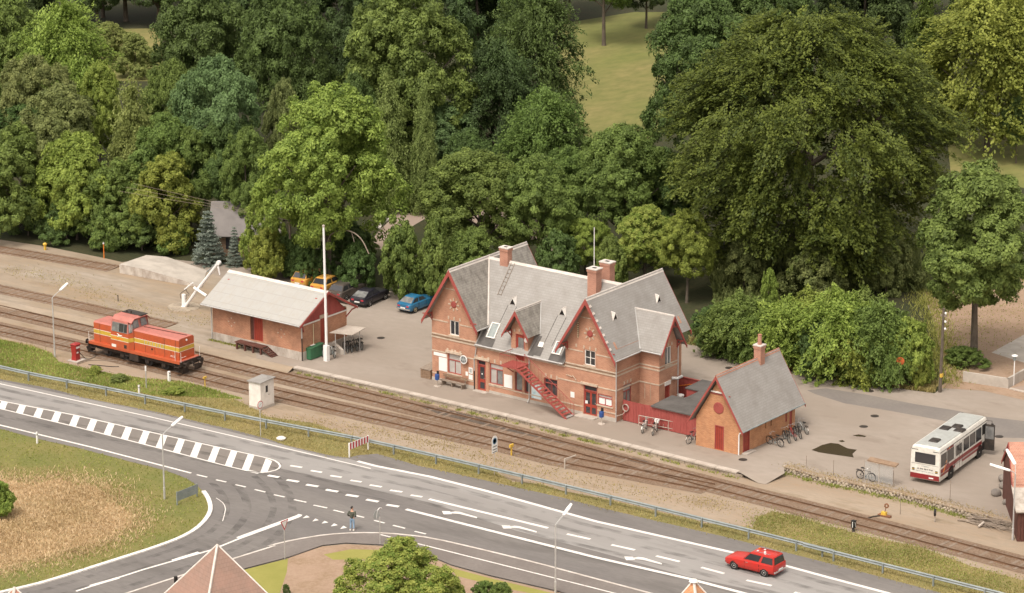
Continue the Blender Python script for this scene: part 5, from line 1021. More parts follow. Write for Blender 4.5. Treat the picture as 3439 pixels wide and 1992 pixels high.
for s in (-1,1):
    wins = [(-4.35,-3.3),(-3.2,-1.95),(-.15,.95),(1.05,2.15),(2.25,3.3)] if s < 0 else [(-4.35,-3.1),(-3.0,-1.75),(-1.65,-.4),(-.3,.95),(1.05,2.3),(2.4,4.1)]
    for a,b in wins: side(s,a,b,1.45,2.42,.003,.012,'side_window','glass')
    side(s,-4.4,-1.3,.98,1.3,.003,.008,'red_band','busred'); side(s,-1.3,3.4,1.0,1.3,.003,.008,'red_band','busred'); side(s,-4.4,3.4,.72,.90,.003,.008,'red_band','busred'); side(s,-4.4,3.4,.93,.96,.003,.008,'grey_line','galv')
    MB().prism([(-4.0,s*(y2_+.013),.95),(-3.75,s*(y2_+.013),.95),(-3.25,s*(y2_*.985+.013),1.75),(-3.35,s*(y2_*.985+.013),1.75)],(0,s*.006,0)).build('orange_flash','orange',bu)
    MB().prism([(-3.75,s*(y2_+.009),.95),(-2.9,s*(y2_+.009),.95),(-2.9,s*(y2_+.004),1.44),(-3.3,s*(y2_+.004),1.44)],(0,s*.006,0)).build('red_panel','busred',bu)
    side(s,-3.25,-2.0,2.45,2.62,.004,.012,'red_header','busred'); side(s,-2.85,-2.7,2.45,2.62,.013,.018,'orange_flash','orange')
    for x in (-2.45,3.0):
        wheel(bu,(x,s*(y2_-.14),.46),.46,.26,side=s); MB().lathe([(0,-.004),(.55,-.004),(.55,.008),(0,.008)],18,Matrix.Translation((x,s*y2_,.5)) @ Matrix.Rotation(-PI/2*s,4,'X')).build('wheel_arch','dark',bu)
    side(s,-4.5,4.4,2.60,2.64,.004,.02,'rain_gutter','blackmetal')
    B(-h-.012,-h+.03,s*.93-.1,s*.93+.1,.98,1.16).build('tail_light','dark',bu); B(-h-.016,-h-.012,s*.93-.1,s*.93+.1,1.05,1.09).build('reflector','yellow',bu)
    B(-h-.002,-h+.08,s*.85-.25,s*.85+.25,2.60,2.65).build('air_vent','dark',bu)
B(-h-.012,-h+.05,-.82,.82,1.62,2.42).build('rear_window','glass',bu,bevel=.005); B(-h-.02,-h+.06,-y2_*.955,y2_*.955,.40,.78).build('rear_bumper','busred',bu); B(-h-.006,-h+.04,-1.1,1.1,1.52,1.54).build('panel_joint','blackmetal',bu)
B(-h-.03,-h-.02,-.7,-.35,.50,.60).build('number_plate','poster',bu)
RM = Matrix.Rotation(-PI/2,4,'Z') @ Matrix.Rotation(PI/2,4,'X')
_rr = random.Random(3)
def print_row(par, x, y0, y1, z, hgt, mtl, word=7):           # row of small printed strokes, too small to read
    mb = MB(); y = y0; k = 0
    while y < y1:
        wd = _rr.uniform(.02,.05); k += 1
        if k % word: mb.box(x-.004, x, y, y+wd, z+_rr.uniform(0,hgt*.35), z+hgt*_rr.uniform(.75,1)); 
        y += wd + _rr.uniform(.012,.03)
    mb.build('print_row', mtl, par)
print_row(bu, -h-.008, -.30, .28, 1.34, .11, 'signgrey', 20); print_row(bu, -h-.008, -.62, .62, 1.10, .13, 'ink', 6); print_row(bu, -h-.008, -.68, .66, .93, .08, 'signgrey', 9)
# middle door (closed) and open front door, windscreen, mirror
dr = side(-1,-1.72,-.4,.42,2.46,.004,.016,'middle_door','buswhite'); side(-1,-1.55,-.95,1.5,2.3,.017,.024,'pane','glass',dr); side(-1,-.85,-.5,1.5,2.3,.017,.024,'pane','glass',dr)
for x in (-1.74,-.9,-.36): side(-1,x-.012,x+.012,.42,2.46,.017,.026,'joint','blackmetal',dr)
side(-1,3.45,4.3,.42,2.46,.002,.012,'door_opening','dark')
fd = MB().obox((4.02,-y2_-.38,1.42),(.06,.78,2.05),rotz(.12)).build('front_door','blackmetal',bu); MB().obox((3.98,-y2_-.38,1.8),(.03,.66,1.0),rotz(.12)).build('pane','glass_pale',fd)
B(h-.05,h+.012,-1.05,1.05,1.15,2.5).build('windscreen','glass',bu); MB().tube([(h-.05,-1.1,2.55),(h+.2,-1.45,2.5),(h+.2,-1.48,2.1)],.02,5).build('mirror_arm','blackmetal',bu); B(h+.16,h+.24,-1.58,-1.4,1.9,2.3).build('mirror','blackmetal',bu)
# ================================================================== STREET FURNITURE AND SMALL THINGS
mg = bpy.data.materials.new('shelterglass'); mg.use_nodes = True; b_ = mg.node_tree.nodes["Principled BSDF"]; b_.inputs["Base Color"].default_value = (.42,.46,.48,1); b_.inputs["Alpha"].default_value = .16; b_.inputs["Roughness"].default_value = .15; MT['shelterglass'] = mg
# --- guardrail
gl = a1([(-500,565),(0,680),(420,772),(1050,893),(1420,968)]) + a2([(0,607),(700,740),(1080,815),(1700,953),(2520,1143)]) + a3([(800,893),(1950,1172)]) + z8([(1860,822),(2520,988)]) + a4([(350,967),(1300,1205),(2250,1440),(3200,1690)])
gp = smooth_line([Vector(P(u, v, GZ+.62)) for u, v in gl], 3); gp = [Vector((p.x, p.y, 0)) for p in gp]
gr = T('guardrail', 'long galvanised steel guardrail between the road verge and the railway', 'guardrail', (gp[0].x, gp[0].y, GZ)); go = Vector((gp[0].x, gp[0].y, GZ))
prof = [(.0,-.155),(.035,-.14),(.08,-.09),(.035,-.03),(.035,.03),(.08,.09),(.035,.14),(.0,.155),(-.012,.15),(.02,.0),(-.012,-.15)]
rings = []
for i, q in enumerate(gp):
    d = (gp[min(i+1, len(gp)-1)] - gp[max(i-1, 0)]).normalized(); nrm = Vector((d.y, -d.x, 0))
    rings.append([q - Vector((go.x, go.y, 0)) + nrm*a + Vector((0,0,.62+z)) for a, z in prof])
MB().loft(rings).build('rail_beam', 'galv', gr)
at, LEN = along([tuple(p) for p in gp]); s = 1.0; pm = None
while s < LEN-1:
    q, d = at(s); n_ = Vector((d.y, -d.x, 0))
    if pm is None: o = B(-.05,.05,-.16,-.04,0,.74).build('post', 'galv', gr); pm = o.data
    else: o = bpy.data.objects.new('post', pm); COL.objects.link(o); o.parent = gr
    o.location = q - Vector((go.x, go.y, 0)) - n_*.0; o.rotation_euler = (0,0,math.atan2(n_.y,n_.x)-PI/2+PI); s += 4.0

# --- lamps
def lamp(label, px, z, hgt, arm=(0,1.0,.45), head=(0,.95,.42), r=.06, double=None):
    p = P(*px, z); t = T('street_lamp', label, 'street lamp', p, 0, 'street lamps')
    MB().tube([(0,0,0),(0,0,.9),(0,0,.92),(0,0,hgt)], [r*1.25,r*1.25,r,r*.75], 8).build('pole', 'zincgrey', t)
    for hd in [(arm, head)] + ([double] if double else []):
        a, e = Vector(hd[0]), Vector(hd[1]); top = Vector((0,0,hgt))
        MB().tube([top, top+a*.5+Vector((0,0,.04)), top+a], .03, 6).build('arm', 'zincgrey', t)
        b0 = top+a*.92; d = e.normalized(); sd = d.cross(Vector((0,0,1))).normalized(); upv = sd.cross(d)
        MB().loft([[b0+d*k + sd*w*sx + upv*hh for sx, hh in ((-1,-.03),(-1,.05),(-.5,.09),(.5,.09),(1,.05),(1,-.03))] for k, w in ((0,.06),(.12,.12),(e.length*.6,.14),(e.length,.09))]).build('lamp_head', 'whitepole', t)
        MB().loft([[b0+d*k + sd*w*sx + upv*hh for sx, hh in ((-1,-.031),(-1,-.06),(1,-.06),(1,-.031))] for k, w in ((.2,.08),(e.length*.9,.09))]).build('diffuser', 'glass_pale', t)
    return t
lamp('slim grey street lamp standing in grass near the red fuel pump', (135,879), GZ, 5.2)
lamp('grey street lamp in the meadow beside the white direction board', (405,1228), GZ, 5.0, (0,1.1,.42), (0,1.2,.40), .065)
lamp('grey street lamp rising beside the cycle path near the turn arrows', (1367,1461), GZ, 5.0, (.1,.85,.5), (.1,.8,.62), .065)
lamp('grey lamp with two long white heads beside the heap of branches', (2492,1329), GZ, 5.0, (-.35,-.2,.22), (-1.35,-.55,.35), .065, ((-.2,.3,.6),(-1.05,.6,.75)))
gl_ = T('garden_lamp', 'low white mushroom lamp at the corner of the concrete wall', 'lamp', P(*[ (3200+930/4.5606)/K, (1100+890/4.5606)/K ], 0)); MB().tube([(0,0,0),(0,0,2.2)],.045,6).build('pole','whitepole',gl_); MB().lathe([(.12,2.15),(.14,2.5),(.2,2.52)],12).build('lantern','galv',gl_); MB().lathe([(.26,2.52),(.24,2.58),(.05,2.64)],14).build('hood','whitepole',gl_)
# --- flagpole
fp = T('flagpole', 'tall white flagpole beside the goods shed', 'flagpole', P(804,888)); B(-.19,.19,-.19,.19,0,1.35).build('footing','whitepole',fp); MB().tube([(0,0,1.3),(0,0,5),(-.05,0,11.6)],[.12,.11,.085],10).build('pole','whitepole',fp); MB().lathe([(.10,11.55),(.12,11.6),(.12,11.7),(.03,11.76)],10,Matrix.Translation((-.05,0,0))).build('finial','coping',fp)
# --- relay hut
zr_ = zq(800,1240,7.3); p = P(*zr_([(560,1015)])[0], GZ); rh_ = T('relay_hut', 'white painted relay hut with grey sloping roof and small dark window beside the track', 'hut', p)
B(-1.28,0,0,1.65,0,.22).build('base','concrete',rh_); B(-1.26,-.02,.02,1.63,.22,2.25).build('wall','whitepaint',rh_); MB().slab([(-1.38,-.1,2.28),(.1,-.1,2.34),(.1,1.75,2.42),(-1.38,1.75,2.36)],.07).build('roof','slate_x',rh_)
d_ = B(-.022,-.005,.35,1.35,.3,2.12).build('door','whitepaint',rh_); B(-.006,.004,.62,.88,1.35,1.9).build('window','glass',d_); B(-.006,.03,.95,1.02,1.1,1.14).build('handle','dark',d_)
# --- fuel pump and hoses
zp_ = zq(220,1130,11.23); p = P(*zp_([(385,955)])[0], GZ); fpu = T('fuel_pump', 'dark red diesel fuel pump standing by the locomotive', 'fuel pump', p, R(4))
B(-.75,.35,-.25,.95,0,.06).build('slab','concrete',fpu); MB().loft([[(-.52,.05,.06),(.0,.05,.06),(.0,.62,.06),(-.52,.62,.06)],[(-.46,.08,.5),(-.02,.08,.5),(-.02,.58,.5),(-.46,.58,.5)],[(-.55,.05,1.3),(.0,.05,1.3),(.0,.62,1.3),(-.55,.62,1.3)],[(-.58,.0,1.42),(.04,.0,1.42),(.04,.68,1.42),(-.58,.68,1.42)],[(-.4,.1,1.52),(-.1,.1,1.52),(-.1,.58,1.52),(-.4,.58,1.52)]]).build('cabinet','pumpred',fpu); B(.002,.02,.12,.55,1.08,1.24).build('dial','poster',fpu); B(-.01,.01,.18,.40,.66,.78).build('plate','poster',fpu)
hz = lambda pts, z=.04: [Vector(P(*q, GZ+z)) - Vector(p) for q in zp_(pts)]
for k, pts in enumerate(([(545,480),(600,600),(720,790),(900,850),(1100,800),(1170,730),(900,880),(600,940),(420,1020)], [(545,540),(640,680),(760,830),(900,870)], [(420,1050),(800,930),(1100,905),(1500,930),(1950,960)], [(830,1070),(1200,1110),(1700,1165),(1950,1170)])):
    q = [Vector((0,.3,1.0-.1*k))] + hz(pts[2:]) if k < 2 else hz(pts)
    MB().tube(smooth_line(q, .3), .03, 5).build('hose', 'blackmetal' if k % 2 else 'woodgrey', fpu)
# --- concrete loading ramp
A_ = Vector(P(*z3([(975,297)])[0],0)); Bq = Vector(P(*z3([(1650,405)])[0],0)); Ct = Vector(P(*z3([(975,213)])[0],.85)); Dt = Vector(P(*z3([(1195,138)])[0],.85)); Et = Vector(P(*z3([(1360,152)])[0],.7)); Ft = Vector(P(*z3([(1690,262)])[0],.06)); Gt = Vector(P(*z3([(1480,340)])[0],.45)); Ht = Vector(P(*z3([(1650,400)])[0],.08)); Mtp = Vector(P(*z3([(1180,255)])[0],.8))
lr = T('loading_ramp', 'broad concrete loading ramp sloping down beside the siding', 'ramp', A_)
top_ = [Ct, Mtp, Gt, Ht, Ft, Et, Dt]; MB().prism([Vector((q.x,q.y,0))-Vector((A_.x,A_.y,0)) for q in top_],(0,0,.02)).build('footing','concrete_stained',lr)
n_ = len(top_); wl = MB(); b0 = [Vector((q.x,q.y,0))-A_ for q in top_]; t0 = [q-A_ for q in top_]
wl.add(b0+[q-Vector((0,0,.004)) for q in t0],[(i,(i+1)%n_,n_+(i+1)%n_,n_+i) for i in range(n_)]); wl.build('side_wall','concrete_stained',lr)
MB().add(t0,[(0,1,6),(1,5,6),(1,2,5),(2,4,5),(2,3,4)]).build('deck','concrete',lr)
# --- yard crane
zc_ = zq(580,850,6.955); p = P(*zc_([(265,1262)])[0],0); cr_ = T('yard_crane', 'pale grey hand-operated loading crane with slanting jib', 'crane', p); yb = p[1]
cp = lambda x, y, dy=0: Vector(PY(*zc_([(x,y)])[0], yb+dy)) - Vector(p)
MB().lathe([(1.5,-.02),(1.45,.06),(1.2,.08)],20).build('base_ring','stone',cr_); MB().lathe([(.26,0),(.26,.08),(.2,.1),(.18,1.15),(.1,1.2)],12).build('post','whitepole',cr_)
MB().tube([cp(300,1240),cp(560,880),cp(1075,220)],[.13,.15,.13],8).build('jib','whitepole',cr_); MB().lathe([(.2,-.12),(.2,.12)],12,Matrix.Translation(cp(1075,225)) @ Matrix.Rotation(PI/2,4,'X')).build('sheave','whitepole',cr_)
MB().tube([cp(800,440),cp(1040,215)],.05,5).build('tie_rod','galv',cr_); MB().tube([cp(500,810,-.3),cp(790,1000,-.3)],.13,8).build('counterweight_arm','whitepole',cr_); MB().tube([cp(470,695),cp(280,850)],.07,6).build('crank_lever','whitepole',cr_)
MB().tube([cp(1075,240),cp(1065,330),cp(1100,510)],[.02,.09,.05],6).build('hook_block','whitepole',cr_); MB().tube(smooth_line([cp(320,850),cp(330,900),cp(380,950),cp(370,990),cp(320,970),cp(330,1050),cp(250,1090),cp(260,1030)],.1),.025,5).build('chain','blackmetal',cr_); MB().tube([cp(320,850),cp(210,920),cp(170,970),cp(200,1070)],.025,5).build('chain','blackmetal',cr_)
# --- green container, crates
p = P(*z2([(1300,1088)])[0],0); du = T('waste_container', 'green metal waste container with lid beside the goods shed corner', 'container', p); B(-.72,0,0,1.62,.06,1.0).build('body','dumpgreen',du,bevel=.02)
MB().slab([(-.78,-.05,1.03),(.05,-.05,1.03),(.05,1.68,1.13),(-.78,1.68,1.13)],.06).build('lid','dumpgreen',du)
for y in (.0,.54,1.08,1.6): B(-.005,.02,y,y+.04,.1,.98).build('rib','dumpgreen',du)
B(-.5,-.3,.5,1.0,1.10,1.12).build('label','poster',du)
# --- bicycles
def make_bike(name, label, paint, fender='blackmetal', moped=False, basket=False):
    t = T(name, label, 'bicycle' if not moped else 'moped', (0,0,0)); r = .33
    for x in (-.53,.53):
        w_ = MB(); M_ = Matrix.Translation((x,0,r)) @ Matrix.Rotation(PI/2,4,'X')
        w_.lathe([(r-.03,-.02),(r,-.022),(r,.022),(r-.03,.02),(r-.03,-.02)],20,M_); w_ = w_.build('wheel','tyre',t); sp = MB()
        for k in range(6): a = k*PI/6; sp.tube([(x+math.cos(a)*r,0,r+math.sin(a)*r),(x-math.cos(a)*r,0,r-math.sin(a)*r)],.006,3)
        sp.build('spoke','galv',w_)
        f_ = MB(); a0, a1_ = (.35,2.9) if x < 0 else (.5,2.6)
        f_.tube([(x+math.cos(a)*(r+.035),0,r+math.sin(a)*(r+.035)) for a in np.linspace(a0,a1_,9)],.022 if not moped else .05,5); f_.build('mudguard',fender,t)
    fr = MB(); bb=(-.05,0,.28); st_=(-.22,0,.78); hd=(.36,0,.82)
    for a, b in ((bb,st_),(bb,hd),(st_,(.33,0,.74)),((-.53,0,r),bb),((-.53,0,r),st_),((.53,0,r),hd)): fr.tube([a,b],.022 if not moped else .035,5)
    fr.build('frame',paint,t); MB().tube([(.36,0,.8),(.33,0,1.0)],.018,5).build('stem','chrome',t); MB().tube(smooth_line([(.18,-.28,1.0),(.32,-.2,1.06),(.35,0,1.03),(.32,.2,1.06),(.18,.28,1.0)],.1),.016,5).build('handlebar','chrome',t)
    MB().loft([[(-.40,-.11,.90),(-.40,.11,.90),(-.40,.09,.96),(-.40,-.09,.96)],[(-.08,-.04,.90),(-.08,.04,.90),(-.08,.03,.95),(-.08,-.03,.95)]]).build('saddle','dark',t); MB().tube([st_,(-.25,0,.9)],.015,5).build('seat_post','chrome',t)
    B(-.85,-.4,-.08,.08,.70,.72).build('carrier','blackmetal',t); MB().lathe([(0,-.012),(.1,-.012),(.1,.012),(0,.012)],12,Matrix.Translation((-.05,0.04,.28)) @ Matrix.Rotation(PI/2,4,'X')).build('chainring','galv',t)
    if moped: MB().loft([[(-.2,-.09,.42),(-.2,.09,.42),(-.2,.08,.66),(-.2,-.08,.66)],[(.25,-.07,.42),(.25,.07,.42),(.25,.05,.6),(.25,-.05,.6)]]).build('engine','whitepaint',t); MB().lathe([(0,0),(.09,0),(.09,.05)],10,Matrix.Translation((.42,0,.92)) @ Matrix.Rotation(PI/2,4,'Y')).build('headlamp','chrome',t)
    if basket: MB().loft([[(.38,-.14,.72),(.68,-.14,.72),(.68,.14,.72),(.38,.14,.72)],[(.36,-.18,.98),(.72,-.18,.98),(.72,.18,.98),(.36,.18,.98)]]).build('basket','poster',t)
    return t
zB = zq(1080,1080,10.43); zH = zq(2560,1380,10.43); zF = zq(2100,1380,9.692)
def put(t, px, dirpx, z=0.0, lean=0.0):
    a, b = P(*px, z), P(*dirpx, z); t.location = ((a[0]+b[0])/2, (a[1]+b[1])/2, z); t.rotation_euler = (lean, 0, heading(a, b)); return t
gB = 'bicycles in the shelter by the goods shed'; gH = 'bicycles against the outhouse wall'
b1 = make_bike('bicycle', 'black bicycle at the open end of the bicycle shelter', 'blackmetal', 'tyre'); b1['group'] = gB; b2 = make_bike('bicycle', 'dark red bicycle leaning among others at the outhouse wall', 'pumpred', 'pumpred'); b3 = make_bike('bicycle', 'pale grey bicycle with light mudguards', 'galv', 'whitepaint')
def place_bike(src, label, a, b, zqf, group, lean=0.0, z=0.0, first=[]):
    o = src if src.name not in first else copy_tree(src); first.append(src.name); o['label'] = label
    if group: o['group'] = group
    A, Bp = zqf([a])[0], zqf([b])[0]; pa = Vector(P(*A, z)); pb = Vector(P(*Bp, z)); d = (pb-pa).normalized(); m_ = pa + d*.55; o.location = m_; o.rotation_euler = (lean, 0, math.atan2(d.y, d.x)); return o
place_bike(b1, 'black bicycle at the open end of the bicycle shelter', (1400,1000), (1150,770), zB, gB, .08)
place_bike(b1, 'black bicycle second from the open end of the bicycle shelter', (1235,1040), (1000,820), zB, gB, .05)
place_bike(b1, 'dark bicycle in the middle of the bicycle shelter', (1060,1085), (820,860), zB, gB, -.04)
place_bike(b1, 'dark bicycle deep in the bicycle shelter next to the concrete side', (900,1110), (680,900), zB, gB, .06)
place_bike(b3, 'pale bicycle with white panniers standing by the flagpole foot', (450,1290), (330,1180), zB, None, .06)
place_bike(b3, 'bicycle half hidden behind the green waste container', (40,1250), (-60,1120), zB, None, .06)
place_bike(b1, 'black bicycle closest to the side door of the outhouse', (650,1270), (250,1165), zH, gH, -.1)
place_bike(b1, 'black bicycle with a white chain guard leaning at the outhouse', (940,1140), (680,900), zH, gH, -.1)
place_bike(b2, 'dark red bicycle leaning among others at the outhouse wall', (1160,1045), (900,800), zH, gH, -.12)
place_bike(b1, 'black bicycle with a pale saddlebag at the outhouse wall', (1340,985), (1060,740), zH, gH, -.12)
place_bike(b3, 'grey bicycle at the far end of the outhouse bicycle row', (1560,830), (1250,640), zH, gH, -.12)
place_bike(b1, 'lone dark bicycle leaning on the glass shelter below the bus', (620,800), (1040,905), zq(2820,1520,9.127), None, .05)
mo = make_bike('moped', 'white moped with dark side panels parked at the red fence rack', 'whitepaint', 'whitepaint', moped=True); place_bike(mo, 'white moped with dark side panels parked at the red fence rack', (560,730), (760,500), zF, None, .03)
mo2 = make_bike('moped', 'white moped with a pale front basket parked at the red fence', 'coping', 'coping', moped=True, basket=True); place_bike(mo2, 'white moped with a pale front basket parked at the red fence', (900,800), (1090,580), zF, None, .03)
place_bike(b3, 'grey bicycle parked against the outhouse front corner', (2060,1080), (2290,1000), zF, None, .05)
# bicycle rack along the fence
ra_ = P(*zF([(440,480)])[0],0); rb2 = P(*zF([(2300,830)])[0],0); rk = T('bicycle_rack', 'pale tubular bicycle rack along the red board fence', 'bicycle rack', ra_); d_ = Vector(rb2)-Vector(ra_)
for z in (.25,.85): MB().tube([(0,0,z),(d_.x,d_.y,z)],.028,5).build('rail','coping',rk)
for t in (0,.28,.52,.76,1.0): MB().tube([(d_.x*t,d_.y*t,0),(d_.x*t,d_.y*t,.85)],.028,5).build('post','coping',rk)
for i in range(1,14): t = i/14; MB().tube([(d_.x*t,d_.y*t,.25),(d_.x*t+.02,d_.y*t,.5)],.014,4).build('slot_bar','coping',rk)
# --- bicycle shelter beside the goods shed
bsP = P(*zB([(780,1110)])[0],0); bs = T('bicycle_shelter', 'small bicycle shelter with thin pale roof and concrete side by the goods shed', 'shelter', bsP)
rl = [Vector(P(*zB([q])[0],1.85))-Vector(bsP) for q in ((270,385),(880,130),(1560,205),(1090,465))]
MB().slab(rl,.05).build('roof','coping',bs)
for (tp, bt) in (((480,410),(555,760)),((800,440),(690,940)),((1330,310),(1280,610)),((1000,210),(985,560))):
    a = Vector(P(*zB([tp])[0],1.82))-Vector(bsP); MB().tube([a,(a.x,a.y,0)],.04,5).build('post','zincgrey',bs)
g0 = Vector(P(*zB([(250,640)])[0],.55))-Vector(bsP); g1 = Vector(P(*zB([(780,985)])[0],.45))-Vector(bsP)
MB().prism([(g0.x,g0.y,0),(g1.x,g1.y,0),(g1.x,g1.y,.45),(g0.x,g0.y,.95)],(-.28,-.12,0)).build('concrete_side','concrete',bs); MB().tube([rl[3],(rl[3].x+.1,rl[3].y,1.2),(rl[3].x-.2,rl[3].y,.9)],.02,4).build('bracket','blackmetal',bs)
# --- glass shelter on the bus yard edge
zS = zq(2820,1520,9.127); p = P(*zS([(1640,1050)])[0],0); gs = T('glass_shelter', 'open glass shelter with narrow brown roof on the edge of the bus yard', 'shelter', p)
sa = Vector(PY(*zS([(870,240)])[0],p[1]))-Vector(p); sb = Vector(PY(*zS([(1740,460)])[0],p[1]))-Vector(p); zt_ = (sa.z+sb.z)/2
MB().prism([(sa.x,-.12,zt_),(sb.x,-.12,zt_),(sb.x,.35,zt_+.12),(sa.x,.35,zt_+.12)],(0,0,.1)).build('roof','wood',gs)
for x in (0,-1.25,-2.5): MB().tube([(x,0,0),(x,0,zt_)],.025,5).build('post','coping',gs)
for x in (-1.25,): B(x+.03,-.03,-.005,.005,.15,zt_-.1).build('glass_panel','shelterglass',gs)
B(-2.47,-1.28,-.005,.005,.15,zt_-.1).build('glass_panel','shelterglass',gs)
# --- bench, bins, timber box
be = T('bench', 'wooden slatted bench against the station front below the blinds', 'bench', (2.55,-.45,0))
for i in range(3): B(-1.25,1.25,-.28+i*.14,-.16+i*.14,.40,.44).build('slat','woodgrey',be)
for z in (.62,.76): B(-1.25,1.25,.2,.24,z,z+.10).build('back_slat','wood',be)
for x in (-1.0,0,1.0): B(x-.04,x+.04,-.26,.22,0,.40).build('leg','woodgrey',be); 
for x in (-1.0,1.0): B(x-.03,x+.03,.24,.29,0,.86).build('back_post','woodgrey',be)
for lab, px in (('blue litter bin on a post by the bench at the station front', z1([(196,1145)])[0]), ('blue litter bin on a post by the double station door', z1([(1416,1425)])[0])):
    t = T('litter_bin', lab, 'litter bin', P(*px), 0, 'blue litter bins'); MB().lathe([(.30,0),(.30,.05)],14).build('base','coping',t); MB().tube([(0,0,.05),(0,0,1.0)],.035,6).build('post','coping',t)
    MB().lathe([(.13,.55),(.19,.6),(.2,.95),(.17,1.05)],10).build('bin','binblue',t); MB().loft([[(-.1,.05,1.0),(.1,.05,1.0),(.1,.13,1.0),(-.1,.13,1.0)],[(-.1,.05,1.3),(.1,.05,1.3),(.1,.13,1.3),(-.1,.13,1.3)]]).build('back_plate','dark',t)
bxp = P(*z1([(150,1105)])[0]); bo = T('coal_box', 'dark timber box against the station side wall', 'box', (bxp[0]-.3,bxp[1]+.2,0))
for i in range(5): B(-.95+i*.2,-.77+i*.2,0,.05,.02,.8).build('board','wood',bo)
for i in range(8): B(.02,.06,.05+i*.2,.23+i*.2,.02,.8).build('board','wood',bo); B(-.95,-.91,.05+i*.2,.23+i*.2,.02,.8).build('board','wood',bo)
MB().slab([(-1.0,-.05,.82),(.1,-.05,.82),(.1,1.7,.98),(-1.0,1.7,.98)],.05).build('lid','woodgrey',bo)
# --- signs
def sign_post(label, px, name='road_sign', z=GZ, h=2.4, r=.03, cat='sign'):
    t = T(name, label, cat, P(*px, z)); MB().tube([(0,0,0),(0,0,h)],r,6).build('post','zincgrey',t); return t
zM = Mt((0,0,0))
def disc(t, r, z, mtl, x=.03, n=20, th=.012, name='plate'): return MB().lathe([(r,0),(r,th)],n,Mt((x,0,z),'Y',PI/2)).build(name,mtl,t)
t = sign_post('triangular give way sign with red border at the side road', z7([(130,985)])[0], h=2.95)
MB().prism([(.03,-.42,2.95),(.03,.42,2.95),(.03,0,2.2)],(.012,0,0)).build('plate','signred',t); MB().prism([(.043,-.30,2.89),(.043,.30,2.89),(.043,0,2.35)],(.004,0,0)).build('face','poster',t)
t = sign_post('grey back of a round road sign on a bent pole by the cycle path', z7([(838,880)])[0], h=2.1)
MB().tube(smooth_line([(0,0,2.1),(0,.03,2.4),(0,.18,2.68),(0,.42,2.76),(0,.62,2.66)],.08),.03,6).build('bent_top','whitepole',t); disc(t,.34,2.36,'signgrey',.0)
kids(t)[-1].location.y = .36
t = sign_post('round white road sign with red ring in front of the relay hut', a2([(45,778)])[0], h=2.75); disc(t,.32,2.6,'signred'); disc(t,.26,2.6,'poster',.043,name='face'); MB().obox((.06,0,2.6),(.004,.34,.035),Matrix.Rotation(.6,3,'X')).build('slash','signgrey',t)
p = P(*a2([(915,985)])[0],GZ); t = T('barrier_board', 'red and white striped barrier board at the edge of the lay-by', 'barrier', p)
for y in (.04,2.3): B(-.04,.04,y-.04,y+.04,0,1.15).build('post','whitepole',t)
B(.04,.07,0,2.35,.62,1.15).build('board','poster',t)
for i in range(7): y = .05+i*.335; B(.07,.076,y,y+.17,.625,1.145).build('stripe','signred',t)
p = P(*z6([(1350,790)])[0],GZ); t = T('direction_board', 'pale two-panel direction board standing in the meadow corner', 'sign', p)
for y in (.05,2.2): B(-.04,.04,y-.04,y+.04,0,1.05).build('post','galv',t)
for z in (.32,.69): B(.04,.07,0,2.25,z,z+.35).build('panel','signgrey' if False else 'galv',t)
p = P(*z7([(1742,330)])[0],GZ); t = T('railway_sign', 'white arched railway sign with grey ring and bars on a slim post', 'sign', p); MB().tube([(0,0,0),(0,0,2.4)],.03,6).build('post','coping',t)
ar = [(.03,.34*math.cos(a),2.75+.34*math.sin(a)) for a in np.linspace(0,PI,12)] + [(.03,-.34,1.75),(.03,.34,1.75)]; MB().prism(ar,(.015,0,0)).build('plate','poster',t)
MB().lathe([(.25,0),(.25,.004),(.19,.004),(.19,0)],18,Mt((.046,0,2.68),'Y',PI/2)).build('ring','signblue',t)
for z in (2.25,2.02,1.82): MB().obox((.048,0,z),(.004,.5,.06)).build('bar','ink',t)
t = T('mirror_sign', 'orange-red round sign standing in front of the roadside hedge', 'sign', P(2212,963)); MB().tube([(0,0,0),(0,0,2.75)],.035,6).build('post','woodgrey',t); MB().lathe([(.36,0),(.36,.03)],18,Matrix.Translation((.05,-.05,2.55)) @ Matrix.Rotation(R(-53),4,'Z') @ Matrix.Rotation(PI/2,4,'Y')).build('plate','signorange',t)
# --- posts
def post(label, px, z, h, w=.06, mtl='whitepole', name='marker_post', cap=None, cat='post'):
    t = T(name, label, cat, P(*px, z)); B(-w,w,-w,w,0,h).build('shaft',mtl,t,bevel=.01)
    if cap: cap(t)
    else: B(-w-.006,w+.006,-w-.006,w+.006,h*.72,h*.82).build('reflector','signgrey',t)
    return t
post('white delineator post at the meadow edge of the road', z6([(285,318)])[0], GZ, .95)
post('white delineator post standing at the guardrail below the locomotive', a1([(1370,958)])[0], GZ, .85)
post('thin grey pipe with white top in the grass below the locomotive', a1([(1440,893)])[0], GZ, 1.9, .035, 'zincgrey', cap=lambda t: B(-.05,.05,-.05,.05,1.5,1.92).build('top','whitepole',t))
post('white track marker with two black marks by the loco track', a1([(1665,822)])[0], GZ, .85, .1, 'whitepole', cap=lambda t: [B(.1,.106,-.06,.06,z,z+.1).build('mark','ink',t) for z in (.45,.65)])
post('yellow T-shaped marker by the end of the loco track', a1([(2018,885)])[0], GZ, .85, .035, 'yellow', cap=lambda t: B(-.05,.05,-.18,.18,.8,.95).build('crosspiece','yellow',t))
post('yellow T-shaped marker by the track near the arched sign', zq(1620,1440,12.17)([(1190,1090)])[0], GZ, .75, .05, 'yellow', cap=lambda t: B(-.06,.06,-.22,.22,.68,.9).build('crosspiece','yellow',t))
post('orange marker pole in front of the shrubs by the siding', zq(0,0,1.622)([(567,1408)])[0], 0, 1.5, .04, 'orange', cap=lambda t: B(-.055,.055,-.055,.055,1.38,1.52).build('top','whitepole',t))
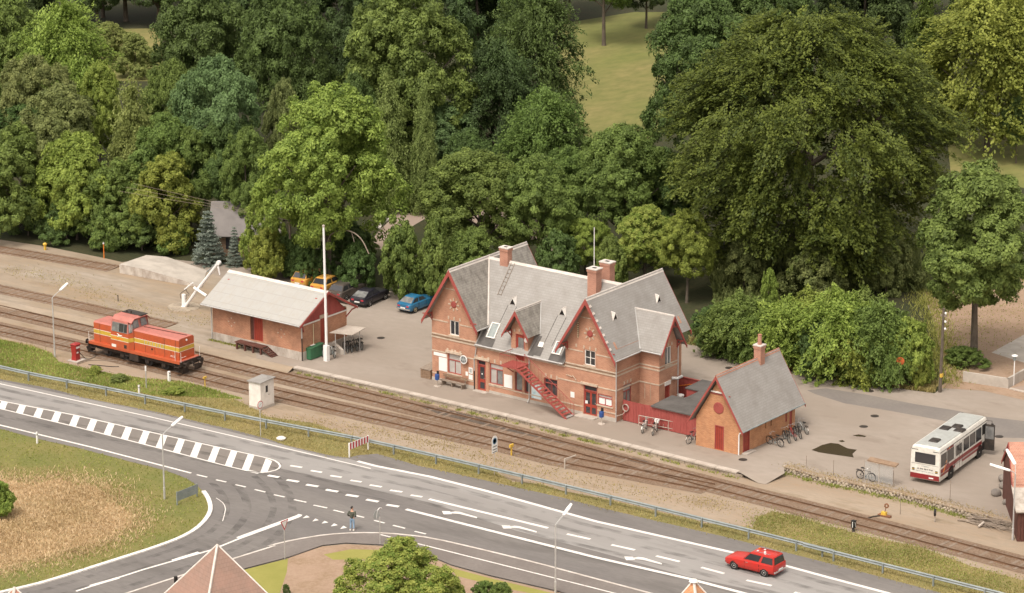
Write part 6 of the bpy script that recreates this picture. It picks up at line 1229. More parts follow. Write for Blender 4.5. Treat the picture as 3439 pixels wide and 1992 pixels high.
post('yellow hydrant standing in front of the shrubs', zq(0,0,1.622)([(246,1362)])[0], 0, .55, .09, 'yellow', name='hydrant', cat='hydrant', cap=lambda t: MB().lathe([(.2,.5),(.2,.62),(.1,.7)],10).build('bonnet','yellow',t))
post('white L-shaped clearance post beside the turnout', a3([(518,660)])[0], GZ, .8, .045, 'coping', cap=lambda t: MB().tube([(0,0,.8),(.25,1.1,.85)],.05,4).build('arm','coping',t))
post('thin dark stake by the goods siding', z3([(965,517)])[0], 0, .55, .035, 'blackmetal', cap=lambda t: B(-.1,.04,-.03,.03,.5,.56).build('top','blackmetal',t))
zW = a4
for i, (b, tpx) in enumerate((((375,205),(355,95)),((642,285),(640,140)),((1230,400),(1228,240)),((1790,540),(1795,345)))):
    p = P(*zW([b])[0],0); hh = height_to(p, zW([tpx])[0][1]); t = T('fence_stake', ('thin stake on the fieldstone wall beside the puddle', 'thin stake on the fieldstone wall between the puddle and the glass shelter', 'thin stake on the fieldstone wall beside the glass shelter post', 'thin stake on the fieldstone wall in front of the bus rear wheel')[i], 'stake', p, 0, 'stakes on the fieldstone wall'); MB().tube([(0,0,0),(0,0,hh)],.022,5).build('shaft','woodgrey',t); MB().tube([(0,0,hh),(0,0,hh+.03)],.03,5).build('tip','wood',t)
t = T('fence_stake', 'thin wooden stake in the dirt below the fieldstone wall', 'stake', P(*zW([(1300,668)])[0],GZ)); MB().tube([(0,0,0),(0,0,1.15)],.022,5).build('shaft','woodgrey',t); MB().tube([(0,0,1.15),(0,0,1.18)],.03,5).build('tip','wood',t)
# --- railway odds
p = P(*zq(2860,1700,8.4)([(930,290)])[0],GZ); t = T('switch_lever', 'rusty yellow points lever with ring weight beside the turnout', 'points lever', p); B(-.5,.5,-.15,.15,0,.12).build('bed','rust',t); B(-.25,.15,-.12,.12,.12,.35).build('stand','yellow',t); MB().tube([(0,0,.3),(.1,0,.7)],.03,5).build('lever','rust',t); MB().lathe([(.10,-.05),(.18,-.05),(.18,.05),(.10,.05),(.10,-.05)],14,Mt((.14,0,.85),'X',PI/2)).build('ring_weight','rust',t); MB().tube([(-.3,-.2,.06),(-.6,-.6,.06),(-.7,-1.2,.06)],.05,5).build('rod','blackmetal',t)
p = P(*a4([(840,835)])[0],GZ); t = T('points_indicator', 'black dwarf points indicator with white bars by the near rail', 'signal', p); MB().tube([(0,0,0),(-.05,0,.3)],[.14,.07],8).build('foot','blackmetal',t); B(-.14,.14,-.12,.12,.3,.78).build('lantern','dark',t); MB().obox((.146,0,.54),(.006,.05,.44),Matrix.Rotation(.35,3,'X')).build('bar','poster',t); MB().obox((-.02,-.124,.54),(.05,.006,.44)).build('bar','poster',t); B(-.16,.16,-.14,.14,.78,.83).build('cap','dark',t)
p = P(*a4([(1640,742)])[0],GZ); t = T('round_signal', 'dark round signal disc on a short post in the dirt', 'signal', p); MB().tube([(0,0,0),(0,0,.55)],.04,6).build('post','coping',t); MB().lathe([(.0,-.1),(.25,-.08),(.27,0),(.25,.08),(0,.1)],14,Matrix.Translation((0,0,.72)) @ Matrix.Rotation(R(30),4,'Z') @ Matrix.Rotation(PI/2,4,'Y')).build('disc','binblue' if False else 'dark',t)
# --- poles
p = P(2313,965); t = T('utility_pole', 'wooden utility pole with insulators at the end of the hedge', 'pole', p); hh = height_to(p,758); MB().tube([(0,0,0),(.1,0,hh)],[.15,.11],8).build('shaft','bark',t); B(.02,.2,-.16,.12,1.3,1.6).build('yellow_box','yellow',t); B(-.15,.35,-.06,.06,hh-.7,hh-.55).build('bracket','woodgrey',t)
for dz in (.2,.9,1.5): MB().lathe([(.05,0),(.09,.05),(.09,.16),(.03,.2)],8,Mt((.28,0,hh-dz-.3))).build('insulator','poster',t)
p = P(716,682); t = T('utility_pole', 'slim wooden pole among the shrubs beside the yellow cars', 'pole', p); hl = height_to(p,540); MB().tube([(0,0,0),(0,0,hl)],[.13,.1],8).build('shaft','woodgrey',t); B(-.3,.3,-.04,.04,hl-.35,hl-.25).build('crossarm','woodgrey',t)
for i in range(3): 
    q = Vector(P(330-20*i,452+9*i,7.5)) - Vector(p); MB().tube([(-.2+.2*i,0,hl-.1),((q.x)*.5,(q.y)*.5,hl*.6+3.2),tuple(q)],.014,4).build('wire','woodgrey',t)
p = P(1540,700); t = T('yard_lamp', 'bracket lamp on a short post behind the station roof', 'street lamp', p); hh = height_to(p,636); MB().tube([(0,0,0),(0,0,hh)],.09,7).build('post','woodgrey',t); MB().tube([(0,0,hh-.5),(-.4,-.5,hh-.35)],.03,5).build('arm','zincgrey',t); MB().lathe([(.05,.1),(.24,0),(.2,-.05)],10,Mt((-.6,-.7,hh-.4))).build('shade','whitepole',t)
t = T('fallen_branch', 'bent bare branch arching out of the undergrowth by the flagpole', 'branch', P(855,722)); br_ = [Vector(PY(u,v,P(855,722)[1]))-Vector(P(855,722)) for u,v in ((805,600),(812,580),(835,568),(865,570),(890,590),(908,625))]; MB().tube(smooth_line(br_,.3),.06,5).build('limb','woodgrey',t); MB().tube([br_[3],br_[3]+Vector((.3,0,-.9))],.03,4).build('twig','woodgrey',t)
# --- boulders, brushwood
for i, (x, y, r_) in enumerate(((408,345,.44),(460,375,.40),(340,615,.42),(362,678,.40),(275,752,.38),(382,838,.33))):
    lab = ('large round boulder nearest the tiled roof in the line along the yard', 'dark boulder second in the line beside the tiled roof', 'flat wide boulder in the middle of the line by the lamp', 'pale boulder next to the flat one in the line', 'boulder standing out of the line towards the bus', 'small boulder at the end of the line by the branches')[i]
    p = P(*zq(3250,1400,2.92)([(x,y+18)])[0],0); bm = bmesh.new(); bmesh.ops.create_icosphere(bm, subdivisions=3, radius=r_); rr = random.Random(i)
    ph = [rr.uniform(0,6) for _ in range(4)]
    for v in bm.verts: 
        k = 1+.12*math.sin(v.co.x*5+ph[0])+.1*math.sin(v.co.y*6+ph[1])+.08*math.sin(v.co.z*7+v.co.x*4+ph[2]); v.co *= k; v.co.z *= .72
    me = bpy.data.meshes.new('boulder'); bm.to_mesh(me); bm.free(); me.materials.append(MT['boulder']); o = bpy.data.objects.new('boulder', me); COL.objects.link(o); o.location = (p[0], p[1], r_*.55); tag(o, lab, 'boulder', 'boulders along the yard edge')
    for q in me.polygons: q.use_smooth = True
p = P(*a4([(2180,770)])[0],GZ); t = T('brushwood_heap', 'heap of long bare branches below the end of the fieldstone wall', 'branches', p); rr = random.Random(4)
for i in range(70):
    a = rr.uniform(-.45,.25); L_ = rr.uniform(1.6,3.4); c = Vector((rr.uniform(-1.0,1.0), rr.uniform(-.7,1.2), rr.uniform(.05,.55))); c.z *= max(.15, 1-abs(c.x)*.5-abs(c.y-.2)*.35); d = Vector((math.cos(a), math.sin(a), rr.uniform(-.08,.12)))*L_/2
    MB().tube([c-d, c+Vector((0,0,rr.uniform(0,.08))), c+d],[rr.uniform(.02,.05)]*2+[.015],5).build('branch','woodgrey',t)
MB().tube([(-.3,-1.1,.1),(-.2,-.5,.3)],.09,7).build('cut_log','coping',t)
# --- concrete garden wall and steps at the right
zR_ = zq(3200,1100,4.5606); c0 = Vector(P(*zR_([(845,938)])[0],0)); c1 = Vector(P(*zR_([(150,830)])[0],0)); c2 = Vector(P(*zR_([(1090,800)])[0],0)); c2 = c0+(c2-c0)*2
t = T('garden_wall', 'smooth grey concrete garden wall turning a corner below the big tree', 'wall', c0)
for e in (c1, c2):
    d = (e-c0); n_ = Vector((-d.y, d.x, 0)).normalized()*.18
    if n_.dot(Vector((-.3,1,0))) < 0: n_ = -n_
    MB().prism([(0,0,0),tuple(d),tuple(d+n_),tuple(n_)],(0,0,.86)).build('panel','concrete',t,bevel=.01)
t = T('paved_step', 'pale stone edging step in front of the concrete garden wall', 'step', c0+Vector((.15,-.1,0))); MB().prism([(0,0,0),(4,-.35,0),(4,-.05,0),(0,.3,0)],(0,0,.08)).build('tread','coping',t); MB().prism([(0,.31,0),(4,-.04,0),(4.6,1.9,0),(.8,2.2,0)],(0,0,.05)).build('landing','path',t)
# --- dark timber shed with tiled roof at the frame edge
p = P(2503,1333,GZ); t = T('timber_shed', 'dark timber shed with grey lean-to and red-brown tiled roof at the yard edge', 'shed', p, R(36))
n_ = 24
for i in range(n_): B(i*.21+.02,i*.21+.205,0,.04,.0,2.25).build('board','wood' if False else 'woodred',t)
for i in range(12): B(-.02,.02,.05+i*.21,.05+i*.21+.2,0,2.3).build('board','woodred',t)
MB().slab([(-.2,-.25,2.3),(5.2,-.25,2.3),(5.2,2.7,3.3),(-.2,2.7,3.3)],.08).build('lean_to_roof','concrete_stained',t)
B(0,5,2.6,8.5,0,3.35).build('wall','woodred',t); MB().slab([(-.1,2.3,3.1),(5.4,2.3,3.1),(5.4,5.5,5.6),(-.1,5.5,5.6)],.12).build('roof_slope','brick_chim',t); MB().slab([(-.1,8.7,3.1),(5.4,8.7,3.1),(5.4,5.5,5.6),(-.1,5.5,5.6)],.12).build('roof_slope','tile_pink',t); MB().prism([(-.02,2.65,3.3),(-.02,8.4,3.3),(-.02,5.5,5.45)],(.2,0,0)).build('gable','woodred',t)
MB().prism([(-.11,2.28,3.05),(-.11,5.5,5.58),(-.11,5.5,5.3),(-.11,2.28,2.8)],(-.05,0,0)).build('bargeboard','redpaint',t); MB().prism([(-.11,8.72,3.05),(-.11,5.5,5.58),(-.11,5.5,5.3),(-.11,8.72,2.8)],(-.05,0,0)).build('bargeboard','redpaint',t)
# --- houses in front (only roof tips show)
def pyramid(label, u, v, z, a, h, rot, roof, wallm, wallh=None, hipcap='whitepaint'):
    q = P(u, v, z); t = T('house', label, 'house', (q[0], q[1], GZ), rot); zz = z-GZ; ze_ = zz-h; k = [(a*math.cos(i*PI/2+PI/4)*1.414/1.414, a*math.sin(i*PI/2+PI/4), ze_) for i in range(4)]
    k = [(a*math.cos(i*PI/2), a*math.sin(i*PI/2), ze_) for i in range(4)]
    for i in range(4): MB().add([(0,0,zz), k[i], k[(i+1)%4]],[(0,1,2)]).build('roof_slope',roof,t); MB().tube([(0,0,zz+.02), k[i]],.10 if i == 0 else .05,5).build('hip_cap',('ridgecap' if i == 0 else hipcap),t)
    kk = [(x*.86,y*.86,0) for x,y,_ in k]; MB().prism(kk,(0,0,ze_+.25)).build('wall',wallm,t)
    for i in range(4):
        c = Vector(kk[i])*.5+Vector(kk[(i+1)%4])*.5; d = (Vector(kk[(i+1)%4])-Vector(kk[i])).normalized(); nn = Vector((d.y,-d.x,0)); MB().obox(c+nn*.01+Vector((0,0,1.5)),(1.2,.08,1.2),rotz(math.atan2(d.y,d.x))).build('window','glass',t)
    return t
ho = pyramid('pink tiled pyramid roof of a house beside the side road', 535, 1341, 7.2, 6.3, 6.2, R(-62), 'tile_pink', 'brick'); MB().lathe([(.13,0),(.13,.5)],8,Mt((-2.0,-3.4,3.9))).build('vent_pipe','dark',ho)
pyramid('small dark tiled roof tip of a house at the meadow edge', 36, 1446, 7.0, 5.0, 5.0, R(-60), 'brick_chim', 'brick')
h2 = pyramid('orange brick-coloured roof tip in front of the main road', 1707, 1428, 6.5, 3.6, 4.2, R(-45), 'brick_hut', 'brick'); MB().lathe([(.32,0),(.22,.12),(.1,.16)],8,Mt((0,0,6.5-GZ-.08))).build('finial','whitepaint',h2)
# house behind the trees
p = P(612,612); t = T('house', 'house with plain grey roof half hidden behind the spruces', 'house', p, R(35)); B(-3.0,3.0,-2.6,2.6,0,2.2).build('wall','wood',t)
for s_ in (-1,1): MB().slab([(-3.4,0,4.6),(3.4,0,4.6),(3.4,s_*3.1,2.0),(-3.4,s_*3.1,2.0)],.15).build('roof_slope','greyroof',t)
for x in (-1.8,1.2): B(x,x+1.1,-2.64,-2.58,.7,1.8).build('window','glass',t)
for x in (-3.0,2.85): MB().prism([(x,-2.6,2.2),(x,2.6,2.2),(x,0,4.4)],(.15,0,0)).build('gable','wood',t)

# --- person
pp = P(867,1305,GZ+.012); RZP = math.atan2(FW[1],FW[0])-R(22)
def skinmesh(name, verts, edges, radii, mtl, parent, root=0):
    me = bpy.data.meshes.new(name); me.from_pydata(verts, edges, []); o = bpy.data.objects.new(name, me); COL.objects.link(o)
    sk = o.modifiers.new('Skin','SKIN'); sk.use_smooth_shade = True
    lay = me.skin_vertices[0] if me.skin_vertices else None
    if lay is None:
        bpy.context.view_layer.objects.active = o; bpy.ops.mesh.customdata_skin_add(); lay = me.skin_vertices[0]
    for i, r in enumerate(radii): lay.data[i].radius = r if isinstance(r, tuple) else (r, r); lay.data[i].use_root = (i == root)
    ss = o.modifiers.new('Sub','SUBSURF'); ss.levels = 1; ss.render_levels = 2; me.materials.append(MT[mtl]); o.parent = parent; return o
# x forward; hands pushed into the jacket pockets, elbows out, head turned to the right
pe = T('person', 'person in dark olive jacket and pale blue jeans standing on the side road', 'person', pp, RZP)
V_ = [(0,0,.92),(0,0,1.15),(0,0,1.40),(.01,0,1.50),(.02,-.01,1.62),(.03,-.02,1.73), (0,.10,.90),(.01,.115,.50),(-.02,.13,.09),(.12,.16,.05), (0,-.10,.90),(.03,-.11,.50),(.03,-.11,.09),(.18,-.14,.05), (0,.19,1.41),(-.10,.30,1.18),(.12,.17,1.02),(.16,.13,.98), (0,-.19,1.41),(-.09,-.31,1.18),(.12,-.18,1.02),(.16,-.14,.98)]
E_ = [(0,1),(1,2),(2,3),(3,4),(4,5),(0,6),(6,7),(7,8),(8,9),(0,10),(10,11),(11,12),(12,13),(2,14),(14,15),(15,16),(16,17),(2,18),(18,19),(19,20),(20,21)]
Rr_ = [(.13,.10),(.13,.10),(.12,.09),.055,.085,.07,.085,.06,.045,.035,.085,.06,.045,.035,.06,.045,.035,.03,.06,.045,.035,.03]
skinmesh('body', V_, E_, Rr_, 'skin', pe)
skinmesh('jacket', [(0,0,.90),(0,0,1.02),(0,0,1.20),(0,0,1.40),(.0,0,1.47),(0,.19,1.40),(-.10,.31,1.18),(.09,.21,1.02),(0,-.19,1.40),(-.09,-.32,1.18),(.09,-.21,1.02)], [(0,1),(1,2),(2,3),(3,4),(3,5),(5,6),(6,7),(3,8),(8,9),(9,10)], [(.17,.13),(.18,.145),(.165,.13),(.15,.115),.075,.085,.075,.06,.085,.075,.06], 'jacket', pe)
skinmesh('jeans', [(0,0,.96),(0,0,.86),(0,.10,.82),(.01,.115,.48),(-.02,.13,.10),(0,-.10,.82),(.03,-.11,.48),(.03,-.11,.10)], [(0,1),(1,2),(2,3),(3,4),(1,5),(5,6),(6,7)], [(.15,.12),(.145,.115),.10,.075,.065,.10,.075,.065], 'jeans', pe)
for s_, x, y in ((1,-.02,.13),(-1,.03,-.11)): MB().loft([[(x-.09,y-.045,0),(x-.09,y+.045,0),(x-.08,y+.04,.10),(x-.08,y-.04,.10)],[(x+.06,y-.055,0),(x+.06,y+.055,0),(x+.04,y+.045,.10),(x+.04,y-.045,.10)],[(x+.19,y-.04,0),(x+.19,y+.04,0),(x+.18,y+.03,.05),(x+.18,y-.03,.05)]]).build('shoe','shoe',pe,smooth=True)
hd_ = Matrix.Translation((.02,-.015,1.68)) @ Matrix.Rotation(R(-60),4,'Z')
bm = bmesh.new(); bmesh.ops.create_uvsphere(bm,u_segments=14,v_segments=10,radius=1)
for v in bm.verts: v.co = Vector((v.co.x*.108-.018, v.co.y*.092, v.co.z*.115+.035)); 
for v in list(bm.verts):
    if v.co.x > .03 and v.co.z < .075: bm.verts.remove(v)
bm.transform(hd_); me = bpy.data.meshes.new('hair'); bm.to_mesh(me); bm.free(); me.materials.append(MT['hair']); o = bpy.data.objects.new('hair', me); COL.objects.link(o); o.parent = pe
fc = MB(); fc.add([hd_ @ Vector(q) for q in ((.085,-.015,.03),(.085,.015,.03),(.115,0,-.005),(.085,.015,-.02),(.085,-.015,-.02))],[(0,1,2),(1,3,2),(3,4,2),(4,0,2)]); fc.build('nose','skin',pe)
for s_ in (-1,1): MB().obox(hd_ @ Vector((.083,s_*.033,.035)),(.012,.022,.012),hd_.to_3x3()).build('eye','ink',pe); MB().obox(hd_ @ Vector((0,s_*.09,.01)),(.03,.015,.055),hd_.to_3x3()).build('ear','skin',pe)
MB().obox(hd_ @ Vector((.08,0,-.045)),(.012,.045,.01),hd_.to_3x3()).build('mouth','signred',pe)
# ================================================================== TREES, SHRUBS, GRASS
def quads_mesh(name, V, tone):                    # V: (n,4,3)
    n = len(V); me = bpy.data.meshes.new(name); me.vertices.add(n*4); me.vertices.foreach_set('co', V.reshape(-1).astype(np.float32))
    me.loops.add(n*4); me.loops.foreach_set('vertex_index', np.arange(n*4, dtype=np.int32)); me.polygons.add(n)
    me.polygons.foreach_set('loop_start', np.arange(0, n*4, 4, dtype=np.int32)); me.polygons.foreach_set('loop_total', np.full(n, 4, dtype=np.int32))
    at_ = me.attributes.new('tone', 'FLOAT', 'FACE'); at_.data.foreach_set('value', np.clip(tone, 0, 1).astype(np.float32)); me.update(); return me
def unit(a): return a/np.maximum(np.linalg.norm(a, axis=-1, keepdims=True), 1e-6)
def leaf_quads(rg, pos, nrm, axis, size, ratio=.62):
    t = unit(axis - nrm*np.sum(axis*nrm, 1, keepdims=True)); b = np.cross(nrm, t); s = size[:, None]
    return np.stack([pos - t*s*.5, pos + b*s*ratio*.5 - nrm*s*.06, pos + t*s*.55, pos - b*s*ratio*.5 - nrm*s*.06], 1)
def crown_mesh(name, seed, R0, z0, z1, ncl, per, leaf, style='round', squash=.85, rc=(.15,.26), lob=.2, boughs=22, br_=(.30,.46), bk=.62):
    rg = np.random.default_rng(seed); H_ = z1-z0
    t = rg.beta(1.35, 1.15, ncl); ang = rg.uniform(0, 2*PI, ncl)
    if style in ('cone','spruce'): t = rg.beta(1.0, 1.7, ncl); env = (1-t)**.85*(1-.25*(t < .08))
    elif style == 'shrub': env = np.sin(PI*np.clip(t*.62+.36, 0, 1))**.7
    else: env = np.sin(PI*np.clip(t*.86+.13, 0, 1))**.62
    ph = rg.uniform(0, 6.28, 6); lobes = 1 + lob*(np.sin(2*ang+ph[0]+t*3) + .8*np.sin(3*ang+ph[1]-t*5) + .6*np.sin(5*ang+ph[2]+t*7))*.5
    rho = np.sqrt(rg.uniform(.22, 1.0, ncl)); rr = R0*env*lobes*rho
    C = np.stack([np.cos(ang)*rr, np.sin(ang)*rr, z0 + H_*t + rg.normal(0, .015*H_, ncl)], 1)
    if style in ('round','shrub','spray'):            # billowing boughs that carry the clumps
        nb = boughs; tb = (np.arange(nb)+.5)/nb; tb = tb**.9; ab = np.arange(nb)*2.39996 + rg.normal(0, .35, nb)
        eb = np.sin(PI*np.clip(tb*.62+.36, 0, 1))**.7 if style == 'shrub' else np.sin(PI*np.clip(tb*.80+.15, 0, 1))**.7
        lb = 1 + lob*.8*np.sin(2*ab+ph[0]) + rg.normal(0, .10, nb); rb = R0*rg.uniform(br_[0], br_[1], nb); Rb = R0*eb*lb*bk*np.sqrt(rg.uniform(.55, 1.0, nb))
        BC = np.stack([np.cos(ab)*Rb, np.sin(ab)*Rb, z0 + .10*H_ + .80*H_*tb], 1); wsel = rb**2; bi = rg.choice(nb, ncl, p=wsel/wsel.sum())
        ob = unit((BC - np.array([0, 0, z0+H_*.4]))*np.array([1, 1, .8])); dd = unit(rg.normal(0, 1, (ncl, 3)) + ob[bi]*.55 + np.array([0, 0, .3]))
        C = BC[bi] + dd*(rb[bi]*rg.uniform(.62, 1.0, ncl))[:, None]*np.array([1, 1, .8]); C[:, 2] = np.clip(C[:, 2], z0*.6+.05, None)
    ctr = np.array([0, 0, z0 + H_*.42]); out = unit((C-ctr)*np.array([1, 1, R0*2/H_ if style not in ('cone','spruce') else .3])); out = unit(out + np.array([0, 0, .25]))
    rcl = R0*rg.uniform(rc[0], rc[1], ncl); ctone = rg.normal(0, .17, ncl)
    idx = np.repeat(np.arange(ncl), per); n = len(idx); o = out[idx]; r = rcl[idx][:, None]; g = rg.normal(0, 1, (n, 3))
    hz_ = unit(o*np.array([1, 1, 0]) + 1e-4)
    if style == 'spray':                           # flat feathery sprays, pointing out and drooping a little
        br = unit(hz_ + rg.normal(0, .35, (ncl, 3))[idx] + np.array([0, 0, -.18])); side = unit(np.cross(br, np.array([0, 0, 1.0]))); up = np.cross(side, br)
        L = rg.uniform(-1, 1.25, n)[:, None]; wdt = (1.15-np.abs(L)*.6)
        pos = C[idx] + br*L*r*1.9 + side*g[:, :1]*r*.36*wdt + up*g[:, 1:2]*r*.13 + np.array([0,0,-1])*(np.maximum(L,0)**2)*r*.25
        nrm = unit(up + rg.normal(0, .42, (n, 3)) + o*.25); ax = unit(br + rg.normal(0, .35, (n, 3)))
    elif style == 'cone':
        br = unit(hz_ + np.array([0, 0, -.45]) + rg.normal(0, .2, (ncl, 3))[idx]); side = unit(np.cross(br, np.array([0, 0, 1.0]))); up = np.cross(side, br); L = rg.uniform(-1, 1.2, n)[:, None]
        pos = C[idx] + br*L*r*1.7 + side*g[:, :1]*r*.35 + np.array([0, 0, -1])*np.abs(g[:, 1:2])*r*.6; nrm = unit(up*.6 + rg.normal(0, .6, (n, 3)) + o*.4); ax = unit(np.array([0, 0, -1]) + br*.6 + rg.normal(0, .4, (n, 3)))
    elif style == 'spruce':
        lev = np.round(t*13)/13; C[:, 2] = z0 + H_*lev; rr = R0*(1-lev)**.9*np.sqrt(rg.uniform(.1, 1, ncl)); C[:, 0] = np.cos(ang)*rr; C[:, 1] = np.sin(ang)*rr; C[:, 2] -= rr*.12
        side = np.cross(hz_, np.array([0, 0, 1.0])); L = rg.uniform(-1, 1, n)[:, None]; pos = C[idx] + hz_*L*r*1.2 + side*g[:, :1]*r*.5 + np.array([0, 0, 1])*g[:, 1:2]*r*.12; nrm = unit(np.array([0, 0, 1.0]) + rg.normal(0, .45, (n, 3))); ax = unit(hz_ + rg.normal(0, .4, (n, 3)))
    else:
        d = unit(g + o*.75 + np.array([0, 0, .25])); pos = C[idx] + d*r*rg.uniform(.5, 1.05, n)[:, None]*np.array([1, 1, squash])
        nrm = unit(d*.8 + o*.25 + np.array([0, 0, .35]) + rg.normal(0, .42, (n, 3))); ax = unit(rg.normal(0, 1, (n, 3)) + np.array([0, 0, -.4]))
    size = leaf*rg.uniform(.65, 1.35, n); tone = .45 + ctone[idx] + rg.normal(0, .2, n)
    pos[:, 2] = np.maximum(pos[:, 2], .05)
    return quads_mesh(name, leaf_quads(rg, pos, nrm, ax, size), tone)
def trunk_mesh(seed, R0, z0, z1, r):
    rr = random.Random(seed); mb = MB(); zt_ = z0 + (z1-z0)*.6
    mb.tube([(0,0,-.2),(0,0,.3),(rr.uniform(-.1,.1),rr.uniform(-.1,.1),z0*.7+.3),(rr.uniform(-.3,.3),rr.uniform(-.3,.3),zt_)],[r*1.5,r*1.1,r*.85,r*.35],9)
    for k in range(7):
        a = k*2.4+rr.uniform(-.4,.4); s = z0*.75+(zt_-z0)*rr.uniform(0,.7); L = R0*rr.uniform(.5,.8); mb.tube([(0,0,s),(math.cos(a)*L*.5,math.sin(a)*L*.5,s+L*.35),(math.cos(a)*L,math.sin(a)*L,s+L*.75)],[r*.4,r*.25,r*.08],6)
    o = mb.build('trunk', 'bark', smooth=True); me = o.data; bpy.data.objects.remove(o); return me
SPEC = {
 'broad_a': dict(seed=1, R0=6, z0=4.6, z1=15, ncl=420, per=135, leaf=.27, r=.28, rc=(.09,.16), boughs=20), 'broad_b': dict(seed=2, R0=6, z0=4.4, z1=14, ncl=470, per=120, leaf=.26, r=.28, rc=(.08,.145), boughs=26), 'broad_c': dict(seed=3, R0=6, z0=5.0, z1=16, ncl=400, per=140, leaf=.27, r=.3, rc=(.10,.17), lob=.3, boughs=15),
 'big_a': dict(seed=4, R0=8, z0=4.6, z1=18, ncl=760, per=115, leaf=.30, r=.4, rc=(.07,.125), boughs=30), 'big_b': dict(seed=5, R0=8, z0=4.6, z1=17, ncl=720, per=115, leaf=.30, r=.4, rc=(.075,.135), lob=.26, boughs=24),
 'spray': dict(seed=6, R0=6, z0=1.8, z1=14, ncl=560, per=90, leaf=.29, r=.28, style='spray', rc=(.12,.22)), 'beech': dict(seed=7, R0=13.5, z0=1.4, z1=24, ncl=2700, per=85, leaf=.30, r=.75, style='spray', rc=(.045,.085), lob=.10, boughs=70, br_=(.20,.30), bk=.84),
 'larch': dict(seed=8, R0=4, z0=.8, z1=15, ncl=480, per=80, leaf=.26, r=.22, style='cone', rc=(.14,.24)), 'spruce': dict(seed=9, R0=2.2, z0=.3, z1=6, ncl=420, per=40, leaf=.17, r=.1, style='spruce', rc=(.12,.2)),
 'shrub_a': dict(seed=10, R0=3, z0=.15, z1=4.2, ncl=230, per=90, leaf=.22, r=.08, style='shrub', rc=(.10,.18), boughs=14), 'shrub_b': dict(seed=11, R0=3, z0=.1, z1=4.0, ncl=260, per=80, leaf=.21, r=.08, style='shrub', rc=(.09,.16), lob=.35, boughs=17), 'shrub_s': dict(seed=12, R0=3, z0=.15, z1=4.2, ncl=330, per=90, leaf=.19, r=.08, style='spray', rc=(.13,.22)),
}
SPEC['thicket_a'] = dict(seed=21, R0=5, z0=.5, z1=9.5, ncl=620, per=95, leaf=.23, r=.15, style='shrub', rc=(.07,.13), boughs=26, lob=.3)
SPEC['thicket_b'] = dict(seed=22, R0=5, z0=.5, z1=9.5, ncl=560, per=95, leaf=.24, r=.15, style='shrub', rc=(.07,.14), boughs=18, lob=.4)
SPEC['lime'] = dict(seed=14, R0=5, z0=4.4, z1=16, ncl=760, per=115, leaf=.26, r=.3, rc=(.08,.14), boughs=28, lob=.4)
SPEC['garden'] = dict(seed=15, R0=4.4, z0=.25, z1=6, ncl=620, per=90, leaf=.2, r=.12, style='shrub', rc=(.07,.13), boughs=15, lob=.5, br_=(.24,.42), bk=.8)
PROTO = {}
for k, d in SPEC.items():
    c = crown_mesh('crown', d['seed'], d['R0'], d['z0'], d['z1'], d['ncl'], d['per'], d['leaf'], d.get('style','round'), rc=d.get('rc',(.15,.26)), lob=d.get('lob',.2), boughs=d.get('boughs',22), br_=d.get('br_',(.30,.46)), bk=d.get('bk',.66)); tr = trunk_mesh(d['seed'], d['R0'], d['z0'], d['z1'], d['r']); c.materials.append(None); PROTO[k] = (c, tr, d)
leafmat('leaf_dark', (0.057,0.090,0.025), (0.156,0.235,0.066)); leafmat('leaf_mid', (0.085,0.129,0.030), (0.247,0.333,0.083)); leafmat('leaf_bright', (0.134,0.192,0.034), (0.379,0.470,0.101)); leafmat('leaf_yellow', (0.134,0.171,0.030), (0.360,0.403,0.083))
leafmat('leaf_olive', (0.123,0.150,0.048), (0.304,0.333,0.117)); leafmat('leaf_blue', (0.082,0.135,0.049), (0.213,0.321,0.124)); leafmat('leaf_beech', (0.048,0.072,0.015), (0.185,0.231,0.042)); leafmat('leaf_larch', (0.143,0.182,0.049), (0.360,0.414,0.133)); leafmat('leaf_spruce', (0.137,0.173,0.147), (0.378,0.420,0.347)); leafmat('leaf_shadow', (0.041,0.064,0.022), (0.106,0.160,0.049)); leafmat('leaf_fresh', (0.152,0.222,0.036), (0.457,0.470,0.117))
TN = [0]
def tree(label, u, vtop, hw, vbase, proto, mtl, name='tree', cat='tree', group=None, z=0.0, trunk=True, ry=1.0):
    p = P(u, vbase, z); s = scale_at(p); top = height_to(p, vtop)-z; Rm = hw/s; c, tr, d = PROTO[proto]; TN[0] += 1
    t = T(name, label, cat, p, (TN[0]*2.399) % 6.283, group); sx, sz = Rm/d['R0']/1.08, top/d['z1']
    for me, nm, mm in ((c, 'crown', mtl), (tr, 'trunk', 'bark')):
        o = bpy.data.objects.new(nm, me); COL.objects.link(o); o.parent = t; o.scale = (sx, sx*ry, sz)
        o.material_slots[0].link = 'OBJECT'; o.material_slots[0].material = MT[mm]
    return t
gt = 'park trees behind the station'
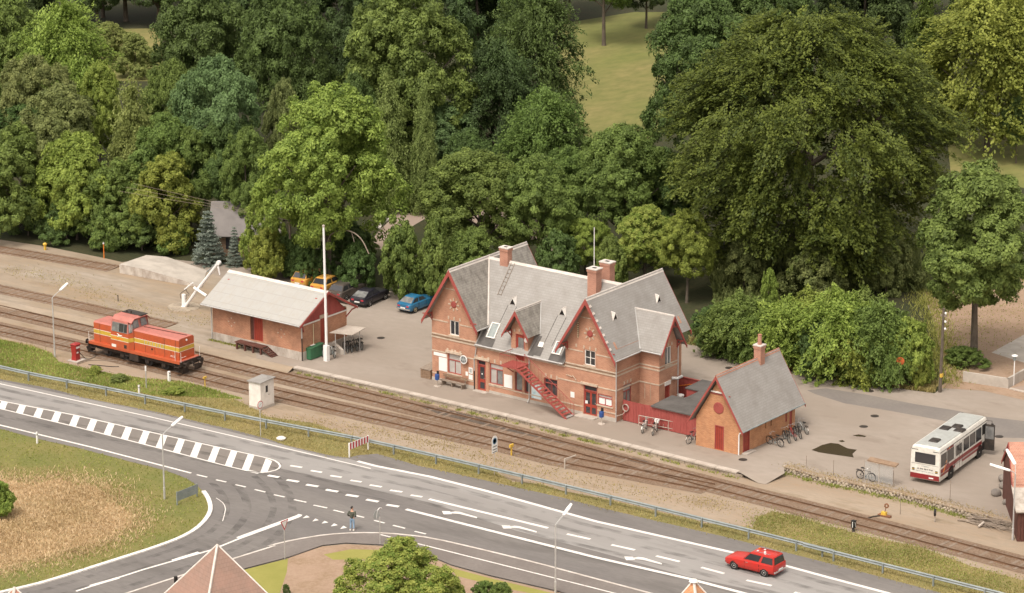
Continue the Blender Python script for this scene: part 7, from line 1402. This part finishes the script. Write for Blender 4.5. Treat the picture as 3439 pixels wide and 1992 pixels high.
TREES = [
 # big named trees, roughly from the station outwards
 ('large ash with yellow-green rounded crown standing beside the flagpole', 808,238,192,700,'big_a','leaf_bright'),
 ('broad mid-green tree directly behind the left gable of the station', 1180,385,165,690,'big_b','leaf_mid'),
 ('dense green tree behind the middle of the station roof', 1325,400,120,700,'broad_b','leaf_mid'),
 ('huge spreading beech with feathery dark yellow-green foliage filling the park edge', 1985,38,375,668,'beech','leaf_beech'),
 ('round dull green tree between the lawn and the great beech', 1535,322,150,650,'big_b','leaf_mid'),
 ('lime tree with a tall bare trunk on the soil bank above the concrete wall', 2396,408,172,893,'lime','leaf_mid'),
 ('fresh green small tree behind the station chimneys', 1585,517,88,712,'broad_a','leaf_fresh'),
 ('yellow-tinged small tree beside the fresh green one behind the right gable', 1690,528,84,745,'broad_b','leaf_yellow'),
 ('light green shrub-like tree beside the roof mast', 1440,540,66,708,'broad_c','leaf_bright'),
 ('big bright maple with billowing crown high above the ash', 1010,-15,185,470,'big_a','leaf_mid'),
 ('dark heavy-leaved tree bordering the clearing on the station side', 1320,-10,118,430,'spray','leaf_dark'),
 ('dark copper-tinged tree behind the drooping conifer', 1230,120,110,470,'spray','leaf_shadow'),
 ('drooping golden conifer between the ash and the bluish tree', 960,178,66,520,'larch','leaf_larch'),
 ('second slender golden conifer leaning beside the drooping one', 1045,196,46,525,'larch','leaf_larch'),
 ('bluish green tree at the bend of the park path', 1090,268,100,482,'broad_a','leaf_blue'),
 ('glossy green tree with drooping sprays beside the clearing', 1345,238,112,560,'spray','leaf_mid'),
 ('deep green rounded tree on the beech side of the clearing', 1720,5,165,455,'big_b','leaf_dark'),
 ('soft blue-green tall tree left of the ash with cloud-like top', 545,152,112,560,'broad_c','leaf_blue'),
 ('feathery olive larch in the hedgerow wood', 335,188,88,560,'larch','leaf_larch'),
 ('olive broad tree in the hedgerow wood above the siding', 150,225,130,545,'broad_b','leaf_olive'),
 ('grey-brown tree with small leaves in the hedgerow wood', 95,148,98,505,'broad_c','leaf_olive'),
 ('layered bright green tree behind the grey-brown one', 175,25,130,420,'spray','leaf_bright'),
 ('rounded dark tree at the meadow-side end of the wood', 30,5,110,400,'broad_a','leaf_mid'),
 ('light olive bush-like tree in the upper wood gap', 335,88,62,188,'thicket_a','leaf_larch'),
 ('very dark oak-like tree at the top of the wood', 500,-20,150,400,'big_b','leaf_dark'),
 ('dark knobbly tree between the oak and the bright maple', 715,-20,140,430,'big_a','leaf_dark'),
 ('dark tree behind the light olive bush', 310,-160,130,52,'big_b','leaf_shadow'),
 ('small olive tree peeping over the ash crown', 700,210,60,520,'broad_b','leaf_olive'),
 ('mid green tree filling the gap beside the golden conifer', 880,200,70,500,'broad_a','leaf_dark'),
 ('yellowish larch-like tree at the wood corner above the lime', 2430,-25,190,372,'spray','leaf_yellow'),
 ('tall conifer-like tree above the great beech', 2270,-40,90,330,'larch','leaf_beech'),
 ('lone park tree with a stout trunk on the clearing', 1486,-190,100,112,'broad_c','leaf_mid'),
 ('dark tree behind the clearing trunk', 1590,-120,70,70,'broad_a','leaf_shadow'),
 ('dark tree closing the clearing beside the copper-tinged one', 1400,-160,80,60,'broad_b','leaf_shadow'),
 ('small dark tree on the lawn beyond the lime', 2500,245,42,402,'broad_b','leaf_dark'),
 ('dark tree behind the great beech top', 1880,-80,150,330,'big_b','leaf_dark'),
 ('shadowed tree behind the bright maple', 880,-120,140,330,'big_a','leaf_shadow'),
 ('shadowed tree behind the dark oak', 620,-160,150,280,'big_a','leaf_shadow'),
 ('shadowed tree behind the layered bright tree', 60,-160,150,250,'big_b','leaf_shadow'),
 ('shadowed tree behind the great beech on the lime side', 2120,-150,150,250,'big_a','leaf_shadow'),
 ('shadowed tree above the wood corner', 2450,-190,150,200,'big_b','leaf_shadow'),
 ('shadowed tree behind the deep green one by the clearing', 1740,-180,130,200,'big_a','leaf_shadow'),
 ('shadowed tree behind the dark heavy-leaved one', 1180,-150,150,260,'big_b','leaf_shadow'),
 ('mid green tree under the soft blue-green one', 610,330,80,610,'broad_b','leaf_mid'),
 ('young tree beneath the feathery olive larch', 420,300,95,585,'broad_a','leaf_mid'),
 ('low tree between the bluish tree and the broad one behind the gable', 1150,330,85,600,'broad_b','leaf_dark'),
 ('low tree under the glossy green one', 1400,370,75,625,'broad_c','leaf_mid'),
 ('mid green tree filling the gap behind the feathery larch', 420,165,90,480,'big_b','leaf_mid'),
 ('olive green tree behind the layered bright tree and the light olive bush', 250,165,75,450,'broad_b','leaf_bright'),
 ('dark green tree behind the grey-roofed house', 560,300,95,585,'broad_a','leaf_dark'),
 ('dark tree between the hedge thicket and the broad olive tree', 60,260,110,520,'broad_c','leaf_dark'),
 ('tree in the wood behind the yellow-green hedge tree', 470,330,85,590,'broad_b','leaf_mid'),
 ('light green bush at the back of the upper clearing', 270,60,60,150,'thicket_b','leaf_larch'),
 ('dark tree closing the upper clearing behind the bushes', 240,-120,90,66,'big_a','leaf_shadow'),
 ('dark tree at the back corner of the upper clearing', 390,-120,90,64,'big_b','leaf_shadow'),
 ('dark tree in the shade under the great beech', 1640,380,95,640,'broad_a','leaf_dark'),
]
for a in TREES: tree(*a, group=gt)
BACK = ('behind the rounded tree at the wood end', 'behind the layered bright green tree', 'behind the bushes of the upper clearing', 'behind the back corner of the upper clearing', 'behind the very dark oak-like tree', 'behind the dark knobbly tree', 'between the knobbly tree and the bright maple', 'behind the big bright maple', 'between the maple and the copper-tinged tree', 'behind the copper-tinged tree', 'beyond the clearing behind the heavy-leaved tree', '', 'behind the deep green tree beside the clearing', 'behind the clearing side of the great beech', 'directly behind the crest of the great beech', 'behind the great beech towards the tall conifer', 'behind the tall conifer-like tree', 'behind the yellowish tree at the wood corner', 'beyond the lawn behind the lime tree')
for i in range(19):
    u_ = -30 + i*142
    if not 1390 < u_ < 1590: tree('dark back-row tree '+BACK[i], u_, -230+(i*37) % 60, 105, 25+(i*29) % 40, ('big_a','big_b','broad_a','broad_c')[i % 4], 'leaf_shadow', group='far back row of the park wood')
SHRUBS = [
 ('wide leafy thicket at the meadow end of the siding hedge', 40,325,130,578,'thicket_a','leaf_mid'),
 ('tall hedge thicket behind the yellow hydrant', 190,340,120,590,'thicket_b','leaf_bright'),
 ('bushy hedge tree behind the orange marker pole', 300,405,105,606,'thicket_a','leaf_mid'),
 ('yellow-green hedge tree above the loading ramp', 415,388,115,610,'thicket_b','leaf_yellow'),
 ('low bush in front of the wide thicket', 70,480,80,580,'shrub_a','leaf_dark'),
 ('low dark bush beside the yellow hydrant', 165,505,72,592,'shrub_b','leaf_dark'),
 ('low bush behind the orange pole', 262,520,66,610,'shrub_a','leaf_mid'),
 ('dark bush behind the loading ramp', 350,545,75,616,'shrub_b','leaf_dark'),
 ('bush at the top end of the loading ramp', 430,560,50,625,'shrub_a','leaf_mid'),
 ('leafy bush beside the smaller spruce', 650,465,62,672,'thicket_a','leaf_bright'),
 ('low bush by the slim wooden pole', 655,575,62,690,'shrub_a','leaf_yellow'),
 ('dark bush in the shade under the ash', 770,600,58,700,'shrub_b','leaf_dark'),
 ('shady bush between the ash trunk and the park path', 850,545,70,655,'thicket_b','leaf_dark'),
 ('shady bush beside the park path bend', 900,585,45,640,'shrub_b','leaf_mid'),
 ('bush behind the parked yellow cars', 720,590,60,678,'shrub_a','leaf_dark'),
 ('low bush at the far side of the park path', 1010,440,62,484,'thicket_a','leaf_dark'),
 ('dark bush behind the black hatchback', 880,610,62,715,'shrub_a','leaf_dark'),
 ('rounded bush behind the blue car', 985,570,72,738,'shrub_b','leaf_mid'),
 ('bush between the blue car and the station gable', 1070,560,62,748,'shrub_a','leaf_mid'),
 ('big bush close behind the station roof ridge', 1160,570,90,735,'thicket_b','leaf_mid'),
 ('bush behind the station antenna mast', 1370,590,70,735,'shrub_b','leaf_dark'),
 ('low bush behind the right station gable', 1500,600,55,735,'shrub_a','leaf_mid'),
 ('bush at the start of the roadside hedge by the station', 1740,765,58,852,'shrub_b','leaf_dark'),
 ('sprawling bush of the roadside hedge with pale tips', 1820,742,95,876,'shrub_s','leaf_mid'),
 ('young sapling rising out of the roadside hedge', 1890,668,26,812,'broad_b','leaf_bright'),
 ('dense bush in the middle of the roadside hedge', 1930,755,98,900,'shrub_s','leaf_bright'),
 ('tallest bush of the roadside hedge', 2060,738,118,920,'shrub_s','leaf_bright'),
 ('dark bush in the roadside hedge beside the orange-red sign', 2165,765,100,938,'shrub_s','leaf_mid'),
 ('last bush of the roadside hedge by the utility pole', 2238,805,64,952,'shrub_b','leaf_bright'),
 ('low spreading bush at the hedge foot near the station', 1790,790,70,872,'shrub_s','leaf_mid'),
 ('low loose bush between the sapling and the dense hedge bush', 1875,775,75,892,'shrub_s','leaf_mid'),
 ('loose bush at the back of the roadside hedge', 1990,735,90,885,'shrub_s','leaf_yellow'),
 ('loose bush at the back of the hedge beside the tallest bush', 2120,735,90,905,'shrub_s','leaf_mid'),
 ('low bright bush at the hedge foot beside the orange-red sign', 2110,815,80,940,'shrub_s','leaf_yellow'),
 ('low bush at the hedge foot next to the utility pole', 2195,835,62,948,'shrub_s','leaf_mid'),
 ('low dark bush at the foot of the hedge below the tallest bush', 2010,800,70,925,'shrub_b','leaf_dark'),
 ('low bush in front of the orange-red sign post', 2262,880,32,955,'shrub_a','leaf_yellow'),
 ('ivy clump around the lime trunk foot', 2375,858,58,900,'shrub_b','leaf_mid'),
 ('brownish undergrowth bush in the shade of the great beech', 1830,600,70,720,'shrub_b','leaf_olive'),
 ('low brown bush beneath the great beech by the hedge', 2000,610,90,740,'shrub_a','leaf_olive'),
 ('low brown bush at the lime side of the great beech', 2180,590,80,720,'shrub_b','leaf_olive'),
]
for a in SHRUBS: tree(*a, name='shrub', cat='shrub', group='shrubs and hedge bushes')
tree('pale blue-grey spruce standing by the grey-roofed house', 515,512,46,648,'spruce','leaf_spruce')
tree('small narrow blue spruce beside the larger one', 578,553,22,655,'spruce','leaf_spruce')
tree('leafy young tree in the garden at the side road', 985,1352,150,1512,'garden','leaf_fresh', z=GZ)
tree('dense green bush at the frame edge of the meadow', 2,1195,48,1272,'shrub_a','leaf_bright', name='shrub', cat='shrub', z=GZ)
tree('low dark bush in the garden bed beside the young tree', 1195,1436,40,1490,'shrub_b','leaf_mid', name='shrub', cat='shrub', z=GZ)
tree('low bush in the garden bed near the lamp', 1235,1440,40,1500,'shrub_a','leaf_mid', name='shrub', cat='shrub', z=GZ)
tree('fresh green weed clump in the verge below the fuel pump', 235,903,22,920,'shrub_b','leaf_fresh', name='shrub', cat='shrub', z=GZ)
tree('greyish weed clump in the verge below the locomotive', 293,922,26,940,'shrub_b','leaf_larch', name='shrub', cat='shrub', z=GZ)
tree('bright weed clump in the verge near the yellow marker', 430,955,30,970,'shrub_b','leaf_fresh', name='shrub', cat='shrub', z=GZ)
tree('dark twiggy weed by the garden corner', 705,1440,12,1462,'shrub_b','leaf_dark', name='shrub', cat='shrub', z=GZ)

# --- grass
leafmat('grass_green', (0.188,0.212,0.047), (0.400,0.412,0.118)); leafmat('grass_verge', (0.235,0.194,0.070), (0.493,0.400,0.176)); leafmat('grass_dry', (.46,.33,.18), (.70,.53,.34)); leafmat('grass_lush', (0.188,0.247,0.047), (0.423,0.470,0.129))
def inside(poly, X, Y):
    x, y = poly[:, 0], poly[:, 1]; r = np.zeros(len(X), bool); j = len(poly)-1
    for i in range(len(poly)):
        c = ((y[i] > Y) != (y[j] > Y)) & (X < (x[j]-x[i])*(Y-y[i])/(y[j]-y[i]+1e-12)+x[i]); r ^= c; j = i
    return r
def grass(name, label, poly, n, h, w, mtl, seed, z=GZ, lean=.35, clump=0.0, excl=None, jitter=0.0):
    rg = np.random.default_rng(seed); poly = np.array([(p[0], p[1]) for p in poly]); lo_, hi_ = poly.min(0), poly.max(0); lo_ = np.maximum(lo_, [-45,-75]); hi_ = np.minimum(hi_, [75,70])
    P_ = []
    tot = 0
    while tot < n:
        q = rg.uniform(lo_, hi_, (n*3, 2)); q = q[inside(poly, q[:, 0], q[:, 1])]
        if excl is not None: q = q[~inside(excl, q[:, 0], q[:, 1])]
        if clump:
            v = np.sin(q[:, 0]*.9+np.sin(q[:, 1]*.7)*2)*np.sin(q[:, 1]*1.1+np.sin(q[:, 0]*.5)*2)*.5+.5; q = q[rg.uniform(0, 1, len(q)) < (1-clump)+clump*v]
        P_.append(q); tot += len(q)
    q = np.concatenate(P_)[:n] + rg.normal(0, 1, (n, 2))*jitter; H_ = h*rg.uniform(.5, 1.35, n)[:, None]; base = np.c_[q, np.full(n, z-.01)]; d = np.c_[rg.normal(0, lean, (n, 2)), np.ones(n)]*H_
    a = rg.uniform(0, PI, n); sd = np.c_[np.cos(a), np.sin(a), np.zeros(n)]*(w*rg.uniform(.6, 1.3, n)[:, None]); tip = np.c_[rg.normal(0, lean*.6, (n, 2)), np.zeros(n)]*H_
    V = np.stack([base-sd, base+sd, base+d*.75+sd*.6, base+d+tip*.5-sd*.1], 1)
    tone = .5 + rg.normal(0, .25, n) + .22*np.sin(q[:, 0]*.6+np.sin(q[:, 1]*.8))
    me = quads_mesh(name, V, tone); me.materials.append(MT[mtl]); o = bpy.data.objects.new(name, me); COL.objects.link(o); tag(o, label, 'grass', kind='stuff'); return o
VP = VN + Gn[::-1]
grass('verge_grass', 'dry yellowish grass on the verge along the guardrail', VP, 30000, .12, .035, 'grass_verge', 1, clump=.6, jitter=.25)
lush = G(z3([(-300,760),(0,835),(250,885),(420,945),(480,1015),(700,1070),(900,1110),(1180,1150),(1480,1170),(1720,1235)]) + a1([(2400,1000),(1500,960),(700,810),(0,680),(-300,610)]), GZ)
grass('lush_grass', 'fresh green grass between the loco track and the guardrail', lush, 15000, .15, .04, 'grass_lush', 2, clump=.7)
lush2 = G(z8([(1760,770),(1800,665),(1950,615),(2200,665),(2520,770)]) + a4([(300,695),(600,790),(1000,895),(1500,993),(2000,1183),(2520,1325),(2520,1480),(1300,1195),(350,960),(0,865)]) + z8([(2520,975),(1900,825)]), GZ)
grass('lush_grass', 'green grass patch beyond the guardrail above the red car', lush2, 9000, .08, .04, 'grass_green', 3, clump=.85, jitter=.6)
fringe = [p for p in Gsw[1:]] + [tuple(p) for p in curve] + [(-45,-75,GZ),(-45,-20,GZ)]
grass('meadow_grass', 'short green grass round the rim of the meadow', fringe, 30000, .12, .04, 'grass_green', 4, excl=np.array([tuple((_c+(Vector(p)-_c)*.8)[:2]) for p in DRY]), clump=.4)
grass('dry_meadow_grass', 'tall dry reddish straw-coloured grass in the middle of the meadow', DRY, 30000, .2, .035, 'grass_dry', 5, clump=.6, lean=.5, jitter=1.1)
hedgefoot = [P(1690,848),P(1760,858),P(1850,880),P(1920,906),P(2000,925),P(2150,948),P(2300,968),P(2310,945),P(2150,925),P(2000,900),P(1900,875),P(1800,850),P(1700,835)]
grass('hedge_foot_grass', 'rough grass along the foot of the roadside hedge', hedgefoot, 9000, .35, .05, 'grass_verge', 6, z=.0, lean=.4)
under = [P(1740,640),P(1900,600),P(2260,610),P(2290,720),P(2100,720),P(1900,740),P(1760,760)]
grass('undergrowth', 'brownish undergrowth in the shade below the great beech', under, 9000, .8, .09, 'leaf_olive', 7, z=.0, lean=.4)
for k, (u, v, r_) in enumerate(((62,1068,.0),)): pass
# weeds along wall feet and platform edge
def weeds(name, label, line, n, h, seed, z, spread=.25, mtl='grass_green'):
    rg = np.random.default_rng(seed); at, L = along(line); q = np.array([tuple(at(x)[0])[:2] for x in np.sort(rg.uniform(0, L, n//12)) for _ in range(12)]) + rg.normal(0, spread*.5, (n//12*12, 2)); n = len(q)
    H_ = h*rg.uniform(.4, 1.4, n)[:, None]; base = np.c_[q, np.full(n, z-.01)]; d = np.c_[rg.normal(0, .5, (n, 2)), np.ones(n)]*H_; a = rg.uniform(0, PI, n); sd = np.c_[np.cos(a), np.sin(a), np.zeros(n)]*.035
    me = quads_mesh(name, np.stack([base-sd, base+sd, base+d*.7+sd*.8, base+d], 1), .5+rg.normal(0, .3, n)); me.materials.append(MT[mtl]); o = bpy.data.objects.new(name, me); COL.objects.link(o); tag(o, label, 'weeds', kind='stuff')
weeds('weeds', 'sparse weeds along the foot of the platform wall', [(p[0]+.1, p[1]-.35, 0) for p in edge_p], 1500, .14, 31, GZ)
weeds('weeds', 'sparse weeds along the foot of the fieldstone wall', [(p[0], p[1]-.5, 0) for p in wall_top[:6]], 1400, .16, 32, GZ, .4)
weeds('weeds', 'dry weeds on the top edge of the fieldstone wall', [(p[0], p[1]+.45, 0) for p in wall_top[:7]], 1800, .08, 33, 0, .8, 'grass_verge')
weeds('weeds', 'weeds along the goods shed plinth', [(-22,-2.6,0),(-18.8,-2.6,0)], 500, .15, 34, 0)
weeds('weeds', 'scattered weeds in the goods yard beside the siding', [tuple(P(*q,0)) for q in z3([(0,250),(500,330),(1000,560),(1500,640),(1750,700)])], 1500, .1, 35, 0, 2.0, 'grass_verge')
weeds('weeds', 'patchy weeds in the sandy strip between track and guardrail', [tuple(P(*q,GZ)) for q in a2([(300,600),(1000,700),(1800,860),(2500,1050)]) + z8([(600,420),(1300,520),(1900,640)])], 3000, .09, 36, GZ, 1.6, 'grass_verge')
weeds('weeds', 'rough grass along the edge of the bare soil behind the utility pole', [tuple(P(*q,0)) for q in ((2330,945),(2312,870),(2298,790),(2280,725),(2400,690),(2520,682))], 6000, .3, 37, 0, 1.8, 'grass_green')
weeds('weeds', 'thin weeds scattered over the bare soil bank', [tuple(P(*q,0)) for q in ((2330,880),(2420,800),(2500,740))], 1500, .12, 38, 0, 4.0, 'grass_green')
bl = T('white_boulder', 'white painted stone at the edge of the road verge', 'stone', P(692,1082,GZ)); o = MB().lathe([(.05,0),(.34,.03),(.38,.14),(.22,.24),(.04,.27)],14).build('stone','whitepaint',bl,smooth=True); MB().lathe([(.3,-.02),(.34,.035)],12).build('foot','concrete',bl)
print('objects', len(bpy.data.objects), 'trees', TN[0])
